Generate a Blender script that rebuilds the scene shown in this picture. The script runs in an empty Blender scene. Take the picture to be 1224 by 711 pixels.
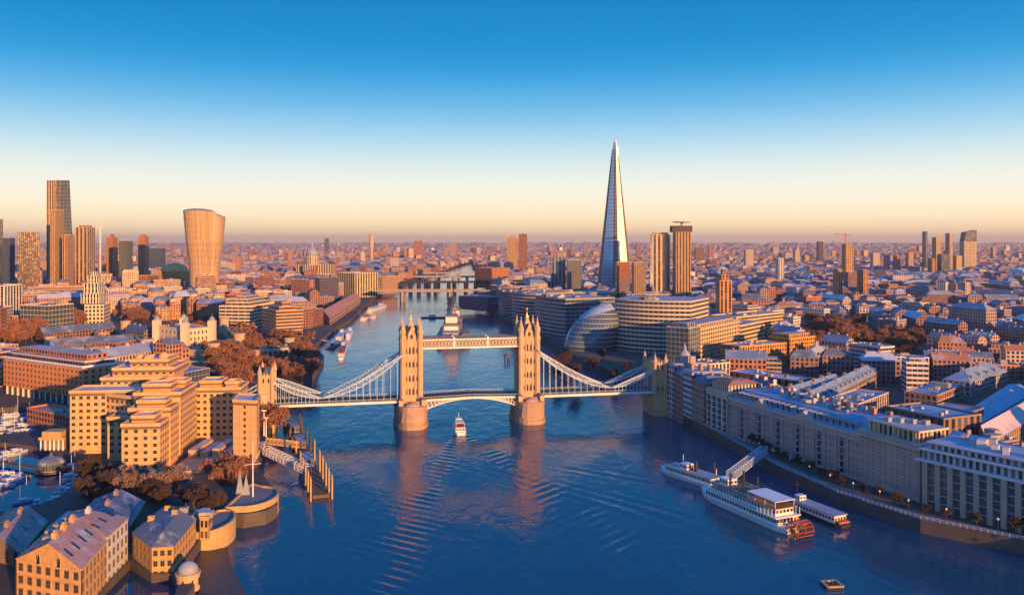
import bpy, math, random
import numpy as np
from mathutils import Vector, Matrix
from mathutils.geometry import tessellate_polygon

R = math.radians
scene = bpy.context.scene
COL = scene.collection
rng = random.Random(7)
nrg = np.random.default_rng(11)

# ------------------------------------------------------------------ camera
CH, FOC, HY = 103.0, 1000.0, 290.0          # camera height (m), focal length and horizon row in photo pixels
cam_d = bpy.data.cameras.new('camera')
cam = bpy.data.objects.new('camera', cam_d); COL.objects.link(cam)
cam.location = (0, 0, CH); cam.rotation_euler = (R(90), 0, 0)
cam_d.sensor_width = 36.0; cam_d.lens = 36.0 * FOC / 1224.0
cam_d.shift_y = -65.5 / 1224.0
cam_d.clip_start = 1.0; cam_d.clip_end = 200000.0
scene.camera = cam

# ------------------------------------------------------------------ sky, sun, exposure
SUN_EL, SUN_AZ = 8.0, 35.0                 # sun sits behind the camera, SUN_AZ degrees round to the right
world = bpy.data.worlds.new('World'); scene.world = world; world.use_nodes = True
wn, wl = world.node_tree.nodes, world.node_tree.links
wn.clear()
w_out = wn.new('ShaderNodeOutputWorld'); w_bg = wn.new('ShaderNodeBackground')
w_bg.inputs['Strength'].default_value = 0.1
w_sky = wn.new('ShaderNodeTexSky'); w_sky.sky_type = 'NISHITA'; w_sky.sun_disc = False
w_sky.sun_elevation = R(SUN_EL); w_sky.sun_rotation = R(180.0 - SUN_AZ)
w_sky.altitude = 100; w_sky.air_density = 1.0; w_sky.dust_density = 1.0; w_sky.ozone_density = 2.0
w_tc = wn.new('ShaderNodeTexCoord'); w_sep = wn.new('ShaderNodeSeparateXYZ')
wl.new(w_tc.outputs['Generated'], w_sep.inputs[0])
w_rmp = wn.new('ShaderNodeValToRGB'); cr = w_rmp.color_ramp; cr.interpolation = 'EASE'
SKY_STOPS = [  # z of the direction, linear colour
    (0.000, (0.66, 0.40, 0.30)), (0.010, (0.80, 0.54, 0.28)), (0.026, (0.82, 0.66, 0.38)), (0.050, (0.76, 0.70, 0.55)),
    (0.085, (0.58, 0.64, 0.60)), (0.120, (0.30, 0.50, 0.62)), (0.160, (0.085, 0.34, 0.58)), (0.205, (0.0, 0.22, 0.49)),
    (0.270, (0.0, 0.155, 0.38)), (0.45, (0.001, 0.15, 0.45)), (1.0, (0.006, 0.17, 0.66))]
cr.interpolation = 'B_SPLINE'
while len(cr.elements) > 1: cr.elements.remove(cr.elements[-1])
cr.elements[0].position = 0.0; cr.elements[0].color = SKY_STOPS[0][1] + (1,)
for p_, c_ in SKY_STOPS[1:]:
    e_ = cr.elements.new(p_); e_.color = c_ + (1,)
wl.new(w_sep.outputs['Z'], w_rmp.inputs[0])
w_gain = wn.new('ShaderNodeVectorMath'); w_gain.operation = 'SCALE'; w_gain.inputs['Scale'].default_value = 9.2
wl.new(w_rmp.outputs[0], w_gain.inputs[0])
w_mix = wn.new('ShaderNodeMix'); w_mix.data_type = 'RGBA'; w_mix.inputs[0].default_value = 0.992
wl.new(w_sky.outputs[0], w_mix.inputs[6]); wl.new(w_gain.outputs[0], w_mix.inputs[7])
wl.new(w_mix.outputs[2], w_bg.inputs['Color']); wl.new(w_bg.outputs[0], w_out.inputs['Surface'])

sun_d = bpy.data.lights.new('sun', 'SUN'); sun_d.energy = 5.0; sun_d.angle = R(0.6); sun_d.color = (1.0, 0.47, 0.14)
sun = bpy.data.objects.new('sun', sun_d); COL.objects.link(sun); sun.location = (300, -400, 300)
sdir = Vector((math.sin(R(SUN_AZ)) * math.cos(R(SUN_EL)), -math.cos(R(SUN_AZ)) * math.cos(R(SUN_EL)), math.sin(R(SUN_EL))))
sun.rotation_euler = sdir.to_track_quat('Z', 'Y').to_euler()

vs = scene.view_settings
vs.view_transform = 'Standard'; vs.look = 'None'; vs.exposure = 0.7; vs.gamma = 1.0; vs.use_curve_mapping = False
cy = scene.cycles
cy.use_adaptive_sampling = True; cy.adaptive_threshold = 0.02
cy.use_denoising = True
try: cy.denoiser = 'OPENIMAGEDENOISE'; cy.denoising_input_passes = 'RGB_ALBEDO_NORMAL'
except Exception: pass
cy.max_bounces = 5; cy.diffuse_bounces = 2; cy.glossy_bounces = 3; cy.transmission_bounces = 2; cy.volume_bounces = 0
cy.transparent_max_bounces = 4; cy.caustics_reflective = False; cy.caustics_refractive = False

# ------------------------------------------------------------------ helpers
def at(px, py, z=5.0):
    "world point at height z seen at photo pixel (px, py)"
    Y = FOC * (CH - z) / (py - HY)
    return ((px - 612.0) * Y / FOC, Y)
def ztop(py, Y): return CH - (py - HY) * Y / FOC

def link(o): COL.objects.link(o); return o
def tag(o, label=None, cat=None, group=None, kind=None):
    if label: o['label'] = label
    if cat: o['category'] = cat
    if group: o['group'] = group
    if kind: o['kind'] = kind
    return o
def thing(name, label, cat, loc=(0, 0, 0), rz=0.0, group=None):
    o = bpy.data.objects.new(name, None); link(o); o.empty_display_size = 2
    o.location = loc; o.rotation_euler = (0, 0, rz)
    return tag(o, label, cat, group)
def copy_tree(o, parent=None):
    c = o.copy(); link(c); c.parent = parent
    for ch in list(o.children): copy_tree(ch, c)
    return c

class MB:
    "collects faces, then links them as ONE mesh object"
    def __init__(s, ox=0.0, oy=0.0, oz=0.0): s.v = []; s.f = []; s.m = []; s.c = []; s.o = (ox, oy, oz); s.mi = 0; s.col = (.5, .5, .5); s.sm = set()
    def V(s, *ps):
        k = len(s.v); s.v.extend((p[0] - s.o[0], p[1] - s.o[1], p[2] - s.o[2]) for p in ps); return k
    def F(s, idx, mi=None, col=None):
        s.f.append(tuple(idx)); s.m.append(s.mi if mi is None else mi); s.c.append(col or s.col)
    def quad(s, a, b, c, d, mi=None, col=None):
        k = s.V(a, b, c, d); s.F((k, k + 1, k + 2, k + 3), mi, col)
    def poly(s, ps, mi=None, col=None):
        k = s.V(*ps); s.F(range(k, k + len(ps)), mi, col)
    def prism(s, pts, z0, z1, mw=None, mr=None, cw=None, crf=None, bottom=False, top=True, top_pts=None):
        "pts CCW seen from above"
        n = len(pts)
        a = sum(pts[i][0] * pts[(i + 1) % n][1] - pts[(i + 1) % n][0] * pts[i][1] for i in range(n))
        tp = top_pts or pts
        if a < 0: pts = pts[::-1]; tp = tp[::-1]
        for i in range(n):
            p, q = pts[i], pts[(i + 1) % n]; P, Q = tp[i], tp[(i + 1) % n]
            s.quad((p[0], p[1], z0), (q[0], q[1], z0), (Q[0], Q[1], z1), (P[0], P[1], z1), mw, cw)
        if top: s.poly([(p[0], p[1], z1) for p in tp], mr if mr is not None else mw, crf or cw)
        if bottom: s.poly([(p[0], p[1], z0) for p in pts[::-1]], mw, cw)
    def box(s, x0, x1, y0, y1, z0, z1, mw=None, mr=None, cw=None, crf=None):
        s.prism([(x0, y0), (x1, y0), (x1, y1), (x0, y1)], z0, z1, mw, mr, cw, crf, bottom=True)
    def obox(s, cx, cy, hx, hy, ang, z0, z1, mw=None, mr=None, cw=None, crf=None):
        c, t = math.cos(ang), math.sin(ang)
        s.prism([(cx + x * c - y * t, cy + x * t + y * c) for x, y in ((-hx, -hy), (hx, -hy), (hx, hy), (-hx, hy))], z0, z1, mw, mr, cw, crf, bottom=True)
    def beam(s, p, q, w, h=None, mi=None, col=None):
        h = h or w
        p, q = Vector(p), Vector(q); d = (q - p)
        if d.length < 1e-6: return
        d.normalize()
        up = Vector((0, 0, 1)) if abs(d.z) < .95 else Vector((1, 0, 0))
        a = d.cross(up).normalized() * (w / 2); b = a.cross(d).normalized() * (h / 2)
        P = [p - a - b, p + a - b, p + a + b, p - a + b]; Q = [q - a - b, q + a - b, q + a + b, q - a + b]
        k = s.V(*P, *Q)
        for i in range(4):
            j = (i + 1) % 4; s.F((k + i, k + j, k + 4 + j, k + 4 + i), mi, col)
        s.F((k + 3, k + 2, k + 1, k), mi, col); s.F((k + 4, k + 5, k + 6, k + 7), mi, col)
    def lathe(s, cx, cy, prof, n=10, mi=None, col=None, a0=0.0, sx=1.0, sy=1.0, smooth=False):
        "prof = [(r, z)] from the bottom up"
        rings = []
        for r, z in prof:
            rings.append(s.V(*[(cx + sx * r * math.cos(a0 + 2 * math.pi * i / n), cy + sy * r * math.sin(a0 + 2 * math.pi * i / n), z) for i in range(n)]))
        for a, b in zip(rings, rings[1:]):
            for i in range(n):
                j = (i + 1) % n
                if smooth: s.sm.add(len(s.f))
                s.F((a + i, a + j, b + j, b + i), mi, col)
        s.F([rings[-1] + i for i in range(n)], mi, col)
        s.F([rings[0] + i for i in range(n)][::-1], mi, col)
    def gable(s, pts, z0, z1, zr, mw, mr, cw=None, crf=None, over=0.4, axis=0, hip=0.0):
        "4-corner footprint (CCW); ridge runs along edge pts[0]-pts[1] (axis 0) or pts[1]-pts[2] (axis 1)"
        n = 4
        a = sum(pts[i][0] * pts[(i + 1) % n][1] - pts[(i + 1) % n][0] * pts[i][1] for i in range(n))
        if a < 0: pts = [pts[0], pts[3], pts[2], pts[1]]; axis = 1 - axis
        if axis: pts = pts[1:] + pts[:1]
        P = [Vector((p[0], p[1])) for p in pts]
        mA, mB_ = (P[0] + P[3]) / 2, (P[1] + P[2]) / 2      # gable mid points
        rA, rB = mA + (mB_ - mA) * hip, mB_ + (mA - mB_) * hip
        for i in (0, 2):
            p, q = P[i], P[(i + 1) % 4]
            s.quad((p.x, p.y, z0), (q.x, q.y, z0), (q.x, q.y, z1), (p.x, p.y, z1), mw, cw)
        for i, r_ in ((1, mB_), (3, mA)):
            p, q = P[i], P[(i + 1) % 4]
            if hip: s.quad((p.x, p.y, z0), (q.x, q.y, z0), (q.x, q.y, z1), (p.x, p.y, z1), mw, cw)
            else: s.poly([(p.x, p.y, z0), (q.x, q.y, z0), (q.x, q.y, z1), (r_.x, r_.y, zr), (p.x, p.y, z1)], mw, cw)
        e = .12
        s.roof4(P, rA, rB, z1 + e, zr + e, mr, crf or cw, over, hip)
    def roof4(s, P, rA, rB, z1, zr, mr, col, over, hip):
        c = (P[0] + P[1] + P[2] + P[3]) / 4
        Q = []
        for p in P:
            d = p - c; Q.append(p + d.normalized() * over)
        if not hip:
            d = (rB - rA).normalized() * over; rA = rA - d; rB = rB + d
        z1o = z1 - .15
        s.quad((Q[0].x, Q[0].y, z1o), (Q[1].x, Q[1].y, z1o), (rB.x, rB.y, zr), (rA.x, rA.y, zr), mr, col)
        s.quad((Q[2].x, Q[2].y, z1o), (Q[3].x, Q[3].y, z1o), (rA.x, rA.y, zr), (rB.x, rB.y, zr), mr, col)
        if hip:
            s.poly([(Q[1].x, Q[1].y, z1o), (Q[2].x, Q[2].y, z1o), (rB.x, rB.y, zr)], mr, col)
            s.poly([(Q[3].x, Q[3].y, z1o), (Q[0].x, Q[0].y, z1o), (rA.x, rA.y, zr)], mr, col)
    def mesh(s, name, mats, bay=3.2, floor=3.4, smooth=False):
        me = bpy.data.meshes.new(name)
        me.from_pydata(s.v, [], s.f)
        if not isinstance(mats, (list, tuple)): mats = [mats]
        for m in mats: me.materials.append(m)
        me.polygons.foreach_set('material_index', s.m)
        at_ = me.attributes.new('Col', 'FLOAT_COLOR', 'FACE')
        at_.data.foreach_set('color', [x for c in s.c for x in (c[0], c[1], c[2], 1.0)])
        uv = me.uv_layers.new(name='UVMap'); data = []
        for f in s.f:
            P = [s.v[i] for i in f]
            nx = ny = nz = 0.0
            for i in range(len(P)):
                a, b = P[i], P[(i + 1) % len(P)]
                nx += (a[1] - b[1]) * (a[2] + b[2]); ny += (a[2] - b[2]) * (a[0] + b[0]); nz += (a[0] - b[0]) * (a[1] + b[1])
            L = math.hypot(nx, ny)
            if L > abs(nz) * 1.2 and L > 0:
                tx, ty = -ny / L, nx / L
                U = [p[0] * tx + p[1] * ty for p in P]; Z = [p[2] for p in P]
                u0, z0 = min(U), min(Z); w, h = max(U) - u0, max(Z) - z0
                nb, nf = max(1, round(w / bay)), max(1, round(h / floor))
                for u, z in zip(U, Z): data += [(u - u0) / max(w, .01) * nb, (z - z0) / max(h, .01) * nf]
            else:
                for p in P: data += [p[0] / bay, p[1] / bay]
        uv.data.foreach_set('uv', data)
        if smooth: me.polygons.foreach_set('use_smooth', [True] * len(s.f))
        elif s.sm: me.polygons.foreach_set('use_smooth', [i in s.sm for i in range(len(s.f))])
        me.update()
        return me
    def build(s, name, mats, parent=None, **kw):
        o = bpy.data.objects.new(name, s.mesh(name, mats, **kw)); link(o)
        if parent is not None: o.parent = parent
        return o

# ------------------------------------------------------------------ materials
def nodes_of(name):
    m = bpy.data.materials.new(name); m.use_nodes = True
    nt = m.node_tree; return m, nt, nt.nodes, nt.links, nt.nodes['Principled BSDF']
def mth(nt, op, a, b=None, c=None, clamp=False):
    n = nt.nodes.new('ShaderNodeMath'); n.operation = op; n.use_clamp = clamp
    for i, x in enumerate((a, b, c)):
        if x is None: continue
        if isinstance(x, (int, float)): n.inputs[i].default_value = x
        else: nt.links.new(x, n.inputs[i])
    return n.outputs[0]
def mixc(nt, f, a, b, mode='MIX'):
    n = nt.nodes.new('ShaderNodeMix'); n.data_type = 'RGBA'; n.blend_type = mode
    for i, x in ((0, f), (6, a), (7, b)):
        if isinstance(x, (int, float)): n.inputs[i].default_value = x
        elif isinstance(x, tuple): n.inputs[i].default_value = x + (1,) if len(x) == 3 else x
        else: nt.links.new(x, n.inputs[i])
    return n.outputs[2]
def noise(nt, scale, detail=3, rough=.6, vec=None, dim='3D'):
    n = nt.nodes.new('ShaderNodeTexNoise'); n.inputs['Scale'].default_value = scale
    n.inputs['Detail'].default_value = detail; n.inputs['Roughness'].default_value = rough
    if vec is not None: nt.links.new(vec, n.inputs['Vector'])
    return n.outputs['Fac']
def geo_pos(nt): return nt.nodes.new('ShaderNodeNewGeometry').outputs['Position']
def base_col(nt, color, vary=.25, scale=.12, grime=True):
    "colour (tuple, or the Col attribute when None) broken up by two sizes of noise"
    if color is None:
        a = nt.nodes.new('ShaderNodeAttribute'); a.attribute_name = 'Col'; c = a.outputs['Color']
    else:
        r = nt.nodes.new('ShaderNodeRGB'); r.outputs[0].default_value = color + (1,); c = r.outputs[0]
    pos = geo_pos(nt)
    n1 = noise(nt, scale, 4, .65, pos)
    n2 = noise(nt, scale * 9, 3, .6, pos)
    f = mth(nt, 'ADD', mth(nt, 'MULTIPLY', n1, 1.2 * vary * 2), mth(nt, 'MULTIPLY', n2, .8 * vary * 2))
    f = mth(nt, 'ADD', f, 1.0 - 2 * vary)
    v = nt.nodes.new('ShaderNodeVectorMath'); v.operation = 'SCALE'
    nt.links.new(c, v.inputs[0]); nt.links.new(f, v.inputs['Scale'])
    return v.outputs[0]
def plain(name, color=None, rough=.85, metal=0.0, vary=.22, scale=.12, spec=.3, bump=0.0, bscale=2.0):
    m, nt, N, L, B = nodes_of(name)
    L.new(base_col(nt, color, vary, scale), B.inputs['Base Color'])
    B.inputs['Roughness'].default_value = rough; B.inputs['Metallic'].default_value = metal
    B.inputs['Specular IOR Level'].default_value = spec
    if bump:
        b = N.new('ShaderNodeBump'); b.inputs['Strength'].default_value = bump; b.inputs['Distance'].default_value = .3
        L.new(noise(nt, bscale, 4, .6, geo_pos(nt)), b.inputs['Height']); L.new(b.outputs[0], B.inputs['Normal'])
    return m
def facade(name, color=None, win=(.3, .32), glass=(.025, .032, .05), style='punched', rough=.85, trim=0.0, grough=.12, vary=.2, spec=.5):
    "wall with a regular bay pattern taken from the bay/storey UV; window cells are real dark glass with low roughness"
    m, nt, N, L, B = nodes_of(name)
    wall = base_col(nt, color, vary)
    uv = N.new('ShaderNodeUVMap'); sp = N.new('ShaderNodeSeparateXYZ'); L.new(uv.outputs[0], sp.inputs[0])
    u, v = sp.outputs[0], sp.outputs[1]
    fu, fv = mth(nt, 'FRACT', u), mth(nt, 'FRACT', v)
    du, dv = mth(nt, 'ABSOLUTE', mth(nt, 'SUBTRACT', fu, .5)), mth(nt, 'ABSOLUTE', mth(nt, 'SUBTRACT', fv, .52))
    wu = mth(nt, 'LESS_THAN', du, win[0]); wv = mth(nt, 'LESS_THAN', dv, win[1])
    if style == 'punched': w = mth(nt, 'MULTIPLY', wu, wv)
    elif style == 'ribbon': w = mth(nt, 'MULTIPLY', wv, mth(nt, 'LESS_THAN', du, .46))
    elif style == 'piers': w = mth(nt, 'MULTIPLY', wu, mth(nt, 'LESS_THAN', dv, .47))
    else: w = mth(nt, 'MULTIPLY', mth(nt, 'LESS_THAN', du, .465), mth(nt, 'LESS_THAN', dv, .45))
    cell = N.new('ShaderNodeCombineXYZ'); L.new(mth(nt, 'FLOOR', u), cell.inputs[0]); L.new(mth(nt, 'FLOOR', v), cell.inputs[1])
    wnz = N.new('ShaderNodeTexWhiteNoise'); wnz.noise_dimensions = '2D'; L.new(cell.outputs[0], wnz.inputs['Vector'])
    rnd = wnz.outputs['Value']
    up = N.new('ShaderNodeNewGeometry'); sn = N.new('ShaderNodeSeparateXYZ'); L.new(up.outputs['Normal'], sn.inputs[0])
    side = mth(nt, 'LESS_THAN', mth(nt, 'ABSOLUTE', sn.outputs[2]), .7)
    w = mth(nt, 'MULTIPLY', w, side)
    blind = mth(nt, 'MULTIPLY', mth(nt, 'GREATER_THAN', rnd, .8), .28 if style in ('punched', 'piers') else .1)
    gcol = mixc(nt, blind, glass, (.30, .27, .22))
    L.new(mixc(nt, w, wall, gcol), B.inputs['Base Color'])
    rg = mth(nt, 'ADD', grough, mth(nt, 'MULTIPLY', rnd, .12))
    L.new(mth(nt, 'ADD', mth(nt, 'MULTIPLY', w, mth(nt, 'SUBTRACT', rg, rough)), rough), B.inputs['Roughness'])
    L.new(mth(nt, 'ADD', mth(nt, 'MULTIPLY', w, spec), .25), B.inputs['Specular IOR Level'])
    b = N.new('ShaderNodeBump'); b.inputs['Strength'].default_value = .5; b.inputs['Distance'].default_value = .25
    b.invert = True; L.new(w, b.inputs['Height']); L.new(b.outputs[0], B.inputs['Normal'])
    return m

M = {}
M['wall'] = plain('render_wall'); M['roof'] = plain('roof_covering', rough=.75, vary=.28, scale=.09, spec=.25)
def roof_material(name='weathered_roof', color=None, amt=.55, fs=.07):
    m, nt, N, L, B = nodes_of(name); c = base_col(nt, color, .3, .09); pos = geo_pos(nt)
    fr = mth(nt, 'MULTIPLY', mth(nt, 'SUBTRACT', noise(nt, fs, 5, .7, pos), .52, clamp=True), 7.0, clamp=True)
    L.new(mixc(nt, mth(nt, 'MULTIPLY', fr, amt), c, (.48, .53, .60)), B.inputs['Base Color'])
    B.inputs['Roughness'].default_value = .7; B.inputs['Specular IOR Level'].default_value = .25
    b = N.new('ShaderNodeBump'); b.inputs['Strength'].default_value = .5; b.inputs['Distance'].default_value = .3; L.new(noise(nt, .8, 4, .7, pos), b.inputs['Height']); L.new(b.outputs[0], B.inputs['Normal']); return m
M['roof'] = roof_material(); M['slate_roof'] = roof_material('patched_slate', (.11, .15, .21), .7, .16)
M['punched'] = facade('punched_facade'); M['ribbon'] = facade('ribbon_facade', win=(.46, .26), style='ribbon')
M['piers'] = facade('pier_facade', win=(.27, .4), style='piers')
M['glass'] = facade('glass_facade', style='curtain', glass=(.05, .08, .11), grough=.08, spec=.5)
M['stone'] = plain('pale_stone', (.55, .375, .225), vary=.34, scale=.3, bump=.4)
M['stone_grey'] = plain('grey_stone', (.34, .28, .25), vary=.25, scale=.3, bump=.4)
M['pier_stone'] = plain('granite_pier', (.44, .29, .21), vary=.35, scale=.16, bump=.5, bscale=.8)
M['steel_blue'] = plain('pale_blue_steel', (.38, .50, .64), rough=.5, vary=.15)
M['steel_white'] = plain('white_steel', (.78, .74, .68), rough=.5, vary=.12)
M['slate'] = plain('slate', (.12, .13, .15), rough=.6, vary=.3)
M['lead'] = plain('lead_sheet', (.30, .33, .37), rough=.6, vary=.25)
M['asphalt'] = plain('asphalt', (.05, .05, .052), vary=.3)
M['pave'] = plain('stone_paving', (.20, .18, .17), vary=.25)
M['window'] = plain('window_glass', (.02, .028, .045), rough=.1, vary=.3, scale=.5, spec=.6)
M['frame'] = plain('window_frame', (.20, .17, .14), rough=.6)
M['dark'] = plain('dark_metal', (.035, .035, .04), rough=.5)
M['gold'] = plain('gilded_metal', (.75, .5, .15), rough=.35, metal=.8)
M['bark'] = plain('bark', (.10, .065, .045))
M['white'] = plain('white_paint', (.78, .76, .73), rough=.45, vary=.1, spec=.45)
M['hull_dark'] = plain('dark_hull_paint', (.03, .035, .05), rough=.4)
M['red'] = plain('red_paint', (.34, .09, .05), rough=.5)
M['timber'] = plain('weathered_timber', (.16, .10, .06), vary=.35)
M['shore_shade'] = plain('shaded_shore_water', (.022, .026, .032), rough=.3, vary=.4, scale=.06, bump=.5)  # shade on the water by the shore put into this near-black

def land_material():
    m, nt, N, L, B = nodes_of('city_ground')
    pos = geo_pos(nt)
    a = noise(nt, .004, 6, .7, pos); b = noise(nt, .03, 4, .7, pos)
    r = N.new('ShaderNodeValToRGB'); L.new(mth(nt, 'ADD', mth(nt, 'MULTIPLY', a, .5), mth(nt, 'MULTIPLY', b, .5)), r.inputs[0])
    e = r.color_ramp.elements; e[0].position = .38; e[0].color = (.045, .042, .045, 1); e[1].position = .62; e[1].color = (.13, .095, .07, 1)
    x = r.color_ramp.elements.new(.5); x.color = (.075, .065, .055, 1)
    L.new(r.outputs[0], B.inputs['Base Color']); B.inputs['Roughness'].default_value = .95
    return m
M['land'] = land_material()
def water_material(name, base, rough, b1, b2):
    m, nt, N, L, B = nodes_of(name)
    pos = geo_pos(nt)
    mp = N.new('ShaderNodeMapping'); mp.inputs['Scale'].default_value = (1, .45, 1); L.new(pos, mp.inputs[0])
    n0 = noise(nt, .012, 4, .6, pos)
    L.new(mixc(nt, mth(nt, 'MULTIPLY', n0, .6), base, tuple(x * .55 for x in base)), B.inputs['Base Color'])
    B.inputs['Roughness'].default_value = rough; B.inputs['IOR'].default_value = 1.33; B.inputs['Specular IOR Level'].default_value = .78
    h = mth(nt, 'ADD', mth(nt, 'MULTIPLY', noise(nt, .22, 4, .6, mp.outputs[0]), b1), mth(nt, 'MULTIPLY', noise(nt, .035, 2, .5, mp.outputs[0]), b2))
    b = N.new('ShaderNodeBump'); b.inputs['Strength'].default_value = 1.0; b.inputs['Distance'].default_value = 1.0
    L.new(h, b.inputs['Height']); L.new(b.outputs[0], B.inputs['Normal'])
    return m
M['water'] = water_material('river_water', (.005, .074, .140), .07, .34, .6)
M['dock_water'] = water_material('still_dock_water', (.004, .060, .135), .05, .04, .1)

# ------------------------------------------------------------------ land, river, quays
LEFT_BANK = [(-86, 60), (-88, 190), (-91, 240), (-100, 251), (-103, 276), (-102, 281), (-99.5, 292), (-101.5, 303), (-97, 302), (-90, 306), (-88, 314), (-93, 330), (-99, 342), (-115, 372),
             (-119, 404), (-128, 440), (-139, 500), (-147, 560), (-148, 624), (-163, 725), (-190, 800), (-205, 981), (-208, 1084), (-236, 1373), (-261, 1661), (-247, 1873), (-256, 2289), (-228, 2943), (-225, 3500), (-205, 4200)]
RIGHT_BANK = [(300, 60), (215, 190), (169, 276), (145, 297), (128, 329), (117, 368), (110, 410), (102, 458), (97, 510), (92, 566), (89, 624), (60, 687), (40, 824),
              (26, 936), (-10, 1084), (-39, 1287), (-52, 1717), (-87, 2575), (-150, 3200), (-205, 4200)]
DOCK = [at(-60, 612, 3), at(2, 618, 3), at(60, 606, 3), at(82, 592, 3), at(97, 566, 3), at(96, 556, 3), at(78, 548, 3), at(40, 538, 3), at(8, 534, 3), at(-60, 530, 3)]
DOCK2 = [at(-60, 524, 3), at(0, 524, 3), at(36, 520, 3), at(62, 511, 3), at(64, 501, 3), at(20, 490, 3), at(-60, 496, 3)]
LOCK = [(-112, 190), (-113, 218), (-116.6, 241), (-118, 258.5), (-107, 248.2), (-101, 248), (-94.5, 240), (-92, 190)]
def tess(mb, loops, z, mi=0):
    vv = [[Vector((p[0], p[1], 0)) for p in lp] for lp in loops]
    flat = [p for lp in vv for p in lp]
    k = mb.V(*[(p.x, p.y, z) for p in flat])
    for t in tessellate_polygon(vv):
        a, b, c = [flat[i] for i in t]
        if (b - a).cross(c - a).z < 0: t = (t[0], t[2], t[1])
        mb.F([k + i for i in t], mi)
def wall_strip(mb, pts, z0, z1, mi=0):
    for p, q in zip(pts, pts[1:]): mb.quad((p[0], p[1], z0), (q[0], q[1], z0), (q[0], q[1], z1), (p[0], p[1], z1), mi)
FAR = 30000
mb = MB(); mb.col = (.2, .2, .2)
tess(mb, [[(-FAR, -400), (-110, -400)] + LEFT_BANK + [(-205, FAR), (-FAR, FAR)], DOCK, DOCK2, LOCK], 5.0)
tess(mb, [[(FAR, FAR), (-205, FAR)] + RIGHT_BANK[::-1] + [(300, -400), (FAR, -400)]], 5.0)
land = mb.build('ground', M['land']); tag(land, kind='structure')
mb = MB(); wall_strip(mb, [(-110, -400)] + LEFT_BANK, -1, 5.0); wall_strip(mb, ([(300, -400)] + RIGHT_BANK)[::-1], -1, 5.0)
wall_strip(mb, (DOCK + DOCK[:1])[::-1], 1, 5.0); wall_strip(mb, (DOCK2 + DOCK2[:1])[::-1], 1, 5.0); wall_strip(mb, (LOCK + LOCK[:1])[::-1], 1, 5.0)
q_ = mb.build('embankment_wall', plain('wet_embankment_stone', (.11, .09, .085), vary=.35, scale=.2, bump=.4)); tag(q_, 'long stone embankment wall lining both banks of the river', 'wall')

def grid_axis(a, b, da, fine):
    "coarse outside, fine inside"
    return a
def water_grid():
    xs = np.concatenate([[-FAR], np.linspace(-700, -130, 8), np.arange(-120, 125, 1.15), np.linspace(135, 700, 8), [FAR]])
    ys = np.concatenate([[-400], np.linspace(-100, 200, 5), np.arange(214, 520, 1.15), np.linspace(530, 900, 20), np.linspace(950, 4600, 20)])
    X, Y = np.meshgrid(xs, ys); Z = np.zeros_like(X)
    bx, by = -27.8, 452.0
    ax = np.array([-.155, .988])                       # heading of the tour boat
    s = -((X - bx) * ax[0] + (Y - by) * ax[1]); t = (X - bx) * ax[1] - (Y - by) * ax[0]     # s astern, t to starboard
    for sg, lam, amp in ((-1, 5.4, .26), (1, 5.8, .20)):
        arm = s * math.tan(R(12.5)); d = sg * t - arm - 1.5
        w = 1.6 + .05 * np.clip(s, 0, 999)
        env = np.exp(-(d / w) ** 2) * (s > 0) * np.exp(-np.clip(s - 170, 0, 999) / 60.0) * np.clip(s / 12, 0, 1)
        ph = 2 * np.pi * (s * math.cos(R(38)) + sg * t * math.sin(R(38)) * 1.15) / lam
        wob = np.clip(.6 + .8 * np.sin(s / 9.0 + t / 5.0) * np.sin(s / 17.0 - t / 13.0), 0, 2)
        Z += amp * env * wob * np.sin(ph + 1.2 * np.sin(s / 23.0))
    env = np.exp(-(t / (2 + .03 * np.clip(s, 0, 999))) ** 2) * (s > 0) * np.exp(-np.clip(s, 0, 999) / 60)
    Z += .14 * env * np.sin(2 * np.pi * s / 3.6)
    # an older wake crossing towards the wharf
    for (ox, oy, dx, dy, lam, amp, w0, Lg) in ((28, 345, .80, -.60, 6.5, .10, 9, 70), (42, 372, .88, -.47, 7.0, .08, 7, 55), (60, 310, .7, -.7, 8.0, .08, 8, 50)):
        u = (X - ox) * dx + (Y - oy) * dy; v = (X - ox) * (-dy) + (Y - oy) * dx
        Z += amp * np.exp(-(v / w0) ** 2) * np.exp(-(u / Lg) ** 2) * np.sin(2 * np.pi * (v * .9 + u * .12) / lam)
    edge = np.clip((X + 120) / 15, 0, 1) * np.clip((124 - X) / 15, 0, 1) * np.clip((Y - 214) / 6, 0, 1) * np.clip((519 - Y) / 10, 0, 1)
    Z *= edge
    ny, nx = X.shape
    V = np.stack([X.ravel(), Y.ravel(), Z.ravel()], 1)
    i = np.arange(ny * nx).reshape(ny, nx)
    F = np.stack([i[:-1, :-1], i[:-1, 1:], i[1:, 1:], i[1:, :-1]], -1).reshape(-1, 4)
    return V, F
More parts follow.
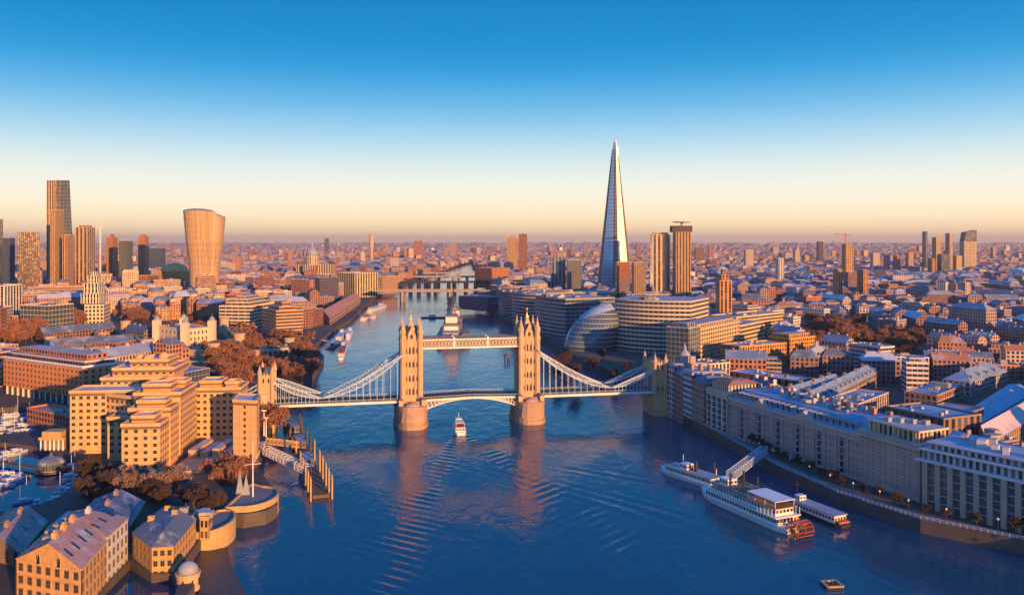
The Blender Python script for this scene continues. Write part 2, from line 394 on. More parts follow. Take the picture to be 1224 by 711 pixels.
def np_mesh(name, V, F, mats, mi=None, col=None, uv=None, smooth=False):
    me = bpy.data.meshes.new(name)
    me.vertices.add(len(V)); me.vertices.foreach_set('co', np.asarray(V, np.float32).ravel())
    n = len(F); k = F.shape[1]
    me.loops.add(n * k); me.loops.foreach_set('vertex_index', np.asarray(F, np.int32).ravel())
    me.polygons.add(n); me.polygons.foreach_set('loop_start', np.arange(n, dtype=np.int32) * k)
    me.polygons.foreach_set('loop_total', np.full(n, k, np.int32))
    for m in (mats if isinstance(mats, (list, tuple)) else [mats]): me.materials.append(m)
    if mi is not None: me.polygons.foreach_set('material_index', np.asarray(mi, np.int32))
    me.polygons.foreach_set('use_smooth', np.full(n, smooth))
    me.update(calc_edges=True)
    if col is not None:
        a = me.attributes.new('Col', 'FLOAT_COLOR', 'FACE'); a.data.foreach_set('color', np.concatenate([col, np.ones((n, 1))], 1).astype(np.float32).ravel())
    if uv is not None:
        u = me.uv_layers.new(name='UVMap'); u.data.foreach_set('uv', np.asarray(uv, np.float32).ravel())
    o = bpy.data.objects.new(name, me); link(o); return o
V_, F_ = water_grid()
riv = np_mesh('river_water', V_, F_, M['water'], smooth=True); tag(riv, kind='structure')
mb = MB(); tess(mb, [DOCK], 2.2); dw = mb.build('dock_water', M['dock_water']); tag(dw, kind='structure')
mb = MB(); tess(mb, [DOCK2], 2.2); dw = mb.build('dock_water', M['dock_water']); tag(dw, kind='structure')
mb = MB(); tess(mb, [LOCK], 2.2); dw = mb.build('lock_water', M['dock_water']); tag(dw, kind='structure')

# ------------------------------------------------------------------ haze
mb = MB(); mb.box(-FAR - 500, FAR + 500, -900, FAR + 500, -3.0, 328.0)
hm = bpy.data.materials.new('haze_air'); hm.use_nodes = True; hn = hm.node_tree.nodes; hn.clear()
ho = hn.new('ShaderNodeOutputMaterial'); hv = hn.new('ShaderNodeVolumePrincipled')
hv.inputs['Color'].default_value = (1.0, .83, .76, 1); hv.inputs['Density'].default_value = 4.2e-5; hv.inputs['Anisotropy'].default_value = 0.3
hm.node_tree.links.new(hv.outputs[0], ho.inputs['Volume'])
hz = mb.build('haze', hm); tag(hz, kind='stuff')
# ================================================================== the bridge
BD = Vector((136.0 + 86.0, 46.0)).normalized()           # direction of the bridge
BANG = math.atan2(BD.y, BD.x)
BO = Vector((-57.6, 476.0))                              # centre of its first tower
bridge = thing('suspension_bridge', 'gothic stone twin-towered bascule bridge with pale steel suspension chains spanning the river', 'bridge', (BO.x, BO.y, 0), BANG)
TX = [0.0, (8.8 + 57.6) / BD.x]                          # towers along the local x axis
AX = [-78.6, 147.2]                                      # abutment towers
DZ = 15.0                                                # road level
def octo(mb, cx, cy, prof, mi=0): mb.lathe(cx, cy, prof, 8, mi, a0=math.pi / 8)
def arch_window(mb, x, y, z, w, h, axis, out, n=5):
    "pointed window recess: dark glass proud of the wall by 4 cm, in a stone surround"
    def P(a, zz, o): return (x + a, y + out * o, zz) if axis == 'x' else (x + out * o, y + a, zz)
    pts = [(-w / 2, z), (w / 2, z), (w / 2, z + h * .68), (0, z + h), (-w / 2, z + h * .68)]
    if (axis == 'x') == (out > 0): pts = pts[::-1]
    mb.poly([P(a, zz, .05) for a, zz in pts], 1)
    for (a, za), (b, zb) in zip(pts, pts[1:] + pts[:1]): mb.beam(P(a, za, .08), P(b, zb, .08), .22, .22, 0)
for ti, tx in enumerate(TX):
    # river pier
    n = 24; prof = []
    for i in range(n):
        a = 2 * math.pi * i / n
        px_, py_ = math.cos(a), math.sin(a)
        prof.append((tx + 9.3 * math.copysign(abs(px_) ** .75, px_), 17.0 * math.copysign(abs(py_) ** 1.0, py_)))
    mb = MB(); mb.prism(prof, -2, 10.5, 0, 0)
    def grow(k): return [(tx + (x - tx) * k, y * k) for x, y in prof]
    mb.prism(grow(1.03), 10.5, 11.5, 0, 0); mb.prism(grow(1.05), -2, 2.2, 0, 0, bottom=False); mb.prism(grow(1.0), 11.5, 12.4, 0, 0)
    pier = mb.build('pier', [M['pier_stone']], bridge)
    # weathering cutwater ledge
    mb = MB(); mb.lathe(tx, -12.0, [(7.6, 4), (6.8, 9), (3.5, 13.6), (.4, 14.6)], 12, 0, sy=.8); mb.build('cutwater', [M['pier_stone']], pier)
    mb = MB(); W, Dp = 4.6, 5.6
    mb.prism([(tx - W, -Dp), (tx + W, -Dp), (tx + W, Dp), (tx - W, Dp)], 12, 48, 0, 0)
    for z in (15.6, 23.2, 31.0, 38.6, 46.6):
        mb.prism([(tx - W - .35, -Dp - .35), (tx + W + .35, -Dp - .35), (tx + W + .35, Dp + .35), (tx - W - .35, Dp + .35)], z, z + .7, 0, 0, bottom=True)
    for s in (-1, 1):                                   # blind pilasters
        for a in (-1.9, 1.9):
            mb.box(tx + a - .22, tx + a + .22, s * (Dp + .2) - .2, s * (Dp + .2) + .2, 16.3, 48, 0)
            mb.box(tx + s * (W + .2) - .2, tx + s * (W + .2) + .2, a * 1.2 - .22, a * 1.2 + .22, 16.3, 48, 0)
    # battlement
    for i in range(7):
        a = -3.3 + 1.1 * i
        for s in (-1, 1):
            mb.box(tx + a - .3, tx + a + .3, s * Dp - .25, s * Dp + .25, 48, 49.2, 0); mb.box(tx + s * W - .25, tx + s * W + .25, a * 1.15 - .3, a * 1.15 + .3, 48, 49.2, 0)
    tw = mb.build('tower', [M['stone']], bridge)
    mb = MB()                                            # gabled dormers on four sides
    for s in (-1, 1):
        y0 = s * (Dp + .15); pts = [(tx - 2.1, y0), (tx + 2.1, y0)]
        f = [(tx - 2.1, y0, 47), (tx + 2.1, y0, 47), (tx + 2.1, y0, 51.5), (tx, y0, 56), (tx - 2.1, y0, 51.5)]
        b = [(x, s * 1.0, z) for x, y, z in f]
        mb.poly(f if s < 0 else f[::-1], 0)
        for i in (1, 2, 3):
            q = [f[i], f[i + 1 if i < 4 else 0], b[i + 1 if i < 4 else 0], b[i]]
            mb.quad(*q, 0 if i == 1 else 2)
        mb.quad(f[4], f[0], b[0], b[4], 0)
        arch_window(mb, tx, y0, 48.2, 1.6, 3.6, 'x', s)
        mb.beam((tx, y0, 56), (tx, y0, 58.2), .35, .35, 0)
        x0 = tx + s * (W + .1)
        f = [(x0, -2.1, 47), (x0, 2.1, 47), (x0, 2.1, 51.5), (x0, 0, 56), (x0, -2.1, 51.5)]; b = [(tx + s * .8, y, z) for x, y, z in f]
        mb.poly(f if s > 0 else f[::-1], 0)
        for i in (1, 2, 3): mb.quad(f[i], f[i + 1], b[i + 1], b[i], 0 if i == 1 else 2)
        mb.quad(f[4], f[0], b[0], b[4], 0)
    mb.build('dormer', [M['stone'], M['window'], M['slate']], tw)
    mb = MB(); mb.prism([(tx - 3.7, -4.7), (tx + 3.7, -4.7), (tx + 3.7, 4.7), (tx - 3.7, 4.7)], 48.2, 59.5, 0, 0, top_pts=[(tx - .5, -.7), (tx + .5, -.7), (tx + .5, .7), (tx - .5, .7)])
    mb.prism([(tx - .8, -1), (tx + .8, -1), (tx + .8, 1), (tx - .8, 1)], 59.5, 60.1, 1, 1, bottom=True)
    mb.lathe(tx, 0, [(.35, 60.1), (.28, 62), (.5, 62.3), (.08, 62.7), (.06, 65.2)], 6, 1); mb.beam((tx - .5, 0, 64.3), (tx + .5, 0, 64.3), .14, .14, 1)
    mb.build('roof', [M['stone'], M['gold']], tw)
    for sx in (-1, 1):
        for sy in (-1, 1):
            mb = MB(); cx_, cy_ = tx + sx * (W + .25), sy * (Dp + .25)
            octo(mb, cx_, cy_, [(1.95, 12), (1.95, 16), (1.6, 16.6), (1.55, 38.5), (1.75, 39), (1.6, 39.6), (1.55, 46.8), (1.85, 47.4), (1.85, 48.6), (1.45, 48.8), (1.4, 51.6), (1.7, 52.1), (1.55, 52.7), (.16, 59.2), (.3, 59.5), (.08, 60.4)])
            for k in range(8):
                a = math.pi / 8 + k * math.pi / 4
                mb.beam((cx_ + 1.6 * math.cos(a), cy_ + 1.6 * math.sin(a), 52), (cx_ + 1.5 * math.cos(a), cy_ + 1.5 * math.sin(a), 54.0), .3, .3, 0)
            mb.build('turret', [M['stone']], tw)
    for s in (-1, 1):
        for zf, wh in ((17.4, 4.2), (25.0, 3.8), (32.8, 3.8), (40.4, 4.4)):
            for a in (-1.0, 1.0):
                mb = MB(); arch_window(mb, tx + a, s * Dp, zf, 1.05, wh, 'x', s); mb.build('window', [M['stone_grey'], M['window']], tw)
            for a in (-3.0, 3.0):
                mb = MB(); arch_window(mb, tx + a * .98, s * Dp, zf + .4, .7, wh * .7, 'x', s); mb.build('window', [M['stone_grey'], M['window']], tw)
        for zf in (26, 34, 41):
            mb = MB(); arch_window(mb, tx + s * W, 0, zf, 1.6, 3.6, 'y', s); mb.build('window', [M['stone_grey'], M['window']], tw)
    # control cabins and parapets on the pier head
    for s in (-1, 1): mb = MB(); mb.box(tx - 8, tx + 8, s * 9.15 - .25, s * 9.15 + .25, 12.4, 14.3); mb.build('parapet', [M['stone_grey']], pier)
    for s in (-1, 1):
        mb = MB(); mb.box(tx + s * 6.3 - 1.2, tx + s * 6.3 + 1.2, -11.6, -9.6, 12.4, 15.4, 0); mb.prism([(tx + s * 6.3 - 1.5, -11.9), (tx + s * 6.3 + 1.5, -11.9), (tx + s * 6.3 + 1.5, -9.4), (tx + s * 6.3 - 1.5, -9.4)], 15.4, 17, 1, 1, top_pts=[(tx + s * 6.3 - .2, -10.8), (tx + s * 6.3 + .2, -10.8), (tx + s * 6.3 + .2, -10.5), (tx + s * 6.3 - .2, -10.5)])
        mb.build('cabin', [M['stone'], M['slate']], pier)
# abutment towers
for ax in AX:
    mb = MB()
    for s in (-1, 1):
        mb.box(ax - 3.2, ax + 3.2, s * 6.2 - 2.3, s * 6.2 + 2.3, 0, 26)
    mb.box(ax - 3.0, ax + 3.0, -4, 4, 23, 26); mb.box(ax - 4.4, ax + 4.4, -9.4, 9.4, -1, 12.5)
    mb.box(ax - 3.5, ax + 3.5, -8.8, 8.8, 26, 26.8); mb.box(ax - 3.1, ax + 3.1, -8.4, 8.4, 26.8, 30.5); mb.box(ax - 3.5, ax + 3.5, -8.8, 8.8, 30.5, 31.2)
    for i in range(8):
        for s in (-1, 1): mb.box(ax + s * 3.2 - .25, ax + s * 3.2 + .25, -8 + i * 2.1, -6.9 + i * 2.1, 31.2, 32.4)
    for i in range(4):
        for s in (-1, 1): mb.box(ax - 2.9 + i * 1.6, ax - 2.1 + i * 1.6, s * 8.5 - .25, s * 8.5 + .25, 31.2, 32.4)
    at_ = mb.build('abutment_tower', [M['stone']], bridge)
    for sx in (-1, 1):
        for sy in (-1, 1):
            mb = MB(); octo(mb, ax + sx * 3.3, sy * 8.6, [(1.1, 12.5), (1.05, 31.2), (1.3, 31.7), (1.2, 33), (.1, 36.6), (.05, 37.4)]); mb.build('turret', [M['stone']], at_)
    for s in (-1, 1):
        for zf in (15, 27.2):
            for a in (-1.3, 1.3):
                mb = MB(); arch_window(mb, ax + a, s * 8.5, zf, .9, 2.8, 'x', s); mb.build('window', [M['stone_grey'], M['window']], at_)
    mb = MB(); mb.gable([(ax - 2.4, -7.6), (ax + 2.4, -7.6), (ax + 2.4, 7.6), (ax - 2.4, 7.6)], 31.0, 31.6, 34.5, 0, 0, axis=1, over=0, hip=.2); mb.build('roof', [M['slate']], at_)
# fixed side decks, walkways, bascules
def deck(x0, x1, name, zc=DZ, arch=0.0):
    mb = MB(); n = 16
    for i in range(n):
        xa, xb = x0 + (x1 - x0) * i / n, x0 + (x1 - x0) * (i + 1) / n
        za, zb = [zc + arch * (1 - ((x - (x0 + x1) / 2) / ((x1 - x0) / 2)) ** 2) for x in (xa, xb)]
        k = mb.V((xa, -8.6, za), (xb, -8.6, zb), (xb, 8.6, zb), (xa, 8.6, za), (xa, -8.6, za - 1.3), (xb, -8.6, zb - 1.3), (xb, 8.6, zb - 1.3), (xa, 8.6, za - 1.3))
        mb.F((k, k + 1, k + 2, k + 3), 1); mb.F((k + 4, k + 5, k + 1, k), 0); mb.F((k + 3, k + 2, k + 6, k + 7), 0); mb.F((k + 7, k + 6, k + 5, k + 4), 0)
    o = mb.build(name, [M['steel_white'], M['asphalt']], bridge)
    for s in (-1, 1):
        mb = MB()
        m = int(abs(x1 - x0) / 1.6)
        for i in range(m):
            xa, xb = x0 + (x1 - x0) * i / m, x0 + (x1 - x0) * (i + 1) / m
            za, zb = [zc + arch * (1 - ((x - (x0 + x1) / 2) / ((x1 - x0) / 2)) ** 2) for x in (xa, xb)]
            mb.beam((xa, s * 8.4, za), (xa, s * 8.4, za + 1.25), .14, .14); mb.beam((xa, s * 8.4, za + 1.25), (xb, s * 8.4, zb + 1.25), .18, .16)
            mb.beam((xa, s * 8.4, za + .2), (xb, s * 8.4, zb + 1.1), .1, .1)
        mb.build('railing', [M['steel_blue']], o)
    return o
deck(AX[0] + 3.3, TX[0] - 4.7, 'side_deck'); deck(TX[1] + 4.7, AX[1] - 3.3, 'side_deck')
for k, (x0, x1) in enumerate(((TX[0] + 4.7, (TX[0] + TX[1]) / 2 - .1), (TX[1] - 4.7, (TX[0] + TX[1]) / 2 + .1))):
    mb = MB(); n = 14
    def zt(x): return DZ + .9 * (abs(x - x0) / abs(x1 - x0)) ** 1.0
    def zb(x):
        u = abs(x - x0) / abs(x1 - x0); return 8.2 + (DZ - .8 - 8.2 + .6) * (1 - (1 - u) ** 2)
    xs = [x0 + (x1 - x0) * i / n for i in range(n + 1)]
    for s in (-1, -.35, .35, 1):
        for i, (a, b) in enumerate(zip(xs, xs[1:])):
            mb.beam((a, s * 8, zb(a)), (b, s * 8, zb(b)), .55, .55, 0); mb.beam((a, s * 8, zt(a) - .6), (b, s * 8, zt(b) - .6), .5, 1.0, 0)
            if zt(a) - zb(a) > 1.1: mb.beam((a, s * 8, zb(a)), (a, s * 8, zt(a) - .6), .3, .3, 0); mb.beam((a, s * 8, zb(a)), (b, s * 8, zt(b) - .6), .26, .26, 0)
    for a, b in zip(xs, xs[1:]):
        ord_ = [(a, -8.6, zt(a)), (b, -8.6, zt(b)), (b, 8.6, zt(b)), (a, 8.6, zt(a))]
        mb.quad(*(ord_ if x1 > x0 else ord_[::-1]), 1)
    bl = mb.build('bascule', [M['steel_white'], M['asphalt']], bridge)
    for s in (-1, 1):
        mb = MB()
        for a, b in zip(xs, xs[1:]):
            mb.beam((a, s * 8.5, zt(a)), (a, s * 8.5, zt(a) + 1.3), .14, .14); mb.beam((a, s * 8.5, zt(a) + 1.3), (b, s * 8.5, zt(b) + 1.3), .2, .18); mb.beam((a, s * 8.5, zt(a) + .1), (b, s * 8.5, zt(b) + 1.2), .1, .1)
        mb.build('railing', [M['steel_blue']], bl)
for s in (-1, 1):
    mb = MB(); xa, xb = TX[0] + 4.7, TX[1] - 4.7; y = s * 3.6
    for z, h in ((43.2, .8), (48.0, .7)):
        for dy in (-1.4, 1.4): mb.beam((xa, y + dy, z), (xb, y + dy, z), .4, h, 0)
    mb.box(xa, xb, y - 1.3, y + 1.3, 43.3, 43.7, 0)
    n = 30
    for i in range(n):
        a, b = xa + (xb - xa) * i / n, xa + (xb - xa) * (i + 1) / n
        for dy in (-1.4, 1.4):
            mb.beam((a, y + dy, 43.4), (b, y + dy, 47.9), .2, .2, 0); mb.beam((b, y + dy, 43.4), (a, y + dy, 47.9), .2, .2, 0)
        if i % 10 == 0 and i: mb.box(a - .5, a + .5, y - 1.65, y + 1.65, 43.2, 49.3, 0)
    wk = mb.build('walkway', [M['steel_white']], bridge)
    mb = MB(); mb.box(xa, xb, y - 1.2, y + 1.2, 43.9, 47.0, 0); mb.build('glazing', [M['frame']], wk)
    mb = MB(); mb.prism([(xa, y - 1.7), (xb, y - 1.7), (xb, y + 1.7), (xa, y + 1.7)], 48.4, 49.4, 0, 0, bottom=True, top_pts=[(xa, y - .4), (xb, y - .4), (xb, y + .4), (xa, y + .4)]); mb.build('roof', [M['slate']], wk)
# suspension chains: two lens-shaped trusses per side span
def chain(xa, za, xm, zm, xe, ze, y):
    mb = MB()
    def seg(x0, z0, x1, z1, th, sag):
        n = 12; lo = []; up = []
        for i in range(n + 1):
            u = i / n; x = x0 + (x1 - x0) * u; z = z0 + (z1 - z0) * u - sag * 4 * u * (1 - u)
            e = th * 4 * u * (1 - u) * (.75 + .5 * (u if z1 > z0 else 1 - u)); lo.append(Vector((x, y, z - e * .5))); up.append(Vector((x, y, z + e * .5)))
        for i in range(n):
            mb.beam(lo[i], lo[i + 1], .55, .6); mb.beam(up[i], up[i + 1], .55, .6)
            mb.beam(lo[i], up[i], .3, .3); mb.beam(lo[i], up[i + 1], .24, .24); mb.beam(up[i], lo[i + 1], .24, .24)
        return lo
    l1 = seg(xa, za, xm, zm, 3.6, 3.4); l2 = seg(xm, zm, xe, ze, 2.8, 1.0)
    o = mb.build('chain', [M['steel_blue']], bridge)
    for p in l1[1:-1] + l2[1:-1]:
        if p.z > DZ + .6:
            h = MB(); h.beam((p.x, y, DZ + .2), (p.x, y, p.z), .26, .26); h.build('hanger', [M['steel_blue']], o)
for s in (-1, 1):
    chain(TX[0] - 4.4, 41.0, TX[0] - 49.0, 17.8, AX[0] + 3.2, 27.5, s * 8.1)
    chain(TX[1] + 4.4, 41.0, TX[1] + 49.0, 17.8, AX[1] - 3.2, 27.5, s * 8.1)
    for a, d in ((AX[0], -1), (AX[1], 1)):
        mb = MB(); p, q = Vector((a + d * 3.2, s * 8.1, 27.0)), Vector((a + d * 40, s * 8.1, 8.0)); mb.beam(p, q, .5, .5); mb.beam(p - Vector((0, 0, 2.6)), q - Vector((0, 0, .4)), .5, .5)
        for i in range(12):
            u, w = i / 12, (i + 1) / 12; mb.beam(p.lerp(q, u), (p - Vector((0, 0, 2.6))).lerp(q - Vector((0, 0, .4)), w), .22, .22)
        mb.build('backstay', [M['steel_blue']], bridge)
# approach viaducts
def bl(x, y): p = BO + BD * x + Vector((-BD.y, BD.x)) * y; return (p.x, p.y)
for (x0, x1) in ((AX[0] - 3.2, AX[0] - 75), (AX[1] + 3.2, AX[1] + 70)):
    mb = MB(); n = 6
    for i in range(n):
        xa, xb = x0 + (x1 - x0) * i / n, x0 + (x1 - x0) * (i + 1) / n
        za, zb = DZ - 9.9 * (i / n) ** 1.2, DZ - 9.9 * ((i + 1) / n) ** 1.2
        for s in (-1, 1):
            mb.quad((xa, s * 8.2, 0), (xb, s * 8.2, 0), (xb, s * 8.2, zb + 1.2), (xa, s * 8.2, za + 1.2), 0)
            mb.quad((xa, s * 7.7, 0), (xb, s * 7.7, 0), (xb, s * 7.7, zb + 1.2), (xa, s * 7.7, za + 1.2), 0)
            mb.quad((xa, s * 7.7, za + 1.2), (xb, s * 7.7, zb + 1.2), (xb, s * 8.2, zb + 1.2), (xa, s * 8.2, za + 1.2), 0)
        mb.quad((xa, -7.7, za), (xb, -7.7, zb), (xb, 7.7, zb), (xa, 7.7, za), 1)
    mb.build('approach_viaduct', [M['stone'], M['asphalt']], bridge)
# ================================================================== buildings: helpers
HAND = []                                                # footprints already taken (lists of points)
LAND_ITEMS = []
def ctr(pts): return (sum(p[0] for p in pts) / len(pts), sum(p[1] for p in pts) / len(pts))
def ccw(pts):
    n = len(pts); a = sum(pts[i][0] * pts[(i + 1) % n][1] - pts[(i + 1) % n][0] * pts[i][1] for i in range(n))
    return list(pts) if a > 0 else list(pts)[::-1]
def scale_poly(pts, k):
    c = ctr(pts); return [(c[0] + (p[0] - c[0]) * k, c[1] + (p[1] - c[1]) * k) for p in pts]
def inset(pts, d):
    "move each edge of a CCW polygon inwards by d"
    n = len(pts); out = []
    for i in range(n):
        p0, p, p1 = Vector(pts[i - 1]), Vector(pts[i]), Vector(pts[(i + 1) % n])
        a, b = (p - p0).normalized(), (p1 - p).normalized()
        na, nb = Vector((-a.y, a.x)), Vector((-b.y, b.x))
        m = (na + nb); L = m.length
        if L < .2: out.append(tuple(p + na * d)); continue
        m /= L; out.append(tuple(p + m * (d / max(.35, m.dot(na)))))
    return out
_pane = {}
def pane(w, h, fr='frame', style='plain'):
    key = (round(w, 2), round(h, 2), fr, style)
    if key not in _pane:
        mb = MB(); t = .09
        mb.quad((-w / 2, -.03, 0), (w / 2, -.03, 0), (w / 2, -.03, h), (-w / 2, -.03, h), 1)
        for a, b in (((-w / 2, 0), (w / 2, 0)), ((w / 2, 0), (w / 2, h)), ((w / 2, h), (-w / 2, h)), ((-w / 2, h), (-w / 2, 0))):
            mb.beam((a[0], -.06, a[1]), (b[0], -.06, b[1]), t * 1.6, .14, 0)
        mb.beam((0, -.05, 0), (0, -.05, h), t, .06, 0)
        if h > 1.3: mb.beam((-w / 2, -.05, h * .5), (w / 2, -.05, h * .5), t, .06, 0)
        _pane[key] = mb.mesh('window', [M[fr], M['window']])
    return _pane[key]
def windows(root, count, p, q, z0, z1, cols, rows, w, h, fr='frame', skip=None, extra=None):
    "windows on the wall p->q (outward to its right); each its own part until 100, then into EXTRA"
    ox, oy, _ = root.location
    d = Vector((q[0] - p[0], q[1] - p[1])); ang = math.atan2(d.y, d.x)
    for r in range(rows):
        for c in range(cols):
            if skip and skip(c, r): continue
            u = (c + .5) / cols; z = z0 + (z1 - z0) * (r + .5) / rows - h / 2
            x, y = p[0] + d.x * u, p[1] + d.y * u
            if count[0] < 100:
                o = bpy.data.objects.new('window', pane(w, h, fr)); link(o); o.parent = root
                o.location = (x - ox, y - oy, z - root.location.z); o.rotation_euler = (0, 0, ang)
                count[0] += 1
            elif extra is not None:
                n = Vector((d.y, -d.x)).normalized(); t = d.normalized()
                def P(a, b, o_): return (x + t.x * a + n.x * o_, y + t.y * a + n.y * o_, z + b)
                extra.quad(P(-w / 2, 0, .03), P(w / 2, 0, .03), P(w / 2, h, .03), P(-w / 2, h, .03), 1)
                for (a0, b0), (a1, b1) in (((-w / 2, 0), (w / 2, 0)), ((-w / 2, h), (w / 2, h)), ((-w / 2, 0), (-w / 2, h)), ((w / 2, 0), (w / 2, h)), ((0, 0), (0, h))):
                    extra.beam(P(a0, b0, .06), P(a1, b1, .06), .13, .13, 0)
def clutter(mb, pts, z, n, rnd, big=1.0):
    c = ctr(pts)
    for _ in range(n):
        i = rnd.randrange(len(pts)); p = pts[i]; q = pts[(i + 1) % len(pts)]
        u, v = rnd.random(), rnd.uniform(.1, .8)
        x = (p[0] + (q[0] - p[0]) * u) * v + c[0] * (1 - v); y = (p[1] + (q[1] - p[1]) * u) * v + c[1] * (1 - v)
        x, y = x * .85 + c[0] * .15, y * .85 + c[1] * .15
        s = rnd.uniform(.5, 1.5) * big; g = rnd.uniform(.12, .55)
        mb.obox(x, y, s, s * rnd.uniform(.5, 1.6), math.atan2(q[1] - p[1], q[0] - p[0]), z, z + rnd.uniform(.7, 2.2) * big ** .5, 0, 0, (g, g, g * 1.03))
def bld(name, label, cat, pts, z1, wall=(.4, .32, .24), roofc=(.22, .23, .25), style='punched', roof='flat', zr=None, axis=None, z0=5.0, bay=3.2, floor=3.4,
        group=None, plant=0, chim=0, seed=None, hip=0.0, par=.8, tiers=(), over=.4, mesh_only=False, dorm=0):
    "one building: wall, roof, chimneys / rooftop plant as parts"
    pts = ccw(pts); c = ctr(pts); HAND.append(pts)
    rnd = random.Random(seed if seed is not None else int(abs(c[0] * 13 + c[1] * 7)))
    root = thing(name, label, cat, (c[0], c[1], z0), 0, group)
    rel = (c[0], c[1], z0)
    wm = M[style] if isinstance(style, str) else style
    mb = MB(*rel)
    if roof == 'flat':
        mb.prism(pts, z0, z1, 0, 0, wall, wall, top=False)
        mb.build('wall', [wm], root, bay=bay, floor=floor)
        mb = MB(*rel)
        mb.poly([(p[0], p[1], z1 - .05) for p in inset(pts, .1)], 0, roofc)
        i1 = inset(pts, .45); o1 = inset(pts, -.15); n = len(pts)
        pc = tuple(min(.8, x * 1.15) for x in wall)
        for i in range(n):
            j = (i + 1) % n
            mb.quad((*o1[i], z1), (*o1[j], z1), (*o1[j], z1 + par), (*o1[i], z1 + par), 1, pc)
            mb.quad((*i1[j], z1 - .05), (*i1[i], z1 - .05), (*i1[i], z1 + par), (*i1[j], z1 + par), 1, pc)
            mb.quad((*o1[i], z1 + par), (*o1[j], z1 + par), (*i1[j], z1 + par), (*i1[i], z1 + par), 1, pc)
            mb.quad((*o1[j], z1), (*o1[i], z1), (*pts[i], z1), (*pts[j], z1), 1, pc)
        clutter(mb, pts, z1, rnd.randint(3, 8), rnd)
        ro = mb.build('roof', [M['roof'], M['wall']], root)
        zt = z1
        for k, (d, h) in enumerate(tiers):
            tp = inset(pts, d); mb = MB(*rel); mb.prism(tp, zt, zt + h, 0, 1, wall, roofc, bottom=False); mb.prism(inset(tp, -.3), zt + h, zt + h + .35, 1, 1, wall, roofc, bottom=True)
            mb.build('attic', [wm, M['roof']], root, bay=bay, floor=floor); zt += h
        for _ in range(plant):
            i = rnd.randrange(n); p = pts[i]; mb = MB(*rel); v = rnd.uniform(.2, .5)
            x, y = c[0] + (p[0] - c[0]) * v, c[1] + (p[1] - c[1]) * v; q = pts[(i + 1) % n]
            g = rnd.uniform(.25, .5)
            mb.obox(x, y, rnd.uniform(2, 4), rnd.uniform(1.5, 3), math.atan2(q[1] - p[1], q[0] - p[0]), zt, zt + rnd.uniform(2.2, 3.6), 0, 0, (g, g * .95, g * .88))
            mb.build('rooftop_plant', [M['wall']], root)
    else:
        P = [Vector(p) for p in pts]
        if axis is None: axis = 0 if (P[1] - P[0]).length >= (P[2] - P[1]).length else 1
        span = (P[2] - P[1]).length if axis == 0 else (P[1] - P[0]).length
        zr = zr or z1 + span * .36
        tmp = MB(*rel); tmp.gable(pts, z0, z1, zr, 0, 1, wall, roofc, over=over, axis=axis, hip=hip)
        w_, r_ = MB(*rel), MB(*rel)
        for f, m, cc in zip(tmp.f, tmp.m, tmp.c):
            t = r_ if m == 1 else w_
            k = len(t.v); t.v.extend(tmp.v[i] for i in f); t.f.append(tuple(range(k, k + len(f)))); t.m.append(0); t.c.append(cc)
        w_.build('wall', [wm], root, bay=bay, floor=floor)
        ro = r_.build('roof', [M['roof']], root)
        if axis: P = P[1:] + P[:1]
        mA, mB2 = (P[0] + P[3]) / 2, (P[1] + P[2]) / 2
        for k in range(chim):
            u = (k + .5) / chim; x, y = mA.lerp(mB2, u); mb = MB(*rel)
            mb.obox(x + rnd.uniform(-1, 1), y + rnd.uniform(-1, 1), .5, 1.0, math.atan2((mB2 - mA).y, (mB2 - mA).x), zr - 1.5, zr + 1.6, 0, 0, wall); mb.build('chimney', [M['wall']], ro)
        for k in range(dorm):
            u = (k + .5) / dorm; e = P[0].lerp(P[1], u); r = mA.lerp(mB2, u); m_ = e.lerp(r, .35); mb = MB(*rel); dd = math.atan2((P[1] - P[0]).y, (P[1] - P[0]).x)
            zz = z1 + (zr - z1) * .3
            mb.obox(m_.x, m_.y, .8, 1.6, dd, zz - .6, zz + 1.7, 0, 1, (.35, .4, .45), roofc); mb.build('dormer', [M['punched'], M['roof']], ro, bay=1.6, floor=2.3)
    root['top'] = z1
    return root
def blk(a, b, ytl, depth, wp=1.0, z=None, fit=False):
    "footprint and height: base corners a, b in photo pixels (on the ground), top row of corner a, depth in metres"
    A, B = Vector(at(*a)), Vector(at(*b)); d = (B - A).normalized(); n = Vector((-d.y, d.x))
    if n.y < 0: n = -n
    if fit:
        f_ = min(depth * abs((A.x + B.x) / 2) / A.y, (B - A).length * .5)
        if A.x + B.x < 0: B = B - d * f_
        else: A = A + d * f_
    z1 = ztop(ytl, A.y) if z is None else z
    return [tuple(A), tuple(B), tuple(B + n * depth), tuple(A + n * depth)], z1
def quickb(name, label, cat, a, b, ytl, depth, **kw):
    pts, z1 = blk(a, b, ytl, depth, fit=True); return bld(name, label, cat, pts, z1, **kw)
CREAM, TAN, OCHRE, BROWN, RUST, BRICK, GREY, WHITE, DARK = (.60, .47, .38), (.45, .31, .25), (.54, .33, .2), (.24, .13, .1), (.44, .18, .11), (.36, .14, .1), (.31, .29, .3), (.7, .66, .62), (.08, .08, .1)
SLATE, LEADC, PINKR, COPPER = (.10, .14, .20), (.26, .31, .38), (.4, .28, .23), (.36, .16, .08)

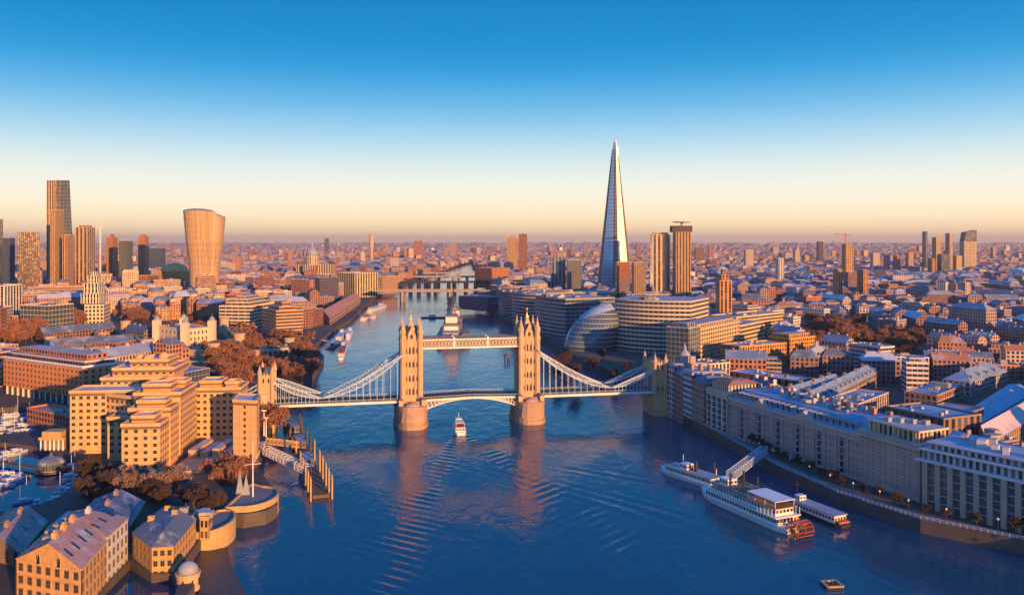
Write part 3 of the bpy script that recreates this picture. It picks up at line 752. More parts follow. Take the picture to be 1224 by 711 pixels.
# ================================================================== the hotel
HO = Vector((-149.0, 354.0)); ha = R(6.3); HX, HYv = Vector((math.cos(ha), math.sin(ha))), Vector((-math.sin(ha), math.cos(ha)))
def hp(x, y): v = HO + HX * x + HYv * y; return (v.x, v.y)
def hrect(x0, x1, y0, y1): return [hp(x0, y0), hp(x1, y0), hp(x1, y1), hp(x0, y1)]
hotel = thing('hotel', 'huge stepped yellow concrete riverside hotel with rows of small square windows and flat terraces', 'hotel', (HO.x, HO.y, 5))
HC = (.68, .41, .19); HCt = (.52, .30, .12); hrel = (HO.x, HO.y, 5); cnt = [0]; ext = MB(*hrel)
def panelled(name, color, w, h, vary=.2, joint=.55, scale=.25):
    "cast panels: fine joints every w x h metres, rain streaks below the ledges"
    m, nt, N_, L_, B_ = nodes_of(name); c = base_col(nt, color, vary, scale); pos = geo_pos(nt); s_ = N_.new('ShaderNodeSeparateXYZ'); L_.new(pos, s_.inputs[0])
    fz = mth(nt, 'FRACT', mth(nt, 'MULTIPLY', s_.outputs[2], 1 / h)); hz_ = mth(nt, 'LESS_THAN', fz, .07)
    fx = mth(nt, 'FRACT', mth(nt, 'MULTIPLY', mth(nt, 'ADD', s_.outputs[0], s_.outputs[1]), 1 / w)); vx = mth(nt, 'LESS_THAN', fx, .04)
    mp = N_.new('ShaderNodeMapping'); mp.inputs['Scale'].default_value = (1.6, 1.6, .07); L_.new(pos, mp.inputs[0]); st = noise(nt, 1.0, 4, .7, mp.outputs[0])
    st = mth(nt, 'MULTIPLY', mth(nt, 'SUBTRACT', st, .5, clamp=True), 2.2, clamp=True)
    c = mixc(nt, mth(nt, 'MULTIPLY', st, .6), c, tuple(x * .45 for x in color)); j = mth(nt, 'MAXIMUM', hz_, vx)
    L_.new(mixc(nt, mth(nt, 'MULTIPLY', j, joint), c, tuple(x * .35 for x in color)), B_.inputs['Base Color']); B_.inputs['Roughness'].default_value = .88; return m
M['hotel'] = panelled('hotel_concrete', HC, 4.1, 3.0); M['hotel_orange'] = panelled('orange_hotel_cladding', (.66, .32, .13), 4.1, 3.0); M['hotel_ledge_shade'] = plain('painted_ledge_shade', (.20, .13, .09), vary=.2)  # last one: shade under the terrace ledges put into a dark brown
def hwing(pts, z1, z0=5.0, trim=True, name='wing', mt='hotel'):
    pts = ccw(pts); HAND.append(pts); mb = MB(*hrel); mb.prism(pts, z0, z1, 0, 1)
    w = mb.build(name, [M[mt], M['roof']], hotel)
    ob, hh_ = inset(pts, -.06), z1 - z0; mb = MB(*hrel); mb.prism(ob, z1 - min(1.7, hh_ * .5), z1 - .5, 0, 0, top=False); mb.build('ledge_shadow_band', [M['hotel_ledge_shade']], w)  # strip just proud of the wall, ledge shadow painted as dark brown
    mb = MB(*hrel); n = len(pts); o1, i1 = inset(pts, -.4), inset(pts, .4)
    for i in range(n):
        j = (i + 1) % n
        mb.quad((*o1[i], z1 - .5), (*o1[j], z1 - .5), (*o1[j], z1 + .9), (*o1[i], z1 + .9), 0); mb.quad((*i1[j], z1 + .02), (*i1[i], z1 + .02), (*i1[i], z1 + .9), (*i1[j], z1 + .9), 0)
        mb.quad((*o1[i], z1 + .9), (*o1[j], z1 + .9), (*i1[j], z1 + .9), (*i1[i], z1 + .9), 0); mb.quad((*o1[j], z1 - .5), (*o1[i], z1 - .5), (*pts[i], z1 - .5), (*pts[j], z1 - .5), 1)
    if trim: mb.build('parapet', [M['hotel'], M['hotel_ledge_shade']], w)
    return w
def hwin(p, q, z0, z1, bay=3.1, w=1.45, h=1.35, skip=None):
    L = math.hypot(q[0] - p[0], q[1] - p[1]); windows(hotel, cnt, p, q, z0, z1, max(1, int(L / bay)), max(1, round((z1 - z0) / 3.0)), w, h, skip=skip, extra=ext)
A1 = hrect(-15.5, 0, 0, 13); hwing(A1, 26)
A2 = hrect(-17, .6, 13.05, 26); hwing(A2, 30)
A3 = hrect(-19, 1.2, 26.05, 54); hwing(A3, 34.5)
Bw = hrect(-14, 22, 54.05, 72); hwing(Bw, 31.5)
Cw = [(-126, 378), (-114.5, 375), (-118, 391), (-129, 394)]; hwing(Cw, 31.5, name='end_tower')
Dw = [(-206, 398), (-170, 381), (-162, 398), (-198, 415)]; hwing(Dw, 32)
E1 = hrect(-46, -8, 50, 84); E1 = [hp(-44, 56), hp(-14.1, 56), hp(-14.1, 88), hp(-44, 88)]; hwing(E1, 37)
E2 = hrect(-40, -11, 60, 86); hwing(E2, 41, z0=37.05, mt='hotel_orange'); E3 = hrect(-33, -15, 64, 82); hwing(E3, 44.5, z0=41.05, mt='hotel_orange')
E0 = hrect(-52, -19.1, 40, 55.9); hwing(E0, 33.5); Tt = hrect(-30, -19.1, 25, 39.9); hwing(Tt, 24)
for (x0, x1, y0, y1, za, zb) in ((-12, -3, 2, 12, 26, 29), (-14, -2, 15, 24, 30, 33), (-16, -4, 29, 40, 34.5, 38), (-12, -1, 42, 52, 34.5, 37.2), (2, 12, 57, 69, 31.5, 34.5), (14, 20, 58, 66, 31.5, 33.8)):
    hwing(hrect(x0, x1, y0, y1), zb, z0=za + .05, mt='hotel_orange')
hwin(A1[0], A1[1], 7, 25, 3.6); hwin(A1[1], A1[2], 7, 25, 2.6); hwin(A2[1], A2[2], 7, 29, 2.6); hwin(A3[1], A3[2], 7, 33.5, 2.6)
hwin(hp(0.6, 54), Bw[1], 8, 30, 3.0); hwin(Cw[0], Cw[1], 8, 30.5, 9.5, 1.1, 1.4); hwin(Cw[1], Cw[2], 7, 30.5, 3.3, 1.1, 1.4)
hwin(Dw[0], Dw[1], 8, 31, 3.0); hwin(Dw[1], Dw[2], 8, 31, 3.4); hwin(A2[0], hp(-15.5, 13.05), 27, 29.5, 3); hwin(E0[0], E0[1], 8, 32.5, 3.2)
hwin(Bw[1], Bw[2], 8, 30.5, 3.2); hwin(E1[0], E1[1], 33.8, 36.6, 3.0); hwin(E2[0], E2[1], 37.6, 40.6, 3.2); hwin(E3[0], E3[1], 41.5, 44, 3.2); hwin(E2[1], E2[2], 37.6, 40.6, 3.2); hwin(Tt[0], Tt[1], 8, 23, 3)
o_ = ext.build('other_windows', [M['frame'], M['window']], hotel); o_['kind'] = 'stuff'
for k, (x, y, z) in enumerate(((-30, 70, 44.5), (-20, 74, 44.5), (-25, 66, 44.5))):
    mb = MB(*hrel); c_ = hp(x, y); mb.lathe(c_[0], c_[1], [(2.6, z), (2.4, z + 1.6), (1.4, z + 2.6), (.2, z + 3.0)], 12, 0); mb.build('rooflight_dome', [M['hotel']], hotel)
mb = MB(*hrel)                                            # river-side terrace and canopy
mb.prism([(-148, 408), (-120, 408), (-113.5, 366), (-146, 352)], 5.0, 6.0, 0, 0); 
for i in range(6): mb.prism([(-146 + i * 5, 377 + i * 1.2), (-142.5 + i * 5, 377 + i * 1.2), (-142.5 + i * 5, 399), (-146 + i * 5, 399)], 6, 9.6 - (i % 2) * 1.2, 0, 1)
mb.build('terrace', [M['stone'], M['roof']], hotel); HAND.append([(-148, 408), (-112, 408), (-110, 366), (-146, 352)])

# ================================================================== brick office behind the dock
BRK = (.70, .28, .11)
Fp = [(-330, 543), (-255, 497), (-241, 519), (-316, 565)]
F = thing('office_block', 'long orange brick office with white-railed setback attic and square windows by the dock', 'office', (-285, 530, 5)); frel = (-285, 530, 5); HAND.append(Fp)
M['office_brick'] = panelled('orange_brick', BRK, 4.4, 3.3, joint=.35)
mb = MB(*frel); mb.prism(ccw(Fp), 10.5, 28, 0, 1); F_w = mb.build('wall', [M['office_brick'], M['roof']], F)
mb = MB(*frel); mb.prism(inset(ccw(Fp), 3.5), 28.02, 31.5, 0, 1, TAN, PINKR); mb.prism(inset(ccw(Fp), 2.6), 31.5, 32.1, 1, 1, WHITE, PINKR, bottom=True); mb.build('attic', [M['ribbon'], M['roof']], F)
mb = MB(*frel); mb.prism(inset(ccw(Fp), 6.5), 32.1, 35.2, 0, 1, RUST, (.5, .4, .35)); mb.build('attic', [M['punched'], M['roof']], F)
mb = MB(*frel); mb.prism(inset(ccw(Fp), 2.0), 5, 10.5, 0, 0, BROWN)
mb.build('ground_storey', [M['glass']], F)
for k in range(14):
    p = Vector(Fp[0]).lerp(Vector(Fp[1]), (k + .3) / 14); mb = MB(*frel); mb.box(p.x + .3, p.x + 1.2, p.y + .8, p.y + 1.7, 5, 10.5); mb.build('column', [M['white']], F)
cnt = [0]; ext = MB(*frel)
windows(F, cnt, Fp[0], Fp[1], 11, 27.5, 20, 5, 1.5, 1.7, extra=ext); windows(F, cnt, Fp[1], Fp[2], 11, 27.5, 6, 5, 1.5, 1.7, extra=ext)
o_ = ext.build('other_windows', [M['frame'], M['window']], F); o_['kind'] = 'stuff'
mb = MB(*frel)
for p, q in ((Fp[0], Fp[1]), (Fp[1], Fp[2])): mb.beam((p[0], p[1], 29.1), (q[0], q[1], 29.1), .3, 1.2)
mb.build('parapet', [M['white']], F)
bld('glass_hall', 'low blue-roofed glass hall tucked against the back of the orange brick office', 'hall', [(-239, 520), (-196, 500), (-188, 520), (-230, 541)], 25, wall=GREY, roofc=(.2, .3, .42), style='glass', par=.5)
bld('restaurant_block', 'low rust-red brick dockside block with flat top between dock and yellow hotel', 'restaurant', [(-262, 452), (-213, 420), (-207, 431), (-255, 463)], 13.5, wall=RUST, roofc=(.42, .2, .12), bay=3, floor=3.2)
bld('restaurant_block', 'dark glazed low pavilion with barrel rooflights behind the rust-red dockside block', 'restaurant', [(-255, 470), (-214, 446), (-207, 460), (-247, 482)], 10, wall=DARK, roofc=(.3, .38, .45), style='glass')

# ================================================================== warehouses at the near dock mouth
M['stock_brick'] = panelled('yellow_stock_brick', (.60, .33, .12), 40, 4.2, vary=.38, joint=.3, scale=.5); M['dull_brick'] = panelled('dull_stock_brick', (.30, .23, .17), 40, 4.2, vary=.25, joint=.3, scale=.5)
M['tile'] = plain('clay_tile', (.36, .22, .17), vary=.28, scale=.35, rough=.7); M['tile'] = roof_material('patched_tile', (.38, .24, .20), .7, .17); M['slate'] = M['slate_roof']; M['render'] = plain('pale_render', (.55, .55, .54), vary=.12, scale=.3)
def warehouse(name, label, pts, z1, zr, axis, wm, rm, rows, wins, hip=0.0, z0=2.0, ww=1.3, wh=2.0, chim=2, over=.35, skyl=3):
    pts = ccw(pts); HAND.append(pts); c = ctr(pts); rel = (c[0], c[1], z0); root = thing(name, label, 'warehouse', rel)
    tmp = MB(*rel); tmp.gable(pts, z0, z1, zr, 0, 1, over=over, axis=axis, hip=hip)
    w_, r_ = MB(*rel), MB(*rel)
    for f, m in zip(tmp.f, tmp.m):
        t = r_ if m == 1 else w_; k = len(t.v); t.v.extend(tmp.v[i] for i in f); t.f.append(tuple(range(k, k + len(f)))); t.m.append(0); t.c.append((.3, .3, .3))
    w_.build('wall', [M[wm]], root); ro = r_.build('roof', [M[rm]], root)
    cnt = [0]
    for (i, cols, ww2) in wins:
        windows(root, cnt, pts[i], pts[(i + 1) % 4], z0 + 1, z1 - .3, cols, rows, ww2, wh)
    for i in range(4):
        p, q = pts[i], pts[(i + 1) % 4]; mb = MB(*rel); mb.beam((p[0], p[1], z1 - .1), (q[0], q[1], z1 - .1), .5, .4)
        if hip or (i % 2 == (0 if not axis else 1)): mb.build('cornice', [M['stone']], root)
    P = [Vector(p) for p in pts]
    if axis: P = P[1:] + P[:1]
    mA, mC = (P[0] + P[3]) / 2, (P[1] + P[2]) / 2
    for k in range(chim):
        u = (k + .6) / (chim + .2); x, y = mA.lerp(mC, u); mb = MB(*rel); mb.obox(x, y + .4, .6, .9, .1, zr - 1.0, zr + 1.5); mb.box(x - .25, x + .25, y - .1, y + .9, zr + 1.5, zr + 2.1); mb.build('chimney', [M[wm]], ro)
    for k in range(skyl):
        for e0, e1 in ((P[0], P[1]), (P[3], P[2])):
            u = (k + .5) / skyl; e = e0.lerp(e1, u); r = mA.lerp(mC, u); a, b = e.lerp(r, .35), e.lerp(r, .62)
            d = (e1 - e0).normalized() * .6; za, zb = z1 + (zr - z1) * .35 + .18, z1 + (zr - z1) * .62 + .18
            mb = MB(*rel); q4 = [(a.x - d.x, a.y - d.y, za), (a.x + d.x, a.y + d.y, za), (b.x + d.x, b.y + d.y, zb), (b.x - d.x, b.y - d.y, zb)]
            mb.poly(q4 if e0 is P[0] else q4[::-1], 0); mb.beam(q4[0], q4[1], .12, .12, 1); mb.beam(q4[2], q4[3], .12, .12, 1); mb.build('rooflight', [M['window'], M['frame']], ro)
    return root
gw = warehouse('gabled_warehouse', 'orange stock-brick gabled warehouse with two arched attic windows above the lock', [(-135, 228), (-113.6, 220.5), (-117, 241.5), (-138.5, 249)], 17.0, 22.5, 1, 'stock_brick', 'tile', 4,
               [(0, 7, 1.5), (1, 7, 1.3)], chim=3, skyl=4)
for k in range(5):
    mb = MB(*gw.location); mb.obox(-127.6 - .55 * k, 231 + 3.6 * k, 1.5 + (k % 2) * .8, 1.2, .16, 20.2, 22.2 + (k % 3) * .5, 0, 1); mb.build('roof_hatch', [M['dull_brick'], M['lead']], gw)
for k in (0, 1):
    mb = MB(*gw.location); p_ = ((-113.4, 220.9), (-134.9, 227.8))[k]; mb.beam((p_[0], p_[1] - .35, 3), (p_[0], p_[1] - .35, 16.6), .22, .22); mb.build('downpipe', [M['dark']], gw)
for a in (-3.6, 3.6):
    m_ = Vector((-124.3, 224.25)); d_ = Vector((21.4, -7.5)).normalized(); p_ = m_ + d_ * a; mb = MB(*gw.location); n_ = Vector((d_.y, -d_.x))
    pts_ = [(-.8, 16.4), (.8, 16.4), (.8, 18.4), (.45, 19.1), (-.45, 19.1), (-.8, 18.4)]
    P3 = [(p_.x + d_.x * u + n_.x * .05, p_.y + d_.y * u + n_.y * .05, z) for u, z in pts_]
    mb.poly(P3, 1)
    for s_, t_ in zip(P3, P3[1:] + P3[:1]): mb.beam(s_, t_, .2, .2, 0)
    mb.beam(P3[0], (P3[0][0] + d_.x * .8, P3[0][1] + d_.y * .8, P3[3][2]), .08, .08, 0)
    mb.build('arched_window', [M['stone'], M['window']], gw)
mb = MB(*gw.location)
for k in range(9): mb.obox(-121.3 - .15 * k, 227.5 + 1.6 * k, .9, .5, .1, 17.6, 18.5 + (k % 3) * .3)
o_ = mb.build('roof_duct', [M['dark']], gw)
hipw = warehouse('rendered_warehouse', 'hipped warehouse with pale rendered wall above the lock, joined behind the gabled one', [(-138.6, 249.4), (-117.1, 241.9), (-118.6, 258.2), (-140.5, 265)], 18.0, 21.0, 1, 'render', 'tile', 4, [(1, 5, 1.3)], hip=.32, chim=1)
warehouse('pink_roof_warehouse', 'warehouse with a broad pinkish sunlit roof close to the round dock basin', [(-168, 262), (-148, 252), (-156, 281), (-176, 292)], 9.5, 13, 1, 'dull_brick', 'tile', 3, [(0, 5, 1.3), (1, 7, 1.2)], z0=5)
warehouse('small_gabled_house', 'small white-verged gabled house squeezed between the pink-roofed warehouse and the gabled one', [(-147, 266), (-133, 262), (-138, 284), (-151, 288)], 9.8, 12.8, 1, 'render', 'tile', 3, [(0, 4, 1.1), (1, 5, 1.1)], z0=5, chim=1)
warehouse('slate_roof_warehouse', 'blue slate-roofed warehouse in shade between the pale rendered wall and the dark garden', [(-144, 275), (-124, 271.5), (-130, 296), (-149, 300)], 11.5, 15.2, 1, 'dull_brick', 'slate', 3, [(0, 5, 1.3), (1, 8, 1.2)], z0=5)
tag(copy_tree(gw) if False else gw)
# corner building at the quay, hipped slate roof and one long sunlit river front
cp = [(-118.4, 261), (-107, 248.6), (-101, 249.4), (-103.6, 274), (-119, 281)]
cb = thing('quay_house', 'slate-roofed quayside house with a sunlit yellow river front and shaded angled lock front', 'house', (-110, 262, 2)); crel = (-110, 262, 2); HAND.append(cp)
mb = MB(*crel); mb.prism(cp, 2, 12.6, 0, 0); mb.build('wall', [M['stock_brick']], cb)
mb = MB(*crel); mb.prism(inset(cp, -.4), 12.6, 16.2, 0, 0, top_pts=inset(cp, 4.2), bottom=True); cr_ = mb.build('roof', [M['slate']], cb)
cnt = [0]
for i, n_ in ((0, 5), (1, 3), (2, 8)): windows(cb, cnt, cp[i], cp[i + 1], 3, 12.3, n_, 3, 1.15, 1.6)
for (x, y) in ((-113, 262), (-108, 268), (-112, 272)): mb = MB(*crel); mb.box(x - .8, x + .8, y - .6, y + .6, 15.2, 17.6); mb.build('chimney', [M['stock_brick']], cr_)
bld('quay_annexe', 'tall narrow yellow annexe at the end of the quayside house beside the curved terrace', 'house', [(-103, 276), (-100, 275.5), (-101, 282), (-106, 283)], 12, wall=(.55, .34, .14), roofc=(.4, .25, .15), z0=5, bay=2, floor=3)
bld('quay_annexe', 'low yellow brick annexe with red roof behind the slate-roofed quayside house', 'house', [(-117, 284), (-107, 281), (-109, 289), (-118, 291)], 10.5, wall=(.55, .33, .13), roofc=COPPER, z0=5, bay=2.4, floor=3)
# curved terrace, round pier, turret
def bastion(name, label, poly, z1, wm):
    c = ctr(poly); mb = MB(c[0], c[1], 0); mb.prism(poly, -1, z1, 0, 1); o = thing(name, label, 'quay', (c[0], c[1], 0)); mb.build('wall', [M[wm], M['pave']], o)
    mb = MB(c[0], c[1], 0); P = [(*p, z1 + .35) for p in inset(ccw(poly), .3)]
    for a, b in zip(P, P[1:] + P[:1]): mb.beam(a, b, .7, .7)
    mb.build('coping', [M[wm]], o); return o
M['quay_gold'] = plain('golden_quay_stone', (.5, .33, .15), vary=.25, scale=.3, bump=.4)
arc = [(-104 + 7.6 * math.cos(a), 289 + 12.5 * math.sin(a)) for a in [math.radians(t) for t in range(-80, 81, 16)]]
bastion('curved_quay', 'curved golden stone terrace wall hugging the shore between quayside house and round pier', arc + [(-106, 300), (-106, 277)], 6.6, 'quay_gold')
arc = [(-98.5 + 9.5 * math.cos(a), 317 + 13 * math.sin(a)) for a in [math.radians(t) for t in range(-95, 96, 14)]]
bastion('round_quay', 'broad rounded golden stone quay carrying the flagpole and sail sculpture', arc + [(-104, 334), (-104, 303)], 6.6, 'quay_gold')
tr = thing('lock_turret', 'small round turret with glazed dome at the mouth of the lock', 'turret', (-94.5, 244, 2))
mb = MB(); mb.lathe(0, 0, [(3.3, 0), (3.3, 4.6), (3.6, 4.7), (3.6, 5.1)], 16); mb.build('wall', [M['stone']], tr)
mb = MB(); mb.lathe(0, 0, [(3.1, 5.1), (2.7, 6.6), (1.7, 7.7), (.3, 8.2)], 12, smooth=True); mb.build('dome', [M['lead']], tr)
for k in range(8): a = k * math.pi / 4; mb = MB(); mb.beam((3.32 * math.cos(a), 3.32 * math.sin(a), 1.5), (3.32 * math.cos(a), 3.32 * math.sin(a), 3.6), 1.0, .2); mb.build('window', [M['window']], tr)
mb = MB(); mb.quad((-91, 243, 1.4), (-74, 244, -.3), (-86, 266, -.3), (-101, 262, 1.4)); mb.quad((-101, 262, 1.4), (-86, 266, -.3), (-94, 284, -.3), (-102.6, 278, 1.3)); mb.quad((-88, 190, 1.2), (-70, 200, -.3), (-74, 244, -.3), (-91, 243, 1.4)); fs = mb.build('shaded_shore_water', [M['shore_shade']]); tag(fs, kind='structure')  # last sheet covers shore water, its dark colour painted as shade
sc_ = thing('sail_sculpture', 'two pale upright sail-shaped blades forming a sculpture on the round quay', 'sculpture', (-103, 320, 6.6))
for dx, h in ((-1.2, 9.5), (1.2, 7.5)):
    mb = MB(); P = [(dx - 1.5, 0, 0), (dx + 1.6, 0, 0), (dx + .5, .3, h * .6), (dx - .1, .5, h)]; Q = [(x, y + .5, z) for x, y, z in P]
    mb.poly(P); mb.poly(Q[::-1])
    for i in range(4): j = (i + 1) % 4; mb.quad(P[j], P[i], Q[i], Q[j])
    mb.build('blade', [M['lead']], sc_)
fp_ = thing('flagpole', 'tall white ship-style mast with crossed yard on the round quay', 'flagpole', (-98.5, 318, 6.6))
mb = MB(); mb.lathe(0, 0, [(.3, 0), (.12, 21)], 8); mb.build('mast', [M['white']], fp_); mb = MB(); mb.beam((-3.2, 0, 12), (3.2, 0, 12.6), .2); mb.beam((0, 0, 12), (2.8, 0, 17.5), .14); mb.build('yard', [M['white']], fp_)

# dock pavilions
pv = thing('dock_rotunda', 'dark domed octagonal dock café standing on piles over the basin water', 'pavilion', (*at(61, 562, 3), 2.2))
mb = MB(); mb.lathe(0, 0, [(6.4, .5), (6.4, 1.2)], 16); mb.build('deck', [M['timber']], pv); mb = MB(); mb.lathe(0, 0, [(5, 1.2), (5, 4.2)], 8); mb.build('wall', [M['glass']], pv, bay=1.3, floor=3)
mb = MB(); mb.lathe(0, 0, [(6, 4.2), (4.8, 5.6), (2.4, 6.9), (.7, 7.4), (.7, 8.2), (.1, 8.8)], 16, smooth=True); mb.build('dome', [M['slate']], pv)
tp = thing('columned_temple', 'white columned pavilion with flat yellow attic on the quay between the two basins', 'pavilion', (*at(62, 538, 5), 5))
for x in (-5.2, -3.1, -1, 1, 3.1, 5.2):
    mb = MB(); mb.lathe(x, 0, [(.42, 0), (.36, 5)], 8); mb.build('column', [M['white']], tp)
mb = MB(); mb.box(-6, 6, -.8, .8, 5, 6.2); mb.box(-4.5, 4.5, -.4, 7, 6.2, 8.8); mb.build('attic', [M['quay_gold']], tp); mb = MB(); mb.box(-5, 5, 1.5, 7, 0, 6.15); mb.build('wall', [M['dull_brick']], tp)
fb = thing('footbridge', 'dark low footbridge crossing the basin water to the domed café', 'footbridge', (*at(61, 562, 3), 3.6))
mb = MB(); mb.beam((-6.5, 1, 0), (-34, 14, 0), 2.2, .35); mb.beam((6, 3, 0), (16, 8, 0), 2.2, .35); mb.build('deck', [M['timber']], fb)
for s in (-1, 1): mb = MB(); mb.beam((-6.5, 1 + s, .9), (-34, 14 + s, .9), .12, .12); mb.build('railing', [M['dark']], fb)

# ================================================================== landing jetty by the hotel
jt = thing('landing_jetty', 'weathered timber river jetty with piled dolphins and floating pontoon off the hotel terrace', 'jetty', (-100, 400, 0)); jrel = (-100, 400, 0)
ja, jb = Vector((-124, 470)), Vector((-77, 337)); jd = (jb - ja).normalized(); jn = Vector((-jd.y, jd.x))
mb = MB(*jrel); mb.prism([tuple(ja - jn * 3.2), tuple(jb - jn * 3.2), tuple(jb + jn * 3.2), tuple(ja + jn * 3.2)], .1, 1.5, 0, 0, bottom=True); mb.build('pontoon', [M['timber']], jt)
for u, w_ in ((.12, 14), (.36, 18), (.62, 16)):
    p_ = ja.lerp(jb, u); mb = MB(*jrel); mb.obox(p_.x, p_.y, w_ / 2, 2.2, math.atan2(jd.y, jd.x), 1.5, 4.4, 0, 1); mb.build('shelter', [M['glass'], M['lead']], jt, bay=2, floor=3)
for u in (.02, .1, .3, .42, .55, .70, .78, .86, .93, 1.0):
    for s in (-1, 1):
        p_ = ja.lerp(jb, u) + jn * s * 4.2; mb = MB(*jrel); h_ = 7.5 if u < .5 else 9.5
        mb.lathe(p_.x, p_.y, [(.5, -1), (.45, h_)], 8); 
        if s > 0 or u > .65:
            q_ = p_ + jd * 2.2; mb.lathe(q_.x, q_.y, [(.4, -1), (.36, h_ - .7)], 8); mb.beam((p_.x, p_.y, 3), (q_.x, q_.y, h_ - 1), .25); mb.beam((p_.x, p_.y, h_ - 1), (q_.x, q_.y, 3), .25); mb.beam((p_.x, p_.y, h_ - .4), (q_.x, q_.y, h_ - .4), .5)
        mb.build('dolphin', [M['quay_gold'] if u > .5 else M['timber']], jt)
def truss(name, label, cat, p, q, w, h, m, n=14, parent=None):
    p, q = Vector(p), Vector(q); d = (q - p).normalized(); s_ = Vector((-d.y, d.x, 0)).normalized() * (w / 2); up = Vector((0, 0, h))
    root = thing(name, label, cat, tuple(p)) if parent is None else parent
    org = tuple(root.location)
    mb = MB(*org); mb.beam(p + Vector((0, 0, .15)), q + Vector((0, 0, .15)), w, .25); mb.build('deck', [M['pave']], root)
    for s in (-1, 1):
        mb = MB(*org)
        mb.beam(p + s_ * s, q + s_ * s, .3, .35); mb.beam(p + s_ * s + up, q + s_ * s + up, .3, .35)
        for i in range(n + 1):
            a = p.lerp(q, i / n) + s_ * s; mb.beam(a, a + up, .2)
            if i < n:
                b = p.lerp(q, (i + 1) / n) + s_ * s; mb.beam(a, b + up, .18); mb.beam(a + up, b, .18)
        mb.build('truss', [m], root)
    mb = MB(*org)
    for i in range(n + 1): a = p.lerp(q, i / n) + up; mb.beam(a - s_, a + s_, .18)
    mb.build('top_bracing', [m], root)
    return root
truss('gangway', 'sunlit lattice truss gangway from the shore below the hotel out to the jetty', 'gangway', (-113, 384, 6.2), (-88, 362, 3.0), 3.0, 3.4, M['steel_white'], 12)
truss('gangway', 'narrow shaded access gangway reaching the jetty beside its long shelter, nearer the bridge', 'gangway', (-119, 405, 6.0), (-104, 412, 2.4), 2.4, 2.4, M['quay_gold'], 9)
mb = MB(); 
for k, (x, y, L_) in enumerate(((-132, 445, 10), (-126, 425, 8), (-122, 415, 7))):
    bt = thing('dockside_tower', ['white lattice navigation mast near the bridge foot on the hotel shore', 'slim white lamp mast beside the jetty root', 'short white lamp mast nearest the lattice gangway'][k], 'mast', (x, y, 5)); mb = MB(); mb.lathe(0, 0, [(.35, 0), (.2, L_ * 1.6)], 8); mb.build('pole', [M['white']], bt); mb = MB(); mb.beam((-1.2, 0, L_ * 1.6), (1.2, 0, L_ * 1.6), .5); mb.build('lamp_head', [M['white']], bt)

# ================================================================== castle keep
kp = [at(182, 414), at(220, 424), at(246, 410)]
a_, b_, c_ = map(Vector, kp); a_, b_, c_ = Vector((-326, 768)), Vector((-290, 742)), Vector((-274, 764)); kp = [tuple(a_), tuple(b_), tuple(c_), tuple(a_ + c_ - b_)]
keep = thing('castle_keep', 'square pale stone castle keep with four capped corner turrets', 'castle', (b_.x, b_.y, 5)); krel = (b_.x, b_.y, 5); HAND.append(kp)
M['keep'] = plain('bleached_keep_stone', (.68, .54, .38), vary=.25, scale=.3); mb = MB(*krel); mb.prism(ccw(kp), 5, 26, 0, 1); kw = mb.build('wall', [M['keep'], M['lead']], keep)
kc = ccw(kp)
mb = MB(*krel)
for i in range(4):
    p, q = Vector(kc[i]), Vector(kc[(i + 1) % 4]); n_ = int((q - p).length / 2.4)
    for k in range(n_):
        a, b = p.lerp(q, k / n_), p.lerp(q, (k + .55) / n_); mb.beam((a.x, a.y, 26.5), (b.x, b.y, 26.5), .6, 1.1)
mb.build('battlement', [M['stone']], kw)
for p in kp:
    mb = MB(*krel); mb.box(p[0] - 3, p[0] + 3, p[1] - 3, p[1] + 3, 5, 32, 0); t_ = mb.build('turret', [M['keep']], keep)
    mb = MB(*krel); mb.lathe(p[0], p[1], [(2.9, 32), (2.7, 33.4), (1.6, 35), (.2, 36), (.08, 38.5)], 10, 0); mb.build('cap', [M['lead']], t_)
cnt = [0]
for i in range(4): windows(keep, cnt, kc[i], kc[(i + 1) % 4], 9, 25, 7, 3, 1.3, 2.6)
def rampart(label, pts, z1, th=2.0, towers=()):
    o = thing('castle_wall', label, 'castle wall', (*pts[0], 5)); rel = (*pts[0], 5); mb = MB(*rel)
    for p, q in zip(pts, pts[1:]): mb.beam((p[0], p[1], (5 + z1) / 2), (q[0], q[1], (5 + z1) / 2), th, z1 - 5)
    mb.build('wall', [M['stone']], o)
    for (x, y, r, h) in towers:
        mb = MB(*rel); mb.lathe(x, y, [(r, 5), (r * .95, h), (r * 1.08, h + .3), (r * 1.08, h + 1.4)], 12); mb.build('tower', [M['stone']], o)
w1 = [at(60, 418), at(180, 440), at(262, 446), at(310, 436), at(346, 420)]
rampart('outer castle wall of pale stone along the riverside grove', w1, 13, 2.4, [(*p, 4.5, 16) for p in w1])
w2 = [at(150, 402), at(176, 428), at(255, 434), at(286, 420), at(268, 398)]
rampart('inner castle wall of pale stone with round towers enclosing the keep', w2, 15, 2.4, [(*p, 5, 20) for p in w2])
bld('gatehouse', 'sunlit square stone gatehouse with corner battlements at the river edge of the castle', 'gatehouse', *[blk((320, 437), (345, 434), 414, 14)[0], 17], wall=(.5, .38, .24), roofc=LEADC, bay=5, floor=5, style='punched')
bld('barracks', 'long dark slate-roofed barracks range inside the castle wall', 'barracks', blk((52, 410), (138, 402), 396, 16)[0], 14, wall=BROWN, roofc=SLATE, roof='gable', chim=5)
bld('barracks', 'second slate-roofed barracks range lying across the lawn from the long one', 'barracks', blk((60, 424), (160, 418), 396, 15)[0], 13, wall=BROWN, roofc=SLATE, roof='gable', chim=4)
bld('chapel', 'small sunlit ochre chapel in the shaded castle yard', 'chapel', blk((118, 408), (130, 407), 399, 12)[0], 13, wall=OCHRE, roofc=PINKR, roof='gable')
bld('castle_house', 'narrow grey stone castle house with tall chimneys beside the keep', 'house', blk((150, 412), (172, 416), 392, 12)[0], 20, wall=(.25, .2, .18), roofc=SLATE, roof='gable', chim=3)

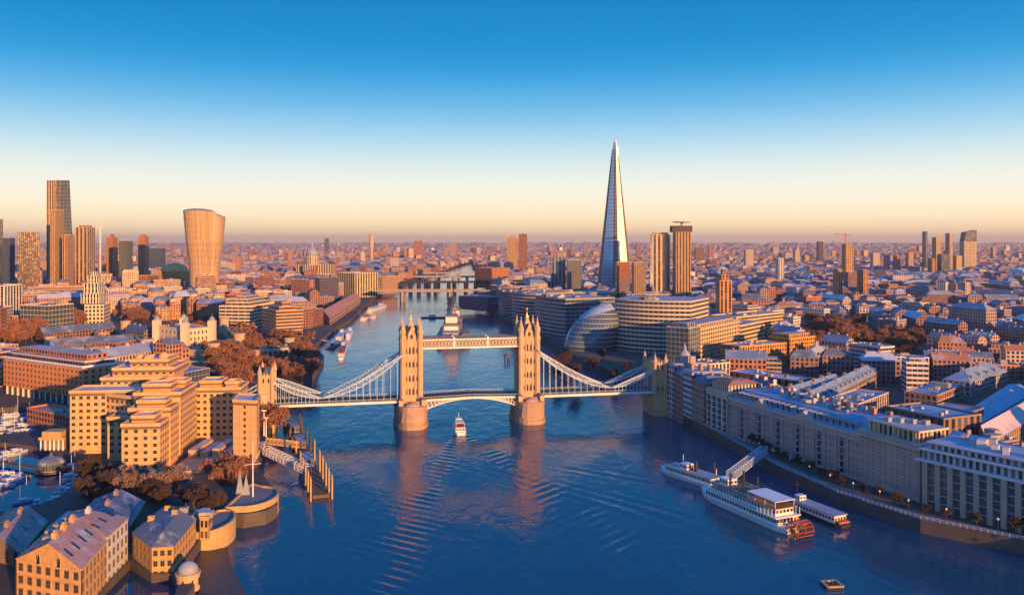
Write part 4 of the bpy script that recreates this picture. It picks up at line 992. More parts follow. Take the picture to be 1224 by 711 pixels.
# ================================================================== mid-distance north bank (towards the towers)
quickb('office_block', 'white-piered cream office standing alone at the picture edge behind red trees', 'office', (-30, 392), (27, 392), 342, 34, style='piers', wall=(.75, .68, .55), bay=6, floor=3.5)
quickb('office_block', 'dark-roofed office with cream grid frame beside the red trees', 'office', (24, 398), (75, 400), 365, 34, style='glass', wall=(.62, .5, .33), roofc=DARK, bay=5, floor=5, plant=2)
quickb('long_terrace_block', 'very long orange stone office range with ribbon windows under the wedge tower', 'office', (33, 366), (120, 364), 344, 40, style='ribbon', wall=OCHRE, roofc=COPPER, bay=4)
ts = quickb('domed_headquarters', 'cream classical headquarters with a stepped square tower', 'headquarters', (101, 388), (145, 387), 365, 40, style='punched', wall=(.72, .6, .42), roofc=CREAM, bay=4, floor=5)
x_, y_, _z = ts.location; mb = MB(x_, y_, 5)
for s_, za, zb in ((11, 30, 42), (8.5, 42, 54), (5.5, 54, 63), (3, 63, 68)): mb.box(x_ - s_, x_ + s_, y_ - s_ - 8, y_ + s_ - 8, za, zb, 0)
mb.col = (.8, .7, .52); mb.c = [(.78, .67, .5)] * len(mb.f); mb.build('tower', [M['piers']], ts, bay=4, floor=6)
tpl = quickb('striped_glass_office', 'cream and glass striped office with a shallow curved roof beside the tower of red trees', 'office', (262, 395), (320, 396), 366, 60, style='ribbon', wall=(.6, .5, .36), roofc=(.5, .42, .33), bay=8, floor=3.8, tiers=((5, 4), (9, 3.5), (14, 3)))
quickb('office_block', 'rounded yellow stone riverside office with stepped terraces', 'office', (330, 404), (374, 401), 372, 42, style='ribbon', wall=OCHRE, roofc=TAN, tiers=((5, 4), (10, 4)), bay=3)
cu = bld('customs_hall', 'long classical riverside hall under a vivid orange tiled roof', 'hall', [at(394, 389), at(431, 363), at(419, 358), at(379, 382)], 14, wall=OCHRE, roofc=(.62, .23, .1), roof='gable', zr=20, bay=5, floor=5)
quickb('office_block', 'pale yellow riverside office block with white roofline just before the first far bridge', 'office', (424, 356), (456, 354), 327, 50, style='piers', wall=(.6, .48, .26), roofc=WHITE, bay=6)
quickb('office_block', 'yellow brick riverside block beside the white-roofed one at the bridge landing', 'office', (457, 352), (478, 350), 331, 45, style='punched', wall=OCHRE, roofc=COPPER)
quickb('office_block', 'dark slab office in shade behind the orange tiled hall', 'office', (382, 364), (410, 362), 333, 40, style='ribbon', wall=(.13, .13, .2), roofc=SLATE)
quickb('office_block', 'narrow rust coloured office next to the dark slab office', 'office', (370, 366), (381, 365), 335, 40, style='punched', wall=RUST, roofc=SLATE)
quickb('office_block', 'pale stone office with lit flank between striped office and cathedral', 'office', (330, 372), (350, 370), 348, 40, style='punched', wall=CREAM)
quickb('tower_block', 'brown bronze-glass slab tower beside the wedge tower', 'tower', (21, 358), (55, 357), 278, 16, style='piers', wall=(.20, .09, .09), roofc=DARK, bay=3)
quickb('tower_block', 'small blue glass tower next to the brown slab', 'tower', (2, 352), (18, 352), 285, 14, style='ribbon', wall=(.07, .11, .22), roofc=DARK)
quickb('tower_block', 'black glass tower cut by the picture edge', 'tower', (-22, 356), (1.5, 356), 262, 34, style='glass', wall=(.05, .06, .09), roofc=DARK)
quickb('tower_block', 'sandy banded tower immediately beyond the wedge tower', 'tower', (90, 352), (114, 352), 272, 30, style='piers', wall=(.55, .34, .14), roofc=TAN, bay=8, tiers=((4, 4),))
quickb('tower_block', 'slim orange-brown tower with small cap between sandy tower and olive block', 'tower', (127, 345), (141, 345), 284, 24, style='punched', wall=(.5, .22, .08), tiers=((5, 7),))
quickb('tower_block', 'olive gridded block tower behind the white classical one', 'tower', (142, 348), (159, 348), 288, 26, style='glass', wall=(.4, .33, .15), bay=4)
quickb('tower_block', 'slim orange tower with notched top beside the navy box', 'tower', (165, 342), (178, 342), 283, 22, style='punched', wall=(.5, .22, .1), tiers=((4, 5),))
quickb('tower_block', 'navy blue glass box on the skyline near the flared tower', 'tower', (175, 330), (198, 330), 297, 30, style='glass', wall=(.04, .06, .14), roofc=(.1, .2, .35))
gd = quickb('market_hall', 'low olive-gold domed hall at the foot of the flared tower', 'hall', (190, 350), (228, 350), 325, 50, style='punched', wall=(.45, .33, .12), roofc=(.4, .3, .1))
x_, y_, _z = gd.location; z_ = gd['top']; mb = MB(x_, y_, 5); mb.lathe(x_, y_, [(26, z_ - 2), (25, z_ + 5), (21, z_ + 11), (13, z_ + 15), (3, z_ + 17)], 18, smooth=True); mb.c = [(.6, .4, .14)] * len(mb.f); mb.build('dome', [M['roof']], gd)
quickb('office_block', 'red-brown gabled office range between domed hall and navy box', 'office', (158, 352), (190, 352), 330, 46, style='piers', wall=(.45, .2, .1), roofc=COPPER)
quickb('office_block', 'violet-grey sloping-roofed hall behind the stepped classical tower', 'office', (116, 352), (150, 350), 328, 60, style='ribbon', wall=(.4, .28, .26), roofc=(.4, .3, .32))

# wedge tower (tapered glass side, lit concrete core side)
WY = 1605.0
def wx(px, Y): return (px - 612) * Y / FOC
wt = thing('wedge_tower', 'tallest tapered wedge-shaped glass skyscraper of the old city with bright lit core strip', 'skyscraper', (wx(70, WY), WY, 5)); wr = (wx(70, WY), WY, 5); HAND.append([(wx(55, WY), WY), (wx(90, WY), WY), (wx(90, WY), WY + 60), (wx(55, WY), WY + 60)])
mb = MB(*wr); x0, x1, x2 = wx(62, WY), wx(90, WY), wx(80.5, WY)
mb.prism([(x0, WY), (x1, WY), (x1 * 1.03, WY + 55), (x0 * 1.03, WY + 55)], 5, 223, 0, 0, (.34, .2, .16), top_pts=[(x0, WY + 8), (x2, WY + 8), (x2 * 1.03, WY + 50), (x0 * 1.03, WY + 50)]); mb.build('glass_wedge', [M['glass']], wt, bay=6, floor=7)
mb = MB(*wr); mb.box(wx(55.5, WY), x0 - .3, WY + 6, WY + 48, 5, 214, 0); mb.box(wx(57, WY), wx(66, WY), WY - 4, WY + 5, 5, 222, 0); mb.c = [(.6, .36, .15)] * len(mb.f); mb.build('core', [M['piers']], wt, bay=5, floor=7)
quickb('tower_block', 'stepped golden stone tower standing in front of the wedge tower', 'tower', (60, 358), (74, 358), 251, 26, style='piers', wall=(.62, .36, .13), bay=3.5)
quickb('tower_block', 'lower golden shoulder block attached beside the stepped golden tower', 'tower', (74.6, 359), (86, 359), 281, 24, style='piers', wall=(.58, .34, .14), bay=3.5)
# flared tower
FY = 1460.0
ft = thing('flared_tower', 'bulging tower that widens towards its curved top', 'skyscraper', (wx(243, FY), FY, 5)); fr_ = (wx(243, FY), FY, 5); HAND.append([(wx(224, FY), FY), (wx(262, FY), FY), (wx(262, FY), FY + 50), (wx(224, FY), FY + 50)])
mb = MB(*fr_); cx_ = wx(238, FY); cyy = FY + 26; secs = []
def flare(z): u = (z - 5) / 155; return 1.0 - .10 * math.sin(math.pi * min(1, u * 1.6)) * (u < .62) + .42 * max(0, u - .18) ** 1.25
N = 28
for k in range(15):
    z = 5 + 155 * k / 14; s = flare(z); ring = []
    for i in range(N):
        a = 2 * math.pi * i / N + math.pi / N; cx2, sy2 = math.cos(a), math.sin(a); e = .42
        lx = 27 * s * math.copysign(abs(cx2) ** e, cx2); ly = 21 * (s * .55 + .45) * math.copysign(abs(sy2) ** e, sy2)
        r_ = R(22); zz = z
        if k == 14: zz = 162 - .0045 * (lx + 10) ** 2 - (5 if lx > 17 else 0) + .1 * ly
        ring.append((cx_ + lx * math.cos(r_) - ly * math.sin(r_), cyy + lx * math.sin(r_) + ly * math.cos(r_), zz))
    secs.append(mb.V(*ring))
for a, b in zip(secs, secs[1:]):
    for i in range(N): j = (i + 1) % N; mb.F((a + i, a + j, b + j, b + i), 0, (.55, .36, .18))
tipk = mb.V((cx_, cyy, 163)); t_ = secs[-1]
for i in range(N): mb.F((t_ + i, t_ + (i + 1) % N, tipk), 1, (.4, .33, .28))
M['fins'] = facade('finned_facade', win=(.3, .47), style='piers', glass=(.20, .13, .08), grough=.2); mb.build('finned_wall', [M['fins'], M['roof']], ft, bay=2.2, floor=20)

# cathedral, telecom mast and other skyline pieces
q_ = thing('cathedral', 'domed cathedral with lantern rising pale above the rooftops', 'cathedral', (wx(373, 2050), 2050, 5)); cx0, cy0 = wx(373, 2050), 2050; HAND.append([(cx0 - 40, cy0 - 30), (cx0 + 60, cy0 - 30), (cx0 + 60, cy0 + 60), (cx0 - 40, cy0 + 60)])
mb = MB(); mb.box(-35, 55, -16, 16, 0, 44, 0); mb.box(-14, 14, -32, 32, 0, 44, 0); mb.c = [(.6, .45, .28)] * len(mb.f); mb.build('nave', [M['piers']], q_, bay=6, floor=20)
mb = MB(); mb.lathe(0, 0, [(17, 44), (17, 62), (15.5, 63), (15.5, 67)], 18); mb.c = [(.62, .48, .3)] * len(mb.f); mb.build('drum', [M['piers']], q_, bay=4, floor=20)
mb = MB(); mb.lathe(0, 0, [(15.5, 67), (14.5, 73), (11, 80), (5, 85), (2.5, 86), (2.5, 93), (1, 97), (.4, 102)], 18, smooth=True); mb.build('dome', [M['lead']], q_)
tm = thing('telecom_tower', 'thin telecom mast tower alone on the hazy skyline', 'tower', (wx(444, 3900), 3900, 5)); mb = MB(); mb.lathe(0, 0, [(7, 0), (7, 70), (10, 72), (10, 130), (7, 132), (3, 134), (2, 150)], 12); mb.build('shaft', [M['stone']], tm)
cr1 = thing('tower_crane', 'thin pale tower crane above the sandy tower', 'crane', (wx(120, 1750), 1750, 5)); mb = MB(); mb.beam((0, 0, 0), (0, 0, 130), 2.2); mb.build('mast', [M['white']], cr1); mb = MB(); mb.beam((-8, 0, 128), (2, 0, 155), 1.6); mb.beam((0, 0, 130), (8, 0, 133), 2); mb.build('jib', [M['white']], cr1)
# ================================================================== south bank: wharf row facing the river
M['wharf_brick'] = panelled('sooty_wharf_brick', (.43, .32, .30), 60, 3.2, vary=.25, joint=.25); M['naval'] = plain('naval_grey_paint', (.16, .16, .19), rough=.5); M['wharf_pale'] = plain('washed_wharf_brick', (.50, .40, .36), vary=.18, scale=.25)
W1A, W1B = Vector((110.5, 425.0)), Vector((143.0, 344.0))
wd = (W1B - W1A).normalized(); wn_ = Vector((-wd.y, wd.x));  wn_ = wn_ if wn_.x > 0 else -wn_
def along(o, u, v): p = o + wd * u + wn_ * v; return (p.x, p.y)
# long warehouse
L1 = (W1B - W1A).length
lw = thing('wharf_warehouse', 'very long sooty brick wharf warehouse with shallow vertical bays and blue dormered roof', 'warehouse', (W1A.x, W1A.y, 5)); lrel = tuple(lw.location)
lp = ccw([along(W1A, 0, 0), along(W1A, L1, 0), along(W1A, L1, 26), along(W1A, 0, 26)]); HAND.append(lp)
mb = MB(*lrel); mb.prism(lp, 5, 23.2, 0, 0)
nb = 13
for k in range(nb + 1):
    u = L1 * k / nb; mb.prism([along(W1A, max(0, u - .55), -.35), along(W1A, min(L1, u + .55), -.35), along(W1A, min(L1, u + .55), .1), along(W1A, max(0, u - .55), .1)], 5, 21.3, 0, 0)
wl_ = mb.build('wall', [M['wharf_brick']], lw)
mb = MB(*lrel)
for z, h, o in ((21.4, .5, .6), (23.2, 1.1, .35)): mb.prism(inset(lp, -o), z, z + h, 0, 0, bottom=True)
mb.build('cornice', [M['wharf_pale']], wl_)
mb = MB(*lrel); A_, B_ = along(W1A, .6, 1.2), along(W1A, L1 - .6, 1.2); C_, D_ = along(W1A, L1 - .6, 25), along(W1A, .6, 25)
r0, r1 = along(W1A, .6, 7), along(W1A, L1 - .6, 7)
for (p, q, s, t, za, zb) in ((A_, B_, r1, r0, 24.35, 28.2), (r0, r1, C_, D_, 28.2, 28.6)):
    mb.quad((*p, za), (*q, za), (*s, zb), (*t, zb)) if False else mb.quad((*q, za), (*p, za), (*t, zb), (*s, zb))
mb.quad((*A_, 24.35), (*D_, 24.35), (*D_, 28.6), (*r0, 28.2)); mb.quad((*B_, 24.35), (*r1, 28.2), (*C_, 28.6), (*C_, 24.35)); mb.quad((*D_, 24.35), (*C_, 24.35), (*C_, 28.6), (*D_, 28.6))
clutter(mb, [along(W1A, 5, 10), along(W1A, L1 - 5, 10), along(W1A, L1 - 5, 23), along(W1A, 5, 23)], 28.4, 26, rng, 1.2)
mb.c = [(.20, .28, .38) if c == (.5, .5, .5) else c for c in mb.c]
rf_ = mb.build('roof', [M['roof']], lw)
for k in range(22):
    u = 4 + (L1 - 8) * k / 21 + (2 if k > 10 else 0)
    if u > L1 - 3: continue
    mb = MB(*lrel); mb.prism([along(W1A, u - .95, 2.2), along(W1A, u + .95, 2.2), along(W1A, u + .95, 6.5), along(W1A, u - .95, 6.5)], 24.8, 27.6, 0, 0); 
    p, q = along(W1A, u - .7, 2.17), along(W1A, u + .7, 2.17); mb.quad((*q, 25.1), (*p, 25.1), (*p, 27.2), (*q, 27.2), 1); mb.build('dormer', [M['lead'], M['window']], rf_)
for k in range(18):
    mb = MB(*lrel); c_ = along(W1A, 4 + (L1 - 8) * k / 17 + rng.uniform(-1, 1), rng.uniform(21, 25)); hgt = rng.uniform(30, 31.8); mb.obox(*c_, rng.uniform(.6, 1.4), rng.uniform(.6, 1.0), math.atan2(wd.y, wd.x), 28.5, hgt, 0, 0, ((.5, .24, .18), (.55, .5, .46), (.3, .2, .18))[k % 3]); mb.build('chimney', [M['wall']], rf_)
for k in range(6):
    u = L1 * (k * 2 + 1.5) / nb; mb = MB(*lrel); mb.prism([along(W1A, u - .95, -.16), along(W1A, u + .95, -.16), along(W1A, u + .95, .05), along(W1A, u - .95, .05)], 6.2, 20.6, 0, 0); mb.build('loading_bay', [M['window']], lw)
    for r in range(5): mb = MB(*lrel); mb.prism([along(W1A, u - 1.2, -.9), along(W1A, u + 1.2, -.9), along(W1A, u + 1.2, 0), along(W1A, u - 1.2, 0)], 8.2 + r * 2.9, 8.45 + r * 2.9, 0, 0, bottom=True); mb.build('loading_platform', [M['steel_blue']], lw)
for k, u in enumerate((L1 * .27, L1 * .62)):
    mb = MB(*lrel); g0, g1, g2 = along(W1A, u - 5, -.5), along(W1A, u + 5, -.5), along(W1A, u, -.5); b0, b1, b2 = along(W1A, u - 5, 2), along(W1A, u + 5, 2), along(W1A, u, 5.5)
    mb.poly([(*g1, 24.2), (*g0, 24.2), (*g2, 27.6)]); mb.quad((*g0, 24.2), (*b0, 24.3), (*b2, 27.7), (*g2, 27.6)); mb.quad((*g2, 27.6), (*b2, 27.7), (*b1, 24.3), (*g1, 24.2)); mb.build('pediment', [M['wharf_pale']], lw)
cnt = [0]; ext = MB(*lrel); windows(lw, cnt, along(W1A, L1, -.02), along(W1A, 0, -.02), 6, 21, 39, 5, 1.1, 1.7, fr='dark', extra=ext, skip=lambda c, r: c % 3 == 2 and False)
o_ = ext.build('other_windows', [M['dark'], M['window']], lw); o_['kind'] = 'stuff'
# big block with lit penthouse
bA = Vector(along(W1A, L1 + .4, -.6)); bp = ccw([tuple(bA), tuple(bA + wd * 30), tuple(bA + wd * 29 + wn_ * 20), tuple(bA + wn_ * 20)])
bb = bld('wharf_block', 'blocky brick warehouse with deep cornice and sunlit colonnaded penthouse towards the glazed wharf apartments', 'warehouse', bp, 25.5, wall=(.43, .31, .28), roofc=(.35, .36, .38), style='wall', par=.6)
cnt = [0]; windows(bb, cnt, tuple(bA + wd * 30), tuple(bA), 7, 24.5, 10, 6, 1.2, 1.6, fr='dark'); windows(bb, cnt, tuple(bA + wd * 29 + wn_ * 20), tuple(bA + wd * 30), 7, 24.5, 5, 6, 1.2, 1.6, fr='dark')
mb = MB(*bb.location)
for z, h, o in ((22.6, .5, .5), (24.6, 1.0, .9), (26.2, .5, .5)): mb.prism(inset(bp, -o), z, z + h, 0, 0, (.50, .37, .32), bottom=True)
mb.build('cornice', [M['wall']], bb)
pp = inset(bp, 2.6); mb = MB(*bb.location); mb.prism(pp, 26.3, 30.6, 0, 1, (.62, .48, .28), (.4, .38, .36)); mb.prism(inset(pp, -.9), 30.6, 31.3, 1, 1, (.62, .5, .35), (.38, .38, .38), bottom=True); mb.build('penthouse', [M['piers'], M['roof']], bb, bay=2.4, floor=4.2)
for i in range(4):
    p, q = Vector(pp[i]), Vector(pp[(i + 1) % 4]); n_ = int((q - p).length / 3)
    for k in range(n_): c_ = p.lerp(q, (k + .5) / n_); e_ = (c_ - Vector(ctr(pp))).normalized() * .5; mb = MB(*bb.location); mb.lathe(c_.x + e_.x, c_.y + e_.y, [(.28, 26.2), (.24, 30.6)], 6); mb.build('column', [M['stone']], bb)
for k in range(4): mb = MB(*bb.location); c_ = Vector(ctr(pp)); mb.obox(c_.x - 6 + 4 * k, c_.y + 3 - 2 * k, 1.4, 1.1, .5, 31.3, 33, 0, 0, (.3, .32, .35)); mb.build('rooftop_plant', [M['wall']], bb)
# west wharf building with brick piers and lit attic
wA = Vector((104.0, 447.5)); wB = Vector((110.0, 427.5)); wpd = (wB - wA).normalized(); wpn = Vector((-wpd.y, wpd.x)); wpn = wpn if wpn.x > 0 else -wpn
wp_ = ccw([tuple(wA), tuple(wB), tuple(wB + wpn * 24), tuple(wA + wpn * 24)])
wb = bld('wharf_apartments', 'wharf apartment block with dark recessed balcony bays and cream sunlit attic', 'apartments', wp_, 25.5, wall=(.5, .42, .33), roofc=(.42, .22, .15), style='wall', par=.5)
L2 = (wB - wA).length
for k in range(4):
    u0, u1 = L2 * (k + .22) / 4, L2 * (k + .78) / 4; mb = MB(*wb.location)
    P = lambda u, v: tuple(wA + wpd * u - wpn * v)
    mb.prism([P(u0, .02), P(u1, .02), P(u1, .12), P(u0, .12)], 6, 22.5, 0, 0); b_ = mb.build('balcony_bay', [M['window']], wb)
    for r in range(5): mb = MB(*wb.location); mb.prism([P(u0, .1), P(u1, .1), P(u1, 1.2), P(u0, 1.2)], 7.4 + r * 3.1, 7.6 + r * 3.1, 0, 0, bottom=True); mb.beam((*P(u0, 1.15), 8.5 + r * 3.1), (*P(u1, 1.15), 8.5 + r * 3.1), .1, .1); mb.build('balcony', [M['steel_white']], b_)
mb = MB(*wb.location)
for z, h, o in ((22.7, .5, .4), (24.2, .4, .7), (25.4, .6, .5)): mb.prism(inset(wp_, -o), z, z + h, 0, 0, (.62, .52, .4), bottom=True)
mb.build('cornice', [M['wall']], wb)
mb = MB(*wb.location); pp = inset(wp_, 2.2); mb.prism(pp, 26, 29.6, 0, 1, (.6, .48, .3), COPPER); mb.prism(inset(pp, -.4), 29.6, 31.4, 1, 1, COPPER, COPPER, top_pts=inset(pp, 5)); mb.build('attic', [M['piers'], M['roof']], wb, bay=2, floor=3.6)
# old brewery with cupola
oA, oB = Vector((92.6, 498)), Vector((103.5, 449.5)); od = (oB - oA).normalized(); on = Vector((-od.y, od.x)); on = on if on.x > 0 else -on; OL = (oB - oA).length
op_ = lambda u, v: tuple(oA + od * u + on * v)
brew = thing('riverside_brewery', 'old shaded riverside brewery with brick and white boarded fronts and a small cupola', 'brewery', (oA.x, oA.y, 5)); orel = tuple(brew.location); HAND.append(ccw([op_(0, 0), op_(OL, 0), op_(OL, 22), op_(0, 22)]))
for k, (u0, u1, z, col, st, rc) in enumerate(((0, 9, 31, (.55, .55, .56), 'punched', LEADC), (9.05, 22, 27.5, (.32, .24, .19), 'punched', SLATE), (22.05, 34, 30, (.52, .52, .54), 'ribbon', LEADC), (34.05, OL - .5, 27, (.36, .25, .19), 'punched', SLATE))):
    pp = ccw([op_(u0, -.3 * (k % 2)), op_(u1, -.3 * (k % 2)), op_(u1, 21), op_(u0, 21)]); mb = MB(*orel); mb.prism(pp, 0 if k < 2 else 5, z, 0, 0, col, top=False); wl_ = mb.build('wing', [M[st]], brew, bay=2.6, floor=3.2)
    mb = MB(*orel); mb.prism(inset(pp, -.3), z, z + (3.6 if k % 2 else 1.2), 0, 0, rc, top_pts=inset(pp, 4 if k % 2 else .3), bottom=True); mb.build('roof', [M['roof']], wl_)
    for j in range(3): mb = MB(*orel); c_ = op_((u0 + u1) / 2 + (j - 1) * 3, 4 + j * 4); mb.obox(*c_, .8, 1.1, .4, z + .8, z + 4.4, 0, 0, (.4, .25, .18)); mb.build('chimney', [M['wall']], wl_)
mb = MB(*orel); c_ = op_(4.5, 9); mb.lathe(*c_, [(3.1, 31), (3.1, 36), (3.5, 36.3), (2.6, 38), (1.0, 39.6), (.8, 41.5), (.1, 43.5)], 8); mb.build('cupola', [M['lead']], brew)
mb = MB(*orel); c_ = op_(13, 10); mb.box(c_[0] - 1.5, c_[0] + 1.5, c_[1] - 1.5, c_[1] + 1.5, 27, 37); mb.build('stack', [M['wharf_brick']], brew)
# glazed wharf apartments running out of frame
gA, gB = Vector((152.2, 312)), Vector((186, 262)); gd_ = (gB - gA).normalized(); gn = Vector((-gd_.y, gd_.x)); gn = gn if gn.x > 0 else -gn; GL = (gB - gA).length
gp = lambda u, v: tuple(gA + gd_ * u + gn * v)
ga = thing('glazed_apartments', 'wharf apartments of tall brick piers between blue glass under a pale two-storey metal attic', 'apartments', (gA.x, gA.y, 5)); grel = tuple(ga.location); gpts = ccw([gp(0, 0), gp(GL, 0), gp(GL, 22), gp(0, 22)]); HAND.append(gpts)
mb = MB(*grel); mb.prism(gpts, 5, 22.5, 0, 0, (.10, .14, .2)); mb.build('glass_wall', [M['glass']], ga, bay=1.6, floor=3.0)
nb = 13
for k in range(nb):
    u = GL * (k + .5) / nb; mb = MB(*grel); mb.prism([gp(u - .95, -1.0), gp(u + .95, -1.0), gp(u + .95, .2), gp(u - .95, .2)], 5, 21.9, 0, 0, (.42, .33, .25)); mb.build('pier', [M['wall']], ga)
    for r in range(5):
        mb = MB(*grel); mb.prism([gp(u + 1.0, -.8), gp(u + GL / nb - 1.0, -.8), gp(u + GL / nb - 1.0, .1), gp(u + 1.0, .1)], 7.7 + r * 3, 7.9 + r * 3, 0, 0, (.35, .4, .46), bottom=True); mb.build('balcony', [M['wall']], ga)
mb = MB(*grel); mb.prism(inset(gpts, -1.3), 21.95, 22.7, 0, 0, (.5, .55, .6), bottom=True); mb.prism(inset(gpts, -.4), 26.0, 26.5, 0, 0, (.5, .55, .6), bottom=True); mb.prism(inset(gpts, 1.2), 28.6, 29.0, 0, 0, (.35, .4, .46), bottom=True); mb.build('cornice', [M['wall']], ga)
mb = MB(*grel); mb.prism(inset(gpts, .6), 22.7, 26.0, 0, 0, (.42, .47, .52)); mb.prism(inset(gpts, 2.4), 26.5, 28.6, 0, 0, (.42, .47, .52)); mb.build('attic', [M['piers']], ga, bay=2.4, floor=3.4)
for k in range(12):
    mb = MB(*grel); c_ = gp(rng.uniform(3, GL - 3), rng.uniform(6, 18)); g = rng.uniform(.3, .6); mb.obox(*c_, rng.uniform(.8, 2.4), rng.uniform(.8, 1.6), .9, 29, 29 + rng.uniform(1, 2.4), 0, 0, (g, g, g)); mb.build('rooftop_plant', [M['wall']], ga)
# promenade with lamps
def offset_line(pts, d):
    out = []
    for i, p in enumerate(pts):
        a = Vector(pts[max(0, i - 1)]); b = Vector(pts[min(len(pts) - 1, i + 1)]); t = (b - a).normalized(); out.append((p[0] + t.y * d, p[1] - t.x * d))
    return out
RB = [p for p in RIGHT_BANK if 180 < p[1] < 520]
inner = offset_line(RB, 5.5)
mb = MB()
for (a, b, c, d) in zip(RB, RB[1:], inner[1:], inner): mb.quad((*d, 5.012), (*c, 5.012), (*b, 5.012), (*a, 5.012)) if False else mb.quad((*a, 5.012), (*d, 5.012), (*c, 5.012), (*b, 5.012))
o_ = mb.build('promenade', [M['pave']]); tag(o_, kind='structure')
pr = thing('quay_railing', 'pale metal promenade railing along the shaded wharf quay edge', 'railing', (*RB[0], 5)); mb = MB(*pr.location)
for a, b in zip(RB, RB[1:]):
    for h in (.5, 1.1): mb.beam((*a, 5 + h), (*b, 5 + h), .16, .12)
    n_ = int((Vector(b) - Vector(a)).length / 2)
    for k in range(n_): p = Vector(a).lerp(Vector(b), k / n_); mb.beam((p.x, p.y, 5), (p.x, p.y, 6.1), .12)
mb.build('rail', [M['steel_blue']], pr)
lamp = thing('promenade_lamp', 'slim lamp post with globe head standing on the wharf promenade', 'lamp post', (0, 0, 0), group='lamp posts along the wharf promenade')
mb = MB(); mb.lathe(0, 0, [(.16, 0), (.08, 4.4)], 6); mb.build('post', [M['dark']], lamp); mb = MB(); mb.lathe(0, 0, [(.12, 4.4), (.34, 4.7), (.34, 5.0), (.1, 5.25)], 8); mb.build('globe', [M['white']], lamp)
k = 0
for a, b in zip(RB, RB[1:]):
    n_ = max(1, int((Vector(b) - Vector(a)).length / 11))
    for j in range(n_):
        p = Vector(a).lerp(Vector(b), (j + .5) / n_); t = (Vector(b) - Vector(a)).normalized(); o = lamp if k == 0 else copy_tree(lamp); k += 1; o.location = (p.x + t.y * 1.6, p.y - t.x * 1.6, 5)

# ================================================================== city hall and its glass neighbours
ch = thing('glass_city_hall', 'leaning egg-shaped glass assembly hall with horizontal rings beside the bridge', 'city hall', (wx(704, 775), 775, 5)); HAND.append([(55, 745), (98, 745), (98, 800), (55, 800)])
mb = MB(); N = 40; lev = []
for k in range(11):
    u = k / 10; z = 41 * u; rr = 23.5 * (1 - .88 * u ** 2.1) ** .75 * (.80 + .55 * u * (1 - u) * 1.6) ; rr = 24 * math.sqrt(max(.06, 1 - ((u - .22) / .80) ** 2))
    sx = 17 * u ** 1.3; lev.append((z, rr, sx))
rings = []
for z, r, sx in lev: rings.append(mb.V(*[(sx + r * math.cos(2 * math.pi * i / N), sx * .2 + .9 * r * math.sin(2 * math.pi * i / N), z) for i in range(N)]))
for a, b in zip(rings, rings[1:]):
    for i in range(N): j = (i + 1) % N; mb.sm.add(len(mb.f)); mb.F((a + i, a + j, b + j, b + i), 0, (.34, .42, .50))
mb.F([rings[-1] + i for i in range(N)], 0, (.2, .25, .3)); mb.build('glass_skin', [M['glass']], ch, bay=3, floor=4.1)
for z, r, sx in lev[1:]:
    mb = MB(); P = [(sx + (r + .15) * math.cos(2 * math.pi * i / N), sx * .2 + .9 * (r + .15) * math.sin(2 * math.pi * i / N), z) for i in range(N)]
    for a, b in zip(P, P[1:] + P[:1]): mb.beam(a, b, .45, .5)
    mb.build('floor_ring', [M['steel_blue']], ch)
def curved_block(name, label, cat, p0, p1, bulge, depth, z1, col, roofc, lit, n=16, bay=6, floor=3.9):
    p0, p1 = Vector(p0), Vector(p1); d = (p1 - p0); L = d.length; d.normalize(); nn = Vector((d.y, -d.x))
    front = [tuple(p0 + d * (L * i / n) + nn * (bulge * 4 * (i / n) * (1 - i / n))) for i in range(n + 1)]
    back = [tuple(p1 - nn * depth), tuple(p0 - nn * depth)]
    poly = front + back; c = ctr(poly); HAND.append([tuple(p0), tuple(p1)] + back); root = thing(name, label, cat, (c[0], c[1], 5))
    mb = MB(c[0], c[1], 5); mb.prism(poly, 5, z1, 0, 0, col, top=False); mb.build('wall', [M['ribbon']], root, bay=bay, floor=floor)
    mb = MB(c[0], c[1], 5); mb.prism(ccw(poly), z1, z1 + .8, 0, 0, roofc, bottom=True); clutter(mb, poly, z1 + .8, 14, rng, 2.2)
    for _ in range(3): pass
    mb.build('roof', [M['roof']], root)
    for r in range(1, int((z1 - 5) / floor)):
        mb = MB(c[0], c[1], 5)
        for a, b in zip(front, front[1:]): mb.beam((*a, 5 + r * floor * (z1 - 5) / (round((z1 - 5) / floor) * floor)), (*b, 5 + r * floor * (z1 - 5) / (round((z1 - 5) / floor) * floor)), 1.2, .35)
        mb.build('sunshade', [M['steel_white']], root)
    return root
curved_block('glass_office', 'large curved office with stacked horizontal louvres immediately behind the egg-shaped hall', 'office', (wx(735, 770), 770), (wx(826, 735), 735), 9, 55, 51, (.55, .47, .36), (.42, .4, .38), True)
curved_block('glass_office', 'dark blue glass office stepping back along the river promenade before the egg-shaped hall', 'office', (wx(640, 905), 905), (wx(676, 850), 850), 3, 60, 45, (.18, .23, .3), (.45, .38, .3), False)
curved_block('glass_office', 'sunlit-topped banded office facing the moored warship', 'office', (wx(612, 1020), 1020), (wx(640, 985), 985), 4, 60, 42, (.3, .28, .27), (.45, .38, .3), False)
curved_block('glass_office', 'low dark blue glass office at the river edge behind the bridge tower', 'office', (wx(596, 1150), 1150), (wx(622, 1110), 1110), 3, 60, 36, (.15, .18, .25), (.35, .36, .4), False)
quickb('glass_office', 'cream banded office behind the tall curved louvre office', 'office', (660, 362), (740, 362), 350, 60, style='ribbon', wall=(.5, .42, .3), roofc=(.5, .42, .33), bay=6, plant=3)
quickb('glass_office', 'wide low cream office between railway hall and glass pyramid tower', 'office', (742, 366), (800, 366), 352, 60, style='ribbon', wall=(.52, .4, .28), roofc=(.5, .42, .35), bay=6, plant=2)
